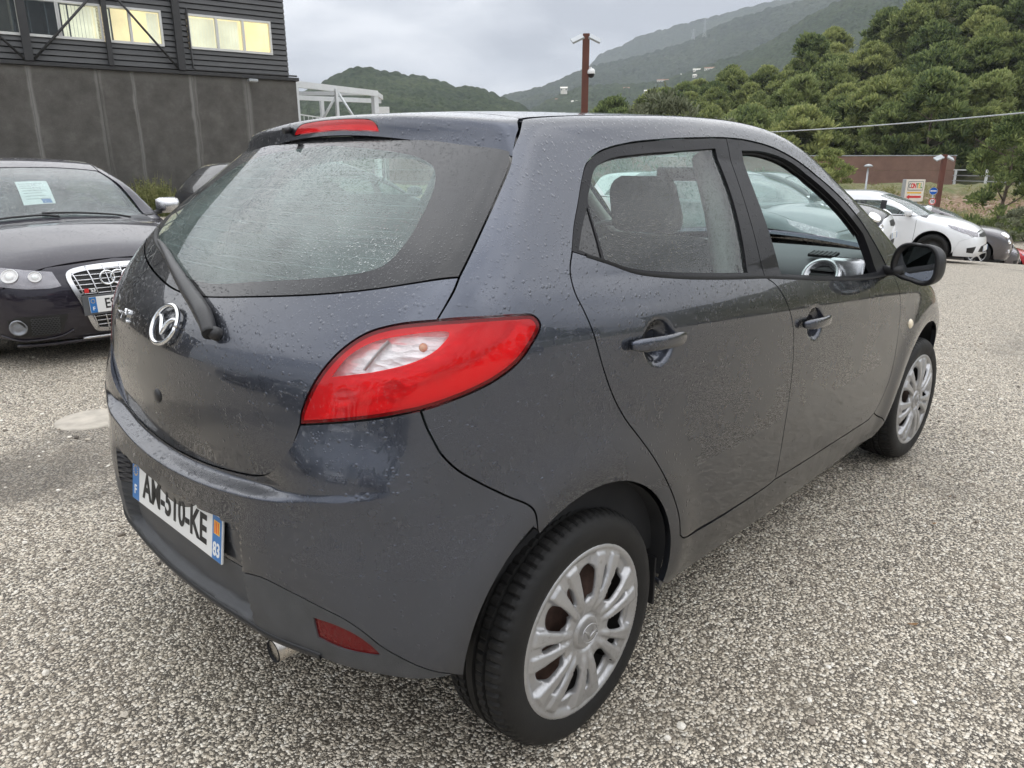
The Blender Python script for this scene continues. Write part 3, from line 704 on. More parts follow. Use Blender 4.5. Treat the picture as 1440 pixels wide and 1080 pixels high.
def crown_mesh(name, seed, h, r, nclump, ntuft, size, mat, base=.30, flat=.55, lean=.0, blades=5, upright=.55, shape=1.):
    """crown of many small needle fans gathered in clumps on an uneven dome"""
    rnd = np.random.RandomState(seed); cl = []
    for _ in range(nclump):
        a = rnd.uniform(0, 2*math.pi); u = rnd.uniform(0, 1)**.75; ph = rnd.uniform(-.25, 1.)
        rad = r*math.cos(max(0, ph)*math.pi/2)**.75*(.62+.38*rnd.rand())*(1-.3*max(0, -ph)*2)
        z = h*(base+(1-base)*(.5+.5*ph)) if shape == 1 else h*(base+(1-base)*u)
        z = h*base+(h*(1-base))*(max(0, ph)**flat if ph > 0 else ph*.6)
        cl.append((rad*math.cos(a)+lean*z, rad*math.sin(a), z, rnd.uniform(.55, 1.15)))
    V = []; F_ = []
    for (x, y, z, s) in cl:
        cr = .23*r*s
        for _ in range(ntuft):
            d = rnd.normal(size=3); d /= np.linalg.norm(d); d[2] = abs(d[2])*.9-.15 if rnd.rand() < .8 else d[2]
            p = np.array([x, y, z])+d*cr*rnd.uniform(.55, 1.05)*[1, 1, .75]
            ax = d*(1-upright)+np.array([0, 0, upright])+rnd.normal(size=3)*.25; ax /= np.linalg.norm(ax)
            for b in range(blades):
                q = ax+rnd.normal(size=3)*.42; q /= np.linalg.norm(q); w = np.cross(q, rnd.normal(size=3)); w /= np.linalg.norm(w)+1e-9
                L_ = size*rnd.uniform(.6, 1.25); ww = L_*.15; k = len(V)
                V += [p-w*ww*.4, p+w*ww*.4, p+q*L_+w*ww*.75, p+q*L_*1.12, p+q*L_-w*ww*.75]; F_.append((k, k+1, k+2, k+3, k+4))
    me = bpy.data.meshes.new(name); me.from_pydata([tuple(v) for v in V], [], F_); me.materials.append(mat); me.update(); return me
def trunk_mesh(name, seed, h, r, rt, nb=7, top=.72, lean=0.):
    rnd = random.Random(seed); V = []; F_ = []
    def add(pts, rad, seg=6):
        v, f = tube_mesh(pts, rad, seg); b = len(V); V.extend(v); F_.extend([tuple(i+b for i in q) for q in f])
    pts = [(lean*h*t+rt*.8*math.sin(t*5+seed), rt*.8*math.cos(t*4+seed), h*top*t-.4) for t in (0, .2, .4, .6, .8, 1)]
    add(pts, [rt*(1-.65*t) for t in (0, .2, .4, .6, .8, 1)], 8)
    for i in range(nb):
        t = .35+.6*i/nb; a = rnd.uniform(0, 6.28); z = h*top*t; L_ = r*rnd.uniform(.5, .85)
        p0 = (lean*z, 0, z); add([p0, (p0[0]+math.cos(a)*L_*.5, math.sin(a)*L_*.5, z+L_*.22), (p0[0]+math.cos(a)*L_, math.sin(a)*L_, z+L_*.5)], [rt*.4, rt*.25, rt*.08], 5)
    me = bpy.data.meshes.new(name); me.from_pydata([tuple(v) for v in V], [], F_); me.materials.append(M['bark']); me.update(); return me
def plant(name, trunk, crown, loc, s=1., rz=0., label=None, cat='tree', group=None, sz=None):
    o = empty(name, loc, rz, label, cat, group); o.scale = (s, s, sz or s)
    for nm, me in (('trunk', trunk), ('crown', crown)):
        if me: c = bpy.data.objects.new(nm, me); COL.objects.link(c); c.parent = o
    return o
PINES = []
for k, (h, r, nc, m) in enumerate(((9.5, 3.6, 84, 'pine'), (8., 3.3, 74, 'pine'), (10.5, 3.2, 80, 'pine2'), (8.5, 3.9, 88, 'pine2'), (7., 2.8, 64, 'pine'))):
    PINES.append((trunk_mesh('pine_trunk', k, h, r, .19), crown_mesh('pine_crown', 11+k, h, r, nc, 17, .70, M[m], base=.34, blades=7, upright=.72), h, r))
_P = np.array(sorted([(40.552, 6.8), (37.502, 9.5), (33.429, 13.0), (31.926, 14.6), (28.72, 16.0), (27.784, 16.8), (25.978, 18.6), (23.907, 20.9), (22.169, 21.9), (21.107, 23.0), (19.298, 24.0), (18.099, 24.8), (17.66, 27.0), (17.217, 28.6), (15.933, 31.9), (14.182, 34.5), (12.154, 36.5), (8.222, 38), (-10, 40), (-30, 30), (48, 4), (60, 2)]))
_ph = ncs(_P)
def pine_ground(az, d):   # height of the near hillside at azimuth (deg) and distance
    ridge = np.interp(az, *_ph)-6.0
    d0 = 92.; t = np.clip((d-d0)/(165-d0), 0, 1.6)
    low = -2.4
    return low+(ridge-low)*np.where(t < 1, t**1.1, 1+(t-1)*.35)
def near_hill():
    az = np.linspace(-35, 47, 120); ds = np.concatenate([np.linspace(84, 165, 40), [185, 205]])
    V = []
    for d in ds:
        z = pine_ground(az, d) if d <= 165 else pine_ground(az, 165.)-(d-165)*.15
        z = z+np.sin(az*1.3+d*.11)*.5; fall = np.clip((47-az)/6, 0, 1); z = np.where(az > 41, -3.3+(z+3.3)*fall, z)
        V.append(np.c_[CX+d*np.cos(np.radians(az)), CY+d*np.sin(np.radians(az)), z])
    V = np.vstack(V); nx = len(az)
    F_ = [(j*nx+i, (j+1)*nx+i, (j+1)*nx+i+1, j*nx+i+1) for j in range(len(ds)-1) for i in range(nx-1)]
    t = NT('hillside_soil'); c = t.coord(); n = t.noise(c, .5, 6, .65)
    m = t.done(t.pr(t.ramp(n, [(.3, (.030, .040, .015)), (.5, (.07, .075, .030)), (.7, (.20, .16, .10))]), .95, 0, t.bump(n, .5, .8)))
    tag(mesh_obj('hillside', V, F_, m, smooth=True), 'steep slope under the pines', None, None, 'structure')
near_hill()
def pine_forest():
    rnd = random.Random(5); pts = []
    rows = [98, 104, 110.5, 117.5, 125, 133, 141, 149, 157, 165]
    for j, d in enumerate(rows):
        step = math.degrees((5.4 if d < 120 else 6.2)/d); az = -1.+step*(j % 2)*.5
        while az < 33+(165-d)*.10:
            a = az+rnd.uniform(-.3, .3)*step; dd_ = d+rnd.uniform(-2.2, 2.2); pts.append((a, dd_)); az += step
    # the ones outside the picture's right edge matter little: thin them
    pts = [p for p in pts if p[0] > 7 or rnd.random() < .35]
    n = 0; fr_ = {}
    for a, d in pts:
        k = rnd.choice([0, 0, 1, 1, 2, 3, 4]) if d < 140 else rnd.choice([0, 1, 2, 3])
        T_, Cn, h, r = PINES[k]; s = rnd.uniform(.80, 1.15)*(.92 if a > 24 else 1.); z = float(pine_ground(a, d))-.3
        x, y = CX+d*math.cos(math.radians(a)), CY+d*math.sin(math.radians(a))
        lab = {0: 'bright green round-topped pine on the wooded slope', 1: 'bright green round-topped pine on the wooded slope', 2: 'tall bluish-green pine on the wooded slope', 3: 'broad bluish-green pine on the wooded slope', 4: 'small bright green pine on the wooded slope'}[k]
        if d < 107: fr_.setdefault(0 if d < 101 else 1, []).append((a, plant('pine_tree', T_, Cn, (x, y, z), s, rnd.uniform(0, 6.28), lab, 'tree', 'pines on the slope behind the brown wall'), lab.split(' pine')[0])); n += 1; continue
        plant('pine_tree', T_, Cn, (x, y, z), s, rnd.uniform(0, 6.28), lab, 'tree', 'pines on the slope behind the brown wall'); n += 1
    words = ['rightmost', 'second', 'third', 'fourth', 'fifth', 'sixth', 'seventh', 'eighth', 'ninth', 'tenth', 'eleventh', 'twelfth', 'thirteenth', 'fourteenth', 'fifteenth', 'sixteenth']
    for row, L_ in fr_.items():
        for i, (a, o, look) in enumerate(sorted(L_, key=lambda q: q[0])):
            if i < 16: o['label'] = look+' pine behind the wall, '+words[i]+(' from the right' if i else '')+(', lowest row' if row == 0 else ', second row up')
    print('pines', n)
pine_forest()
# lone plants
PT, PCr, _, _ = PINES[0]
plant('pine_tree', PT, crown_mesh('pine_crown', 77, 8.5, 2.7, 90, 24, .42, M['pine2'], base=.16, blades=6), (54.6, 9.0, -3.4), .80, .4, 'dark pine in front of the white fence at the right edge', 'tree', sz=.86)
plant('pine_tree', PT, crown_mesh('pine_crown', 78, 7, 2.4, 80, 24, .42, M['pine2'], base=.12, blades=6), (57.6, 6.6, -3.4), .8, 1.4, 'pine overlapping the fence, cut by the right edge of the picture', 'tree')
plant('round_bush', None, crown_mesh('bush_crown', 81, 3.6, 2.0, 44, 26, .30, M['pine'], base=.15, flat=.6, upright=.75), (56.5, 20.7, -1.4), .98, 0, 'bright green round bush at the left end of the brown wall', 'bush')
plant('low_bush', None, crown_mesh('bush_crown', 82, 1.6, 1.5, 30, 24, .18, M['olive'], base=.1, flat=.7), (47.6, 6.4, -2.5), .9, 0, 'grey-green bush at the foot of the bank, right edge', 'bush')
OT = trunk_mesh('olive_trunk', 3, 3.4, 1.7, .12, top=.6)
for (x, y, s, lb_) in ((16.9, 10.0, 1., 'pale olive tree just right of the lamp post, above the car roof'), (18.6, 9.0, .86, 'second pale olive tree, further right above the car roof'), (15.9, 11.4, .80, 'small olive tree behind the lamp post foot')):
    plant('olive_tree', OT, crown_mesh('olive_crown', int(x*10), 3.7, 1.55, 46, 22, .17, M['olive'], base=.28, flat=.6, upright=.8, blades=4), (x, y, float(ground_z(x, y))), s, x, lb_, 'tree')
def weeds():
    rnd = np.random.RandomState(4); V = []; F_ = []
    for _ in range(3600):
        s = rnd.uniform(-14, -.5); p = np.array([13.53, 22.75])+s*np.array([.978, -.208])-np.array([.208, .978])*rnd.uniform(.1, 2.6)
        h = rnd.uniform(.3, 1.)*(.6+.9*abs(math.sin(s*1.7+1))); z0 = float(ground_z(*p)); a = rnd.uniform(0, 6.28)
        for b in range(3):
            a = rnd.uniform(0, 6.28); L_ = h*rnd.uniform(.5, 1); dx, dy = math.cos(a)*L_*.25, math.sin(a)*L_*.25; w = .02; k = len(V)
            V += [(p[0]-w, p[1], z0), (p[0]+w, p[1], z0), (p[0]+dx, p[1]+dy, z0+L_)]; F_.append((k, k+1, k+2))
            for q in range(3):
                t = .4+.2*q; cx, cy, cz = p[0]+dx*t, p[1]+dy*t, z0+L_*t; b2 = rnd.uniform(0, 6.28); k = len(V); r = .07
                V += [(cx, cy, cz), (cx+r*math.cos(b2), cy+r*math.sin(b2), cz+.05), (cx+r*math.cos(b2+.7), cy+r*math.sin(b2+.7), cz+.02)]; F_.append((k, k+1, k+2))
    tag(mesh_obj('weeds', V, F_, M['weed']), 'tall weeds growing along the foot of the dark wall', 'weeds', None, 'stuff')
weeds()
# ------------------------------------------------------------------ far houses and pylons
M['house'] = simple('pale_house_wall', (.85, .80, .72), .8, var=.08, scale=.5); M['tile'] = simple('terracotta_roof', (.36, .20, .13), .9, var=.2, scale=1.)
M['dkwin'] = simple('dark_window', (.03, .035, .04), .2)
def house(az, h1000, wpx, i):
    ds_ = np.linspace(500, 1295, 400); P_ = np.array(sorted(_B2)); hz_ = float(np.interp(az, P_[:, 0], P_[:, 1])); hs_ = -8+(hz_+8)*((ds_-520)/780).clip(0, 1)**1.25; k_ = np.argmax(hs_ > CZ+(h1000-CZ)*ds_/1000)
    D = float(ds_[k_]) if k_ else 900.; D -= 12; w = wpx*D/1041*.72; a = math.radians(az); z = CZ+(h1000-CZ)*D/1000+2.0; x, y = CX+D*math.cos(a), CY+D*math.sin(a)
    spec = ['small white house low on the valley side by the lamp post', 'white house front at the foot of the ridge, left of the lamp post', 'low pale house under the ridge, left of the lamp post', 'long pale house just left of the lamp post foot', 'white house above the olive tree', 'white house at the right end of the olive trees', 'small cream house above the olive trees', 'long cream villa on the ridge above the olives', 'tiny house among the trees on the ridge', 'white flat-roofed villa on the green ridge', 'long white villa highest on the green ridge', 'small white house just below the ridge villas'][i]
    r = empty('hillside_house', (x, y, z-3.2), a+math.pi/2+.2*math.sin(i), spec, 'house')
    b = bmesh.new(); box(b, -w/2, w/2, -4, 4, -3, 3.2); bm_obj('wall', b, M['house'], r)
    b = bmesh.new(); vs_ = box(b, -w/2-.4, w/2+.4, -4.4, 4.4, 3.2, 4.8)
    for v in b.verts:
        if v.co.z > 4: v.co.y *= .1
    bm_obj('roof', b, M['tile'] if i % 3 == 1 else M['house'], r)
    for k in range(max(2, int(w/3))): b = bmesh.new(); xx = -w/2+1.2+k*(w-2.4)/max(1, int(w/3)-1); box(b, xx-.5, xx+.5, 4.0, 4.05, .8, 2.2); box(b, xx-.5, xx+.5, -4.05, -4.0, .8, 2.2); bm_obj('window', b, M['dkwin'], r)
for i, ((a_, h_), w_) in enumerate([((39.931, 90.9), 12), ((40.38, 78.4), 8), ((39.81, 73.2), 8), ((39.145, 75.7), 15), ((35.465, 90.8), 10), ((34.003, 87.1), 10), ((36.268, 89.4), 6), ((32.947, 99.1), 20), ((31.641, 105.1), 5), ((30.592, 110.3), 16), ((29.731, 111.5), 20), ((30.762, 103.9), 6)]): house(a_, h_, w_, i)
M['galv'] = simple('galvanised_steel', (.38, .40, .41), .45, .6, var=.1)
def pylon(az, z0, H, D, lab):
    a = math.radians(az); x, y = CX+D*math.cos(a), CY+D*math.sin(a); V = []; F_ = []
    def add(p, q, r):
        v, f = tube_mesh([p, q], r, 4); b = len(V); V.extend(v); F_.extend([tuple(i+b for i in t) for t in f])
    w = lambda t: 3.2*(1-t)**1.4+.7
    for sx in (-1, 1):
        for sy in (-1, 1):
            for k in range(8): t, u = k/8, (k+1)/8; add((sx*w(t), sy*w(t), H*t), (sx*w(u), sy*w(u), H*u), .30)
    for k in range(8):
        t, u = k/8, (k+1)/8
        for s in (-1, 1): add((-w(t), s*w(t), H*t), (w(u), s*w(u), H*u), .18); add((w(t), s*w(t), H*t), (-w(u), s*w(u), H*u), .18)
    for t in (.68, .8, .92): add((-5.5, 0, H*t), (5.5, 0, H*t), .28)
    o = mesh_obj('power_pylon', V, F_, M['galv']); o.location = (x, y, z0); o.rotation_euler = (0, 0, a+math.pi/2); tag(o, lab, 'pylon')
pylon(30.29, 281, 40, 1900, 'lattice power pylon on the mountain ridge, the taller of the two'); pylon(31.04, 276, 22, 1900, 'small lattice mast left of the taller pylon on the ridge')
# ------------------------------------------------------------------ haze
def haze():
    t = NT('haze_air'); v = t.n('VolumePrincipled'); v.inputs['Color'].default_value = (.80, .86, .95, 1); v.inputs['Density'].default_value = .00020; v.inputs['Anisotropy'].default_value = .1
    t.l(v.outputs[0], t.out.inputs['Volume'])
    o = box_obj('haze', -3500, 4500, -3500, 4500, -90, 700, t.m); tag(o, 'thin damp haze over the valley', None, None, 'stuff'); return o
haze()
print('hills done', round(time.time()-T0, 1))
# ------------------------------------------------------------------ dark building at the left
BX = empty('dark_building', (13.53, 22.75, 0), math.radians(-12), 'dark grey building with slatted upper floor, lit windows and steel braces', 'building')
def lower_wall_mat():
    t = NT('dark_render'); c = t.coord(); s = t.n('SeparateXYZ'); t.l(c, s.inputs[0])
    n = t.noise(c, 1.6, 7, .7); g = t.noise(c, 40, 4, .7); st = t.noise(t.coord(scale=(3.5, 3.5, .25)), 1., 5, .6)
    col = t.ramp(n, [(.3, (.070, .066, .060)), (.55, (.108, .102, .094)), (.75, (.160, .152, .140))])
    col = t.mix(t.mr(g, .5, .75, 0, .45), col, (.20, .19, .175))
    # limewash runs under the joints
    tot = None
    wob = t.math('MULTIPLY', t.math('SUBTRACT', t.noise(c, .8, 3), .5), .25)
    for x, w, a in ((-7.86, .06, .65), (-6.12, .05, .5), (-6.02, .03, .3), (-5.12, .05, .6), (-3.42, .06, .6), (-3.30, .03, .3), (-1.66, .10, .55), (-10.2, .06, .5), (-12.4, .06, .5), (-9.0, .04, .3)):
        d = t.math('ABSOLUTE', t.math('ADD', t.math('ADD', s.outputs[0], -x), wob)); k = t.mr(d, w*.3, w*1.6, a, 0, True); tot = k if tot is None else t.math('MAXIMUM', tot, k)
    tot = t.math('MULTIPLY', tot, t.mr(st, .3, .7, .35, 1.1)); tot = t.math('MULTIPLY', tot, t.mr(s.outputs[2], 0., 3.9, .5, 1.))
    col = t.mix(tot, col, (.31, .305, .29))
    col = t.mix(t.mr(t.math('ABSOLUTE', t.math('ADD', s.outputs[2], -4.05)), 0, .22, .25, 0), col, (.2, .195, .18))
    return t.done(t.pr(col, .85, 0, t.bump(t.math('ADD', g, n), .01, .6), spec=.2))
M['slat'] = simple('charcoal_slat_paint', (.075, .076, .077), .5, .1, var=.15, scale=3)
M['backing'] = simple('black_cladding_backing', (.012, .012, .012), .8)
M['steelp'] = simple('charcoal_steel_paint', (.040, .040, .041), .5, .2, var=.12)
M['wframe'] = simple('pale_aluminium_frame', (.62, .62, .60), .4, .3, var=.04)
def lit(name, col, strength, stripes=0):
    t = NT(name); c = t.coord(); n = t.noise(c, 1.2, 3); col_ = t.ramp(n, [(.3, tuple(x*.75 for x in col)), (.7, col)])
    return t.done(t.pr(col_, .8, 0, emis=col_, estr=strength))
M['blind'] = lit('lit_vertical_blind', (.95, .88, .72), .56); M['room'] = lit('lit_yellow_room_wall', (.95, .83, .58), .58); M['roomdark'] = simple('unlit_room', (.06, .07, .09), .8)
M['tube'] = lit('ceiling_light', (1, .95, .8), 2.0)
def plain_glass(name, tint):
    t = NT(name); fr = t.n('Fresnel'); t.l(thin_ior(t), fr.inputs[0]); gl = t.n('BsdfGlossy'); gl.inputs['Roughness'].default_value = .01; tr = t.n('BsdfTransparent'); tr.inputs[0].default_value = (*tint, 1)
    m = t.n('MixShader'); t.l(fr.outputs[0], m.inputs[0]); t.l(tr.outputs[0], m.inputs[1]); t.l(gl.outputs[0], m.inputs[2]); return t.done(m.outputs[0])
M['pane'] = plain_glass('window_pane', (.86, .90, .88))
_lw = lower_wall_mat(); _j = [.05, -1.66, -3.38, -5.12, -6.08, -7.88, -10.2, -12.4, -14.6, -17., -19.5, -22., -25., -28., -31., -34.]
for a, b in zip(_j[:-1], _j[1:]): box_obj('wall_panel', b+.003, a-(.003 if a < 0 else 0), 0, .25, -2, 4.14, _lw, BX, .003)
box_obj('lower_core', -34, .04, .26, 13, -2, 4.14, M['backing'], BX)
box_obj('capping', -34, .14, -.10, 13.1, 4.142, 4.25, M['steelp'], BX, .01)
box_obj('upper_core', -34, -.16, 1.6, 12.8, 4.25, 8.6, M['backing'], BX); box_obj('upper_storey', -34, -.16, .02, 12.8, 8.62, 9.0, M['slat'], BX)
box_obj('end_cladding', -.30, -.158, .10, 12.8, 4.25, 9.01, M['slat'], BX)
wins = [(-3.25, -.72, [-2.42, -1.58]), (-5.62, -4.12, [-4.97]), (-6.83, -5.80, []), (-7.68, -6.92, []), (-8.40, -7.90, []), (-10.6, -8.9, [-9.7]), (-13.6, -11.4, [-12.5])]
Z0, Z1 = 5.0, 5.90
def cuts(z):
    if z+.15 < Z0-.02 or z > Z1+.03: return [(-34, -.16)]
    xs = [-34]; 
    for a, b, _ in sorted(wins): xs += [a-.07, b+.07]
    xs.append(-.16); return [(xs[i], xs[i+1]) for i in range(0, len(xs), 2) if xs[i+1]-xs[i] > .05]
k = 0; z = 4.30
while z < 8.5:
    for a, b in cuts(z):
        bm = bmesh.new(); vs_ = box(bm, a, b, .02, .075, z, z+.135)
        for v in bm.verts:
            if v.co.z > z+.1 and v.co.y < .05: v.co.y += .035
        bm_obj('slat', bm, M['slat'], BX); k += 1
    # backing strip behind this board
    for a, b in cuts(z): box_obj('backing_strip', a, b, .10, .14, z-.016, z+.149, M['backing'], BX)
    z += .165
for i, (a, b, ms) in enumerate(wins):
    w = bmesh.new()
    for q in ((a-.06, b+.06, .0, .16, Z0-.07, Z0), (a-.06, b+.06, .0, .16, Z1, Z1+.06), (a-.06, a, .002, .16, Z0, Z1), (b, b+.06, .002, .16, Z0, Z1)): box(w, *q)
    for m in ms: box(w, m-.035, m+.035, .003, .155, Z0, Z1)
    wo = bm_obj('window', w, M['wframe'], BX)
    box_obj('pane', a, b, .075, .085, Z0, Z1, M['pane'], wo)
    r = bmesh.new(); box(r, a-.3, b+.3, 1.50, 1.55, 4.6, 6.6); bm_obj('room_wall', r, M['room'] if i in (0, 1, 5) else M['roomdark'], wo)
    # room shell
    for q in ((a-.34, a-.30, .17, 1.5, 4.6, 6.6), (b+.30, b+.34, .17, 1.5, 4.6, 6.6), (a-.3, b+.3, .17, 1.5, 6.5, 6.55), (a-.3, b+.3, .17, 1.5, 4.55, 4.6)):
        box_obj('room_lining', *q, M['room'] if i in (0, 1, 5) else M['roomdark'], wo)
    spans = {0: [(a+.03, a+.80), (a+.86, a+1.55)], 1: [(a+.02, a+.12), (b-.35, b-.02)], 2: [(a+.06, b-.05)], 5: [(a, b)]}.get(i, [])
    for (p, q) in spans:
        x = p
        while x < q:
            bm = bmesh.new(); box(bm, x, min(x+.088, q), .19, .195, Z0+.01, Z1-.02, 0); bo = bm_obj('blind_vane', bm, M['blind'], wo); x += .096
    if i in (1, 4, 0): box_obj('ceiling_tube', (a+b)/2-.35, (a+b)/2+.2, .7, .85, 6.15 if i else 6.3, 6.19 if i else 6.34, M['tube'], wo)
for s in (-13.9, -11.85, -9.8, -7.78, -5.655, -3.64): 
    w = .11 if s in (-7.78, -3.64) else .07
    box_obj('steel_post', s-w, s+w, -.16, -.02, 4.256, 8.6, M['steelp'], BX, .008)
for (x0, z0_, x1, z1_) in ((-7.70, 4.26, -5.75, 6.35), (-3.72, 4.26, -5.55, 6.5), (-7.86, 4.26, -9.75, 6.3), (-11.8, 4.26, -9.85, 6.3)):
    tube('diagonal_brace', [(x0, -.10, z0_), (x1, -.10, z1_)], .035, M['steelp'], BX, seg=8)
tube('drain_pipe', [(-3.30, -.02, 6.1), (-3.30, -.06, 4.34), (-3.22, -.06, 4.30), (.08, -.06, 4.30)], .028, M['steelp'], BX, seg=8)
fl = box_obj('wall_floodlight', -1.66, -1.36, -.40, -.16, 4.02, 4.10, M['galv'], BX, .012); box_obj('lamp_lens', -1.64, -1.38, -.38, -.18, 4.012, 4.02, M['wframe'], fl); box_obj('lamp_bracket', -1.56, -1.46, -.16, .0, 4.05, 4.14, M['steelp'], fl)
# ------------------------------------------------------------------ white frame structure right of the building
FS = empty('white_steel_frame', (16.0, 26.7, 0), 0, 'white open steel roof frame just right of the dark building', 'steel frame')
M['wsteel'] = simple('white_steel_paint', (.66, .68, .69), .45, .1, var=.05)
def beam(name, p, q, w, h, mat, parent, off=(16.0, 26.7, 0)):
    p = Vector(p)-Vector(off); q = Vector(q)-Vector(off); d = (q-p); L_ = d.length; Mx = frame(p, d, Vector((0, 0, 1)) if abs(d.normalized().z) < .95 else Vector((1, 0, 0)))
    b = bmesh.new(); box(b, 0, L_, -w/2, w/2, -h/2, h/2, 0, Mx); return bm_obj(name, b, mat, parent)
beam('roof_beam', (14.2, 26.4, 4.50), (20.84, 27.88, 4.58), .14, .24, M['wsteel'], FS)
beam('roof_beam', (16.2, 31.6, 4.36), (22.4, 29.7, 4.62), .12, .20, M['wsteel'], FS)
beam('cross_beam', (20.80, 27.95, 4.52), (22.4, 29.6, 4.60), .12, .2, M['wsteel'], FS)
beam('roof_beam', (20.7, 27.9, 4.50), (17.6, 31.0, 4.20), .12, .16, M['wsteel'], FS)
for (x, y, w) in ((20.75, 27.95, .24), (15.85, 26.55, .16), (18.16, 27.16, .12), (20.0, 31.2, .16), (18.2, 30.6, .14)): beam('column', (x, y, -.6), (x, y, 4.48), w, w, M['wsteel'], FS)
for q in ((18.34, 27.30, 4.36, 17.55, 27.7, 3.0), (18.34, 27.30, 4.36, 18.85, 26.6, 3.0)): tube('strut', [(q[0]-16, q[1]-26.7, q[2]), (q[3]-16, q[4]-26.7, q[5])], .055, M['wsteel'], FS, seg=8)
beam('rail', (15.9, 27.6, 3.45), (21.5, 31.4, 3.40), .05, .05, M['wsteel'], FS); beam('rail', (15.9, 27.6, 3.15), (21.5, 31.4, 3.10), .05, .05, M['wsteel'], FS)
for k in range(16): t = k/15; beam('baluster', (15.9+5.6*t, 27.6+3.8*t, 2.4), (15.9+5.6*t, 27.6+3.8*t, 3.42), .03, .03, M['wsteel'], FS)
SB = empty('white_board', (22.15, 29.25, 0), math.radians(-40), 'small blank white board on a post beside the white steel frame', 'sign')
box_obj('panel', -.32, .32, -.03, .03, 3.62, 4.06, M['white'], SB, .01); box_obj('post', -.03, .03, .035, .08, -.6, 4.0, M['galv'], SB)
# ------------------------------------------------------------------ lamp posts, signs, noise wall
M['corten'] = simple('rust_brown_steel', (.115, .040, .026), .7, .1, var=.2, scale=2); M['lampglass'] = simple('pale_lamp_glass', (.75, .76, .74), .15, coat=1.)
def brown_post(loc, top, rz, label, cam=True, s=1.):
    g = float(ground_z(loc[0], loc[1])); r = empty('lamp_post', (loc[0], loc[1], g), rz, label, 'lamp post', 'brown steel lamp posts')
    H = top-g; box_obj('post', -.115*s, .115*s, -.10*s, .10*s, -.3, H, M['corten'], r, .01)
    for sg in (-1, 1):
        Mx = Matrix.Translation((sg*.30*s, 0, H-.16)) @ Matrix.Rotation(sg*math.radians(24), 4, 'Y') @ Matrix.Rotation(math.radians(30), 4, 'X')
        b = bmesh.new(); box(b, -.22*s, .22*s, -.17*s, .17*s, -.035, .035, .012, Mx); f = bm_obj('floodlight', b, M['galv'], r)
        b = bmesh.new(); box(b, -.16*s, .16*s, -.12*s, .12*s, -.043, -.036, 0, Mx); bm_obj('lens', b, M['lampglass'], f)
        tube('bracket', [(sg*.10*s, 0, H-.10), (sg*.22*s, 0, H-.14)], .02, M['galv'], f, seg=6)
    if cam:
        c = lathe('camera', [(0, .15), (.08, .15), (.13, .10), (.14, .0), (.13, -.02)], M['white'], r, seg=20, axis='Z', M=Matrix.Translation((.20, -.06, H-1.28)))
        b = bmesh.new(); bmesh.ops.create_uvsphere(b, u_segments=16, v_segments=10, radius=.115); d = bm_obj('camera_dome', b, M['rubber'], c, True, loc=(.20, -.06, H-1.32))
        tube('camera_arm', [(.10, 0, H-1.1), (.20, -.06, H-1.1), (.20, -.06, H-1.15)], .03, M['white'], c, seg=8)
    return r
brown_post((20.85, 15.75), 5.70, math.radians(-46), 'tall rust-brown lamp post with two floodlights and a white dome camera, behind the car roof')
brown_post((38.26, 8.45), 1.77, math.radians(-46), 'rust-brown lamp post by the road signs in front of the brown wall', cam=False, s=.85)
NW = empty('noise_wall', (78.3, 17.9, 0), math.atan2(26.53-17.98, 70.1-78.36), 'long brown ribbed noise barrier above the bank', 'wall')
def nwmat():
    t = NT('brown_ribbed_panel'); c = t.coord(); n = t.noise(c, .9, 5, .6); w = t.n('TexWave'); w.bands_direction = 'X'; t.l(c, w.inputs[0]); w.inputs['Scale'].default_value = 3.2
    return t.done(t.pr(t.ramp(n, [(.3, (.20, .115, .088)), (.7, (.27, .16, .12))]), .8, 0, t.bump(w.outputs[1], .04, .8)))
nm = nwmat(); Ln = 52.
for k in range(13):
    for j, (z0_, z1_) in enumerate(((-.62, .76), (.775, 2.02))):
        zz = .018*k*0; box_obj('wall_panel', k*4.+.03, k*4.+3.97, -.06, .06, z0_, z1_, nm, NW)
    box_obj('wall_post', k*4.-.05, k*4.+.05, -.05, .05, -3.0, 2.03, nm, NW)
box_obj('coping', -.1, Ln, -.10, .10, 2.032, 2.12, M['galv'], NW, .01); box_obj('plinth', -.1, Ln, -.12, .12, -1.2, -.63, simple('pale_concrete', (.42, .41, .38), .8), NW)
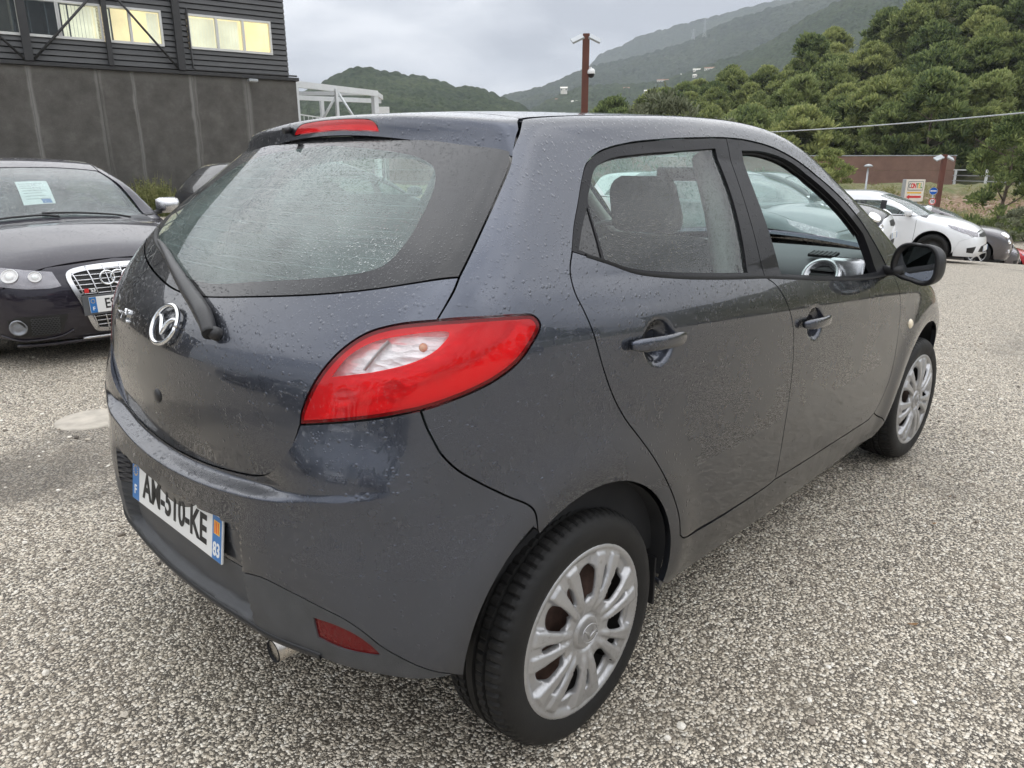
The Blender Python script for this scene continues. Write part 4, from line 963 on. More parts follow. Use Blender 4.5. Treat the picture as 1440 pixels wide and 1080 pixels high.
# road beyond, fence, small white van
FN = empty('white_fence', (77.6, 17.5, 0), math.atan2(11.39-17.52, 72.61-77.65), 'white post and rail fence at the roadside, right of the brown wall', 'fence')
for k in range(7): box_obj('fence_post', k*3.9-.10, k*3.9+.10, -.06, .06, -1.4, .86, M['wsteel'], FN)
for z_ in (.82, .34, -.12): box_obj('fence_rail', -.3, 24, -.03, .03, z_-.045, z_+.045, M['galv'] if z_ < .8 else M['wsteel'], FN)
for k in range(0): pass
def bank():
    """earth bank with broken rock below the wall"""
    A0 = np.array([78.9, 17.3]); B0 = np.array([42., 55.]); C0 = np.array([72., 8.0]); 
    top = [np.array([86., -14.]), np.array([78., 1.]), np.array([77.0, 9.5]), np.array([78.6, 17.4]), np.array([70.2, 26.0]), np.array([62.5, 34.0]), np.array([50, 47]), np.array([36., 62.])]
    P = smooth_line([(p[0], p[1], 0) for p in top], 1.0)[:, :2]; n = len(P); V = []; rows = 26; rnd = np.random.RandomState(8)
    cam2 = np.array([CX, CY]); nz = rnd.rand(n*2, rows*2)
    for j in range(rows):
        t = j/(rows-1)
        for i in range(n):
            d = (cam2-P[i]); d = d/np.linalg.norm(d); w = 19*t
            z = -.75 if t == 0 else -.75-(.10*t*3+2.6*sst(t, .15, .95))
            q = P[i]+d*w; b = (domes(np.array([i*1.0]), np.array([w]), 1.7, 5.)[0]*.5+domes(np.array([i*1.]), np.array([w]), .8, 2.)[0]*.25)*math.sin(math.pi*min(1, t*1.05)); V.append((q[0], q[1], z+b+.15*rnd.rand()*(t > 0)))
    # road shelf behind the top edge
    m = len(V)
    for i in range(n): d = (P[i]-cam2); d = d/np.linalg.norm(d); q = P[i]+d*14; V.append((q[0], q[1], -.9))
    F_ = [(j*n+i, j*n+i+1, (j+1)*n+i+1, (j+1)*n+i) for j in range(rows-1) for i in range(n-1)]+[(i, m+i, m+i+1, i+1) for i in range(n-1)]
    t = NT('earth_bank'); c = t.coord(); n1 = t.noise(c, .35, 6, .65); v, vc = t.voro(c, 1.1, out=('Distance', 'Color')); g = t.noise(c, 4, 5, .7)
    col = t.ramp(g, [(.3, (.14, .085, .055)), (.5, (.27, .18, .12)), (.7, (.42, .32, .24))]); col = t.mix(t.mr(v, .05, .4, .55, 0), col, (.50, .43, .37))
    col = t.mix(t.mr(n1, .50, .60, 0, .85, True), col, (.085, .105, .035)); s = t.n('SeparateXYZ'); t.l(c, s.inputs[0]); col = t.mix(t.mr(s.outputs[2], -1.5, -.8, 0, .75), col, (.13, .145, .055))
    o = mesh_obj('earth_bank', V, F_, t.done(t.pr(col, .95, 0, t.bump(t.math('ADD', g, v), .15, .9)))); tag(o, 'rough brown earth bank with broken rock', None, None, 'structure')
bank()
def shrubs():
    rnd = np.random.RandomState(9); V = []; F_ = []
    for _ in range(150):
        az = math.radians(rnd.uniform(7, 32)); d = rnd.uniform(56, 74); x, y = CX+d*math.cos(az), CY+d*math.sin(az); z = -.9-2.4*sst(np.array((76-d)/19), .1, .95); r = rnd.uniform(.3, .9)
        for _ in range(60):
            u = rnd.normal(size=3); u /= np.linalg.norm(u); p = np.array([x, y, z])+u*r*[1, 1, .7]; q = u+rnd.normal(size=3)*.5+[0, 0, .6]; q /= np.linalg.norm(q); w = np.cross(q, rnd.normal(size=3)); w /= np.linalg.norm(w); L_ = rnd.uniform(.15, .35); k = len(V)
            V += [p-w*.05, p+w*.05, p+q*L_]; F_.append((k, k+1, k+2))
    tag(mesh_obj('bank_scrub', V, F_, M['weed']), 'low scrub and dry grass on the bank', 'scrub', None, 'stuff')
shrubs()
# direction sign
SG = empty('direction_sign', (32.46, 7.86, 0), 0, 'white advertising sign with a red arrow, above the white hatchback bonnet', 'sign')
pts = [(32.35, 8.14, .71), (32.84, 7.63, .73), (32.62, 7.60, -.04), (32.10, 8.06, -.10)]
ex = (Vector(pts[1])-Vector(pts[0])); Wd = ex.length*1.03; nrm = Vector((0, 0, 1)).cross(ex).normalized(); nrm = -nrm if nrm.dot(Vector((CX-32.4, CY-7.8, 0))) < 0 else nrm
Ms_ = frame(Vector((-.0, 0, .32)), (ex.x, ex.y, 0), nrm)
M['cream'] = simple('cream_sign_face', (.74, .70, .60), .5, var=.04); M['green'] = simple('green_sign_ink', (.08, .30, .10), .5); M['signgrey'] = simple('grey_sign_border', (.22, .24, .22), .5)
def sp_box(name, x0, x1, y0, y1, z0, z1, mat, par, bev=0): b = bmesh.new(); box(b, x0, x1, y0, y1, z0, z1, bev, Ms_); return bm_obj(name, b, mat, par)
sp_box('sign_box', -.40, .36, -.43, .43, -.26, -.002, M['galv'], SG, .01); sp_box('sign_face', -.38, .38, -.43, .43, .0, .02, M['cream'], SG)
sp_box('badge', -.30, .32, .0, .36, .02, .03, M['signgrey'], SG, .006); sp_box('badge_field', -.275, .295, .03, .33, .031, .036, M['cream'], SG)
for ch, x, m in (('C', -.225, 'signgrey'), ('O', -.125, 'red_paint'), ('N', -.02, 'red_paint'), ('T', .075, 'green'), ('E', .155, 'yellow'), ('L', .235, 'green')): text_obj('sign_letter', ch, .26, M[m], SG, Ms_ @ Matrix.Translation((x, .175, .038)), sx=.55, bold=.012)
sp_box('sign_line', -.30, .28, -.12, -.06, .021, .024, M['yellow'], SG)
b = bmesh.new(); box(b, -.20, .28, -.29, -.21, .021, .03, 0, Ms_); bm_obj('arrow_shaft', b, M['red_paint'], SG)
mesh_obj('arrow_head', [Ms_ @ Vector(q) for q in ((-.32, -.25, .03), (-.19, -.34, .03), (-.19, -.16, .03))], [(0, 1, 2)], M['red_paint'], SG)
for s in (-.25, .2): b = bmesh.new(); box(b, s-.03, s+.03, -3.2, -.42, -.15, -.09, 0, Ms_); bm_obj('sign_post', b, M['galv'], SG)
def disc_sign(name, loc, r, lab, kind):
    d = Vector((CX-loc[0], CY-loc[1], 0)).normalized(); g = float(ground_z(loc[0], loc[1])); o = empty(name, (loc[0], loc[1], g), 0, lab, 'sign'); Md = frame((0, 0, loc[2]-g), Vector((0, 0, 1)).cross(d), d); Q = Md @ Matrix.Rotation(math.radians(90), 4, 'X')
    lathe('disc', [(0, .0), (r, .0), (r, -.02)], M['white'], o, seg=32, M=Md @ Matrix.Rotation(math.radians(-90), 4, 'X'))
    if kind == 'blue':
        b = bmesh.new(); bmesh.ops.create_circle(b, cap_ends=True, segments=32, radius=r*.92, matrix=Md @ Matrix.Translation((0, 0, .006))); bm_obj('blue_field', b, simple('sign_blue', (.01, .10, .42), .4), o)
        b = bmesh.new(); box(b, -r*.75, r*.75, -.018, .03, .008, .012, 0, Md); bm_obj('white_bar', b, M['plate_white'], o)
    else:
        b = bmesh.new(); bmesh.ops.create_circle(b, cap_ends=True, segments=32, radius=r*.97, matrix=Md @ Matrix.Translation((0, 0, .006))); bm_obj('red_ring', b, M['red_paint'], o)
        b = bmesh.new(); bmesh.ops.create_circle(b, cap_ends=True, segments=32, radius=r*.72, matrix=Md @ Matrix.Translation((0, 0, .009))); bm_obj('white_field', b, M['white'], o)
        text_obj('digits', '10', r*1.1, M['plate_black'], o, Md @ Matrix.Translation((0, 0, .012)), bold=.006)
    tube('post', [(-.0, 0, -.2), (0, 0, loc[2]-g)], .03, M['galv'], o, seg=8).location = -d*.05
    return o
disc_sign('round_sign', (36.4, 8.2, .19), .165, 'round blue road sign with a white bar, left of the brown post', 'blue')
disc_sign('speed_sign', (36.15, 8.12, -.25), .145, 'round red-ringed speed limit sign under the blue one', 'red')
# small grey street lamp
sl = empty('street_lamp', (52.85, 16.75, -2.6), 0, 'slim grey street lamp with a flat head in front of the brown wall', 'street lamp')
tube('lamp_pole', [(0, 0, -.5), (0, 0, 3.70)], [.09, .055], M['galv'], sl, seg=10); lathe('lamp_head', [(0, .16), (.20, .10), (.30, .0), (.22, -.04), (0, -.04)], M['galv'], sl, seg=20, axis='Z', M=Matrix.Translation((0, 0, 3.8)))
# overhead cable
cb = []
for k in range(41):
    t = k/40; p = Vector((47.5, 31.0, 3.42))*(1-t)+Vector((31.5, -8.5, 4.15))*t; p.z -= 1.6*4*t*(1-t)*.35; cb.append(p)
tag(tube('overhead_cable', cb, .035, M['galv'], None, seg=6), 'pale cable sagging across the pine slope', 'cable')
# manhole patch at the left
mh = lathe('drain_cover', [(0, .008), (.17, .008), (.18, .004), (.185, -.01)], simple('pale_drain_cover', (.42, .38, .32), .8, var=.2, scale=12, bump=.5), None, seg=36, axis='Z', M=Matrix.Translation((-.02, 2.62, 0))); tag(mh, 'pale round cover set in the gravel left of the near car', 'cover')
print('building done', round(time.time()-T0, 1))
# ------------------------------------------------------------------ dark grey hatchback, parked in front
_zc=ncs([(-.8,1.055),(-.2,1.045),(.4,1.005),(1.1,.95),(1.8,.895),(2.5,.83),(3.3,.74)])
def mz_side(x,ay,z):
    # wheel arch flares (negative = outwards)
    r=np.sqrt(x**2+(z-.30)**2); r2=np.sqrt((x-2.49)**2+(z-.30)**2)
    f=-.012*gaus(r,.41,.07)*sst(z,.1,.3) -.014*gaus(r2,.41,.07)*sst(z,.1,.3)
    # concave door flank above the sill
    f=f+.006*gaus(z,.50,.15)*gaus(x,1.2,.75)
    u=(z-np.interp(x,*_zc))/.010
    f=f+.22*.010*np.logaddexp(0,np.clip(u,-40,40))*sst(x,-.25,.25)*(1-sst(z-np.interp(x,*_zc),.10,.32)*.0)-.22*np.maximum(0,z-np.interp(x,*_zc)-.09)*sst(x,-.25,.25)
    return f
def mz_rear(x,ay,z):
    return 0.
def bu_rear(x,ay,z):
    zl=.690+.16*ay**2
    a=(.036*(1-sst(ay,.34,.58))+.006)*(1-sst(z,zl-.022,zl-.003))*(1-sst(ay,.62,.74))
    p=.027*sst(.345-ay,-.010,.010)*sst(z,.375,.395)*(1-sst(z,.598,.610))
    e=.030*sst(ay,.30,.60)*(1-sst(z,.70,.90))*sst(-(ay-.73-.427*(.915-z)),.0,.12)
    return -a+p-e
MZ=dict(
 W=[(-.75,.74),(-.4,.800),(0,.836),(.5,.8475),(1.2,.8475),(2,.845),(2.49,.838),(2.9,.80),(3.3,.72)],
 zc=[(-.8,1.04),(-.2,1.03),(.4,.99),(1.1,.93),(1.8,.87),(2.5,.80),(3.3,.72)],
 tum=[(-.9,.010),(-.6,.004),(-.35,.0),(-.2,.002),(-.1,.006),(-.03,.012),(.02,.020),(.08,.034),(.14,.055),(.25,.105),(.35,.160),(.45,.220),(.55,.285)],
 tuck=[(.1,.09),(.2,.05),(.3,.022),(.4,.006),(.5,.0),(.7,0),(1.6,0)],
 nar=[(-.8,.06),(-.2,.05),(.3,.015),(.8,0),(2,.0),(3.3,0)], zn=(1.0,1.45),
 ZR=[(-.6,1.385),(-.3,1.442),(0,1.481),(.4,1.503),(.8,1.512),(1.15,1.505),(1.4,1.480),(1.6,1.436),(1.9,1.316),(2.2,1.152),(2.4,1.03),(2.55,.95),(2.8,.89),(3.0,.83),(3.15,.76),(3.3,.62)],
 crown=[(-.6,.13),(0,.11),(.8,.08),(1.4,.07),(2.2,.10),(3.3,.2)],
 cw=[(-.6,0),(.6,0),(1.2,.06),(1.6,.15),(2.2,.16),(2.6,.08),(3.3,.05)],
 XR=[(.15,-.40),(.25,-.50),(.35,-.555),(.45,-.572),(.6,-.572),(.69,-.567),(.8,-.575),(.9,-.571),(.98,-.552),(1.04,-.512),(1.1,-.455),(1.2,-.345),(1.3,-.215),(1.4,-.085),(1.5,.05)],
 cr=[(.2,.17),(.6,.19),(.8,.22),(.95,.25),(1.1,.22),(1.4,.22)],
 kab=[(.2,.38),(.6,.38),(.9,.34),(1.05,.24),(1.2,.13),(1.4,.08)],
 kac=[(-.6,.05),(.3,.06),(1.5,.07),(2.2,.10),(3.3,.16)],
 kfa=[(.2,.4),(1.,.4)],
 XF=[(.15,3.08),(.3,3.22),(.5,3.26),(.7,3.25),(.8,3.2),(.95,3.1)],
 cf=[(.2,.45),(1.,.5)],
 zb=.17, side=mz_side, rear=mz_rear)
mz=Shape(**MZ)

BU=dict(MZ); BU['rear']=bu_rear; bu=Shape(**BU)
SPD=dict(MZ); SPD['XR']=[(1.2,-.10),(1.38,-.078),(1.42,-.066),(1.46,-.058),(1.5,-.05)]; SPD['cr']=[(1.2,.20),(1.5,.20)]; SPD['kab']=[(1.2,.06),(1.5,.06)]; SPD['kac']=[(-.6,.030),(.3,.030),(1.5,.1)]
sp=Shape(**SPD)
def zat(sh, x, y):
    q, ok = sh.cast([(x, y, 1.9)], [(0, 0, -1.)], 0, 1.8, n=300); return tuple(q[0])
def yat(sh, x, z, s=-1):
    q, ok = sh.cast([(x, s*1.2, z)], [(0, -s*1., 0)], 0, 1.2, n=300); return tuple(q[0])
def xat(sh, y, z):
    q, ok = sh.cast([(-1.2, y, z)], [(1., 0, 0)], 0, 1.6, n=300); return tuple(q[0])
def mir(P): return np.array(P)*[1, -1, 1]
def R2(P, st=.012): return smooth_line(P, st)
def both(root, fn):
    """build a part for the right side and its mirror image for the left"""
    return [fn(False), fn(True)]
HB = empty('hatchback_car', (0, 0, 0), 0, 'dark grey-blue five-door hatchback beaded with rain, filling the picture, seen from its rear right corner', 'car')
# seams (right side, x forward from the rear axle, z up)
gt = R2([(-.048, 0, 1.4265), (-.046, -.167, 1.4235), (-.040, -.348, 1.412), (-.033, -.500, 1.396), (-.014, -.606, 1.381)])
gs = R2([(-.014, -.606, 1.381), (-.036, -.625, 1.358), (-.105, -.658, 1.300), (-.184, -.691, 1.235), (-.241, -.711, 1.184), (-.275, -.719, 1.150)])
gb = R2([(-.275, -.719, 1.150), (-.326, -.646, 1.137), (-.370, -.553, 1.119), (-.412, -.434, 1.101), (-.456, -.269, 1.083), (-.487, -.10, 1.067), (-.494, 0, 1.062)])
ts = R2([(-.275, -.719, 1.150), (-.294, -.724, 1.127), (-.326, -.725, 1.092), (-.338, -.724, 1.078)])
lu = R2([(-.338, -.724, 1.078), (-.384, -.658, 1.067), (-.415, -.612, 1.050), (-.447, -.577, 1.020), (-.479, -.547, .975), (-.501, -.519, .918), (-.511, -.508, .884), (-.512, -.507, .864)])
lo_ = R2([(-.338, -.724, 1.078), (-.268, -.772, 1.080), (-.190, -.793, 1.076), (-.152, -.799, 1.070), (-.138, -.804, 1.050), (-.170, -.808, 1.014), (-.208, -.807, .985), (-.254, -.799, .962), (-.302, -.783, .944), (-.357, -.755, .926), (-.389, -.730, .915)])
lb = R2([(-.389, -.730, .915), (-.436, -.677, .900), (-.477, -.605, .884), (-.512, -.507, .864)])
tb = R2([(-.512, -.507, .864), (-.522, -.488, .818), (-.530, -.449, .770), (-.535, -.411, .740), (-.541, -.370, .724), (-.553, -.266, .708), (-.563, -.13, .697), (-.566, 0, .693)])
bs = R2([(-.389, -.730, .915), (-.384, -.739, .884), (-.375, -.750, .853), (-.366, -.758, .829), (-.342, -.774, .795), (-.301, -.793, .760), (-.248, -.812, .721), (-.187, -.832, .676), (-.172, -.834, .622)])
AR, AC = .357, (0.0, .305)
a0, a1 = math.atan2(.622-AC[1], -.172), math.radians(-8)
arch_f = np.array([(AC[0]+AR*math.cos(a), -.845, AC[1]+AR*math.sin(a)) for a in np.linspace(math.atan2(.317, -.172), a1, 48)])
arch_b = np.array([(AC[0]+AR*math.cos(a), -.80, AC[1]+AR*math.sin(a)) for a in np.linspace(math.atan2(.317, -.172), math.radians(175), 30)])
rd_r = R2([(.022, -.750, 1.177), (-.008, -.770, 1.140), (-.016, -.789, 1.098), (-.004, -.806, 1.060), (.014, -.819, 1.010), (.036, -.829, .940), (.072, -.835, .862), (.118, -.840, .795), (.169, -.847, .737), (.224, -.853, .672), (.280, -.857, .600), (.333, -.855, .522), (.367, -.851, .457), (.385, -.846, .402)])
rd_b = R2([(.385, -.846, .402), (.405, -.846, .386), (.55, -.84, .366), (.75, -.835, .358), (.95, -.832, .357), (1.000, -.832, .362)])
bg = R2([(.868, -.79, 1.035), (.915, -.806, 1.008), (.962, -.829, .945), (.998, -.839, .869), (1.009, -.844, .776), (1.006, -.846, .665), (1.000, -.840, .529), (1.000, -.837, .44), (1.000, -.832, .362)])
fd_b = R2([(1.000, -.832, .362), (1.2, -.83, .355), (1.448, -.83, .352), (1.70, -.83, .348), (1.880, -.83, .350), (1.922, -.830, .362)])
fd_f = R2([(1.922, -.830, .362), (1.966, -.837, .410), (2.020, -.844, .500), (2.048, -.843, .620), (2.056, -.840, .730), (2.045, -.825, .850), (2.010, -.80, .93)])
fr_t = R2([(.022, -.750, 1.177), (.062, -.722, 1.225), (.109, -.694, 1.270), (.165, -.661, 1.326), (.202, -.643, 1.357), (.262, -.629, 1.382), (.379, -.618, 1.403), (.577, -.612, 1.418), (.80, -.606, 1.428), (.933, -.600, 1.430), (1.081, -.596, 1.425), (1.277, -.598, 1.403), (1.481, -.612, 1.351), (1.66, -.640, 1.277), (1.83, -.69, 1.165), (1.93, -.745, 1.04), (2.010, -.80, .93)])
k_b = int(np.argmin(np.abs(fr_t[:, 0]-.934)))
belt = R2([(.022, -.750, 1.177), (.127, -.763, 1.146), (.232, -.776, 1.112), (.400, -.786, 1.084), (.62, -.79, 1.058), (.868, -.793, 1.035)])
belt2 = R2([(.868, -.793, 1.035), (1.2, -.802, .995), (1.5, -.806, .962), (1.72, -.808, .942), (2.010, -.80, .93)])
bg_up = R2([(.934, -.600, 1.430), (.913, -.654, 1.319), (.889, -.716, 1.200), (.874, -.767, 1.102), (.868, -.793, 1.035)])
# A-pillar / roof ditch line
dt = [zat(mz, x, y) for x, y in ((2.36, -.735), (2.2, -.700), (2.0, -.650), (1.8, -.605), (1.6, -.572), (1.4, -.556), (1.1, -.552), (.8, -.552), (.5, -.552), (.25, -.551), (.08, -.550))]
ditch = R2(dt, .02)
sp_c = np.array([(.066, -.553, 1.436), (.033, -.581, 1.416), (-.014, -.606, 1.381)])
# --- body side with rear quarter, roof rail and sill
sill = np.array([(.354, -.80, .255), (.40, -.80, .225), (1.2, -.80, .205), (2.05, -.80, .215), (2.10, -.82, .27), (2.04, -.83, .31), (1.922, -.83, .362)])
side_poly = chain(sp_c[::1], gs, ts, lo_, bs, arch_f, sill, fd_b[::-1], rd_b[::-1], rd_r[::-1], fr_t, [(2.10, -.79, .955), (2.30, -.77, .94)], ditch)
both(HB, lambda m: panel('body_side', mz, side_poly, Planar((.3, .8, -.5)), M['paint'], HB, res=.018, mirror=m))
# --- tailgate
tg_half = chain(gb[::-1], ts, lu, tb)          # centre glass edge -> corner -> lamp -> bottom centre
tg_poly = chain(tg_half, mir(tg_half)[::-1])
TG = panel('tailgate', mz, tg_poly, Planar((.93, 0, -.36)), M['paint'], HB, res=.014)
g_half = chain(gt, gs, gb); g_poly = chain(g_half, mir(g_half)[::-1])
tr_half = R2([(-.082, 0, 1.402), (-.088, -.257, 1.388), (-.091, -.385, 1.371), (-.107, -.458, 1.348), (-.143, -.502, 1.314), (-.207, -.539, 1.261), (-.272, -.560, 1.206), (-.322, -.553, 1.166), (-.349, -.515, 1.149), (-.392, -.400, 1.131), (-.435, -.229, 1.110), (-.462, -.09, 1.094), (-.465, 0, 1.092)])
tr_poly = chain(tr_half, mir(tr_half)[::-1])
PG = Planar((.75, 0, -.66))
GB = panel('rear_window_border', mz, g_poly, PG, M['frit'], HB, res=.016, holes=[tr_poly], gap=.003, flange=.012, off=-.001)
GL = panel('rear_window', mz, tr_poly, PG, M['rglass'], HB, res=.018, gap=0, flange=0, off=-.001)
for k in range(11):
    z = 1.125+k*.0245; P = []
    for y in np.linspace(-.56, .56, 57):
        q, ok = mz.cast([(-1., y, z-.0*y*y)], [(1., 0, 0)], 0, 1.4, n=280); P.append(q[0])
    P = np.array(P); ins = inside(PG.to2(P), PG.to2(tr_poly)); P = P[ins]
    if len(P) > 5: ribbon('defroster_line', mz, P, .0016, M['dash'], HB, off=-.004)
# --- spoiler and brake light
bl = R2([(-.055, .196, 1.4305), (-.053, .190, 1.445), (-.052, .165, 1.462), (-.052, .10, 1.4665), (-.052, 0, 1.467), (-.052, -.10, 1.4665), (-.052, -.165, 1.462), (-.053, -.190, 1.445), (-.055, -.196, 1.4305)], .01)
sf = [zat(mz, x, y) for x, y in ((.105, 0), (.105, -.2), (.100, -.38), (.088, -.47), (.072, -.54), (.066, -.560))]
s_half = chain(R2([(-.062, 0, 1.4225), (-.061, -.167, 1.4215), (-.052, -.348, 1.411), (-.042, -.500, 1.398), (-.020, -.604, 1.386)]), [(.030, -.592, 1.422), (.066, -.566, 1.436)], R2(sf)[::-1])
s_poly = chain(s_half, mir(s_half)[::-1])
PS = Planar((.62, 0, -.78))
SPO = panel('spoiler', sp, s_poly, PS, M['paint'], HB, res=.012, gap=.002, flange=.03, holes=[bl])
BRK = panel('high_brake_light', sp, bl, PS, M['lens_red'], SPO, res=.008, gap=.002, flange=.0)
panel('brake_light_housing', sp, bl, PS, M['reflector'], BRK, res=.012, gap=.002, flange=.0, off=-.012)
tube('washer_nozzle', [(-.050, .225, 1.450), (-.072, .225, 1.446)], [.010, .008], M['trim'], SPO, seg=12)
# --- roof
rf = [zat(mz, 1.56, y) for y in (0, -.2, -.4, -.56)]
roof_half = chain(R2([zat(mz, x, y) for x, y in ((.109, 0), (.109, -.2), (.104, -.38), (.092, -.47), (.078, -.53))]), R2([zat(mz, x, y) for x, y in ((.085, -.540), (.25, -.541), (.5, -.542), (.8, -.542), (1.1, -.542), (1.4, -.545), (1.56, -.552))]), R2(rf[::-1]))
roof_poly = chain(roof_half, mir(roof_half)[::-1])
panel('roof', mz, roof_poly, Planar((0, 0, -1)), M['paint'], HB, res=.03, gap=.001)
both(HB, lambda m: ribbon('roof_moulding', mz, R2([zat(mz, x, -.547) for x in (.08, .3, .6, .9, 1.2, 1.45)]), .014, M['trim'], HB, off=-.006, mirror=m))
panel('headliner', mz, roof_poly, Planar((0, 0, -1)), M['lining'], HB, res=.06, gap=.0, flange=0, off=-.045)
# --- tail lamps
def lamp_mat(m):
    L3 = chain(lu[::-1], lo_, lb)           # full outline
    d = Planar((.75, .62, -.10))
    wh = R2([(-.474, -.572, .967), (-.451, -.594, 1.005), (-.424, -.623, 1.030), (-.398, -.662, 1.045), (-.329, -.748, 1.056), (-.346, -.743, 1.034), (-.370, -.730, 1.016), (-.398, -.702, 1.000), (-.437, -.649, .983)], .01)
    i2 = d.to2(L3); ins_ = inset(resample(i2, .012), .009)
    def lift(Q):
        O, D = d.rays(Q, (L3@d.d).min()-.45); q, ok = mz.cast(O, D, 0, 1.4, n=140); return q
    inner = lift(ins_)
    W2 = d.to2(wh)
    LB_ = panel('tail_lamp', mz, L3, d, M['lens_dark'], HB, res=.009, gap=.0025, flange=.012, mirror=m, holes=[inner])
    # orange lower band: below a curve that runs parallel to the lower edge
    low = [(-.49, -.575, .903), (-.455, -.640, .925), (-.40, -.705, .955), (-.33, -.757, .985), (-.26, -.790, 1.018), (-.215, -.801, 1.050), (-.20, -.80, 1.069)]
    panel('red_lens', mz, inner, d, M['lens_red'], LB_, res=.009, gap=.0, flange=.0, mirror=m, holes=[wh])
    panel('clear_lens', mz, wh, d, M['lens_clear'], LB_, res=.008, gap=.0, flange=.0, mirror=m)
    panel('clear_insert', mz, wh+[.004, .0, 0], d, M['reflector'], LB_, res=.008, gap=-.004, flange=.0, mirror=m, off=-.020)
    for e0, e1 in (((-.437, -.625, .983), (-.405, -.655, 1.043)),):
        ribbon('clear_rib', mz, smooth_line([e0, (np.array(e0)+np.array(e1))/2, e1], .01), .0022, M['galv_'], LB_, off=-.007, mirror=m, thick=.010)
    rf_ = panel('lamp_reflector', mz, L3, d, M['reflector'], LB_, res=.012, gap=.004, flange=.0, mirror=m, off=-.026)
    band = [np.array(q) for q in smooth_line(low, .02)]+[np.array(q) for q in smooth_line([(-.20, -.80, 1.062), (-.165, -.803, 1.04), (-.178, -.806, 1.018), (-.212, -.805, .992), (-.256, -.797, .972), (-.304, -.781, .954), (-.358, -.753, .937), (-.436, -.675, .911), (-.475, -.605, .896), (-.497, -.55, .885)], .02)]
    panel('orange_insert', mz, np.array(band), d, M['insert'], LB_, res=.012, gap=.001, flange=.01, mirror=m, off=-.014)
    panel('wing_insert', mz, np.array([(-.285, -.775, 1.062), (-.21, -.795, 1.066), (-.235, -.795, 1.035), (-.30, -.765, 1.00), (-.36, -.73, .975), (-.37, -.725, .99), (-.32, -.755, 1.02)]), d, M['insert2'], LB_, res=.012, gap=.001, flange=.01, mirror=m, off=-.016)
    for (yy, zz, rr) in ((-.60, .925, .024), (-.690, .950, .022)):
        x_ = xat(mz, yy, zz)[0]; n_ = mz.N(np.array([(x_, yy, zz)]))[0]; q_ = np.array([x_, yy, zz])-n_*.012
        if m: q_ = q_*[1, -1, 1]; n_ = n_*[1, -1, 1]
        lathe('lamp_bowl', [(rr, .004), (rr*.9, .0), (rr*.6, -.008), (0, -.012)], M['bowl_w'], LB_, seg=28, M=frame(q_, (0, 1, 0), n_) @ Matrix.Rotation(math.radians(90), 4, 'X'))
    ribs = [low]
    for q in ribs:
        P = R2(q); ribbon('lamp_rib', mz, P, .004, M['dkred'], LB_, off=-.006, mirror=m, thick=.010)
    for (cx, cy, cz, r) in ((-.366, -.714, 1.026, .0085),):
        b = bmesh.new(); bmesh.ops.create_uvsphere(b, u_segments=14, v_segments=10, radius=r)
        bm_obj('lamp_bulb', b, M['bulb'], LB_, True, loc=(cx+.009, (-cy if m else cy)+(.009 if not m else -.009), cz))
both(HB, lamp_mat)
# --- rear bumper with valance
va_half = R2([(-.588, 0, .498), (-.586, -.20, .498), (-.580, -.33, .500), (-.566, -.413, .512), (-.535, -.486, .496), (-.514, -.551, .483), (-.495, -.607, .469), (-.477, -.643, .445), (-.462, -.668, .420), (-.443, -.694, .398), (-.402, -.733, .362), (-.358, -.760, .336)])
bu_half = chain(tb[::-1], lb[::-1], bs, arch_b, va_half[::-1])
bu_poly = chain(bu_half, mir(bu_half)[::-1])
CB = Cyl(.25, 0, .8, math.radians(24))
BUM = panel('rear_bumper', bu, bu_poly, CB, M['paint'], HB, res=.009, gap=.002, flange=.014)
vb_half = R2([(-.358, -.760, .332), (-.40, -.72, .330), (-.455, -.62, .334), (-.50, -.48, .336), (-.530, -.3, .342), (-.545, -.12, .346), (-.547, 0, .347)])
va_poly = chain(va_half, vb_half, mir(vb_half)[::-1], mir(va_half)[::-1])
rf_o = R2([(-.520, -.533, .452), (-.505, -.590, .451), (-.487, -.632, .437), (-.468, -.658, .410), (-.462, -.665, .395), (-.480, -.632, .392), (-.503, -.585, .395), (-.519, -.538, .404)], .008)
VAL = panel('bumper_valance', bu, va_poly, CB, M['valance'], HB, res=.012, gap=.0015, flange=.035, holes=[rf_o, mir(rf_o)[::-1]], off=-.002)
both(HB, lambda m: panel('rear_reflector', bu, rf_o, CB if not m else CB, M['lens_dark'], VAL, res=.008, gap=.001, flange=.01, off=-.006, mirror=m))
both(HB, lambda m: panel('reflector_backing', bu, rf_o, CB, M['red_paint'], VAL, res=.012, gap=.001, flange=0, off=-.012, mirror=m))
ribbon('lower_lip', bu, R2([xat(bu, y, .366) for y in np.linspace(-.55, .55, 21)]), .012, M['trim'], VAL, off=.004, thick=.01)
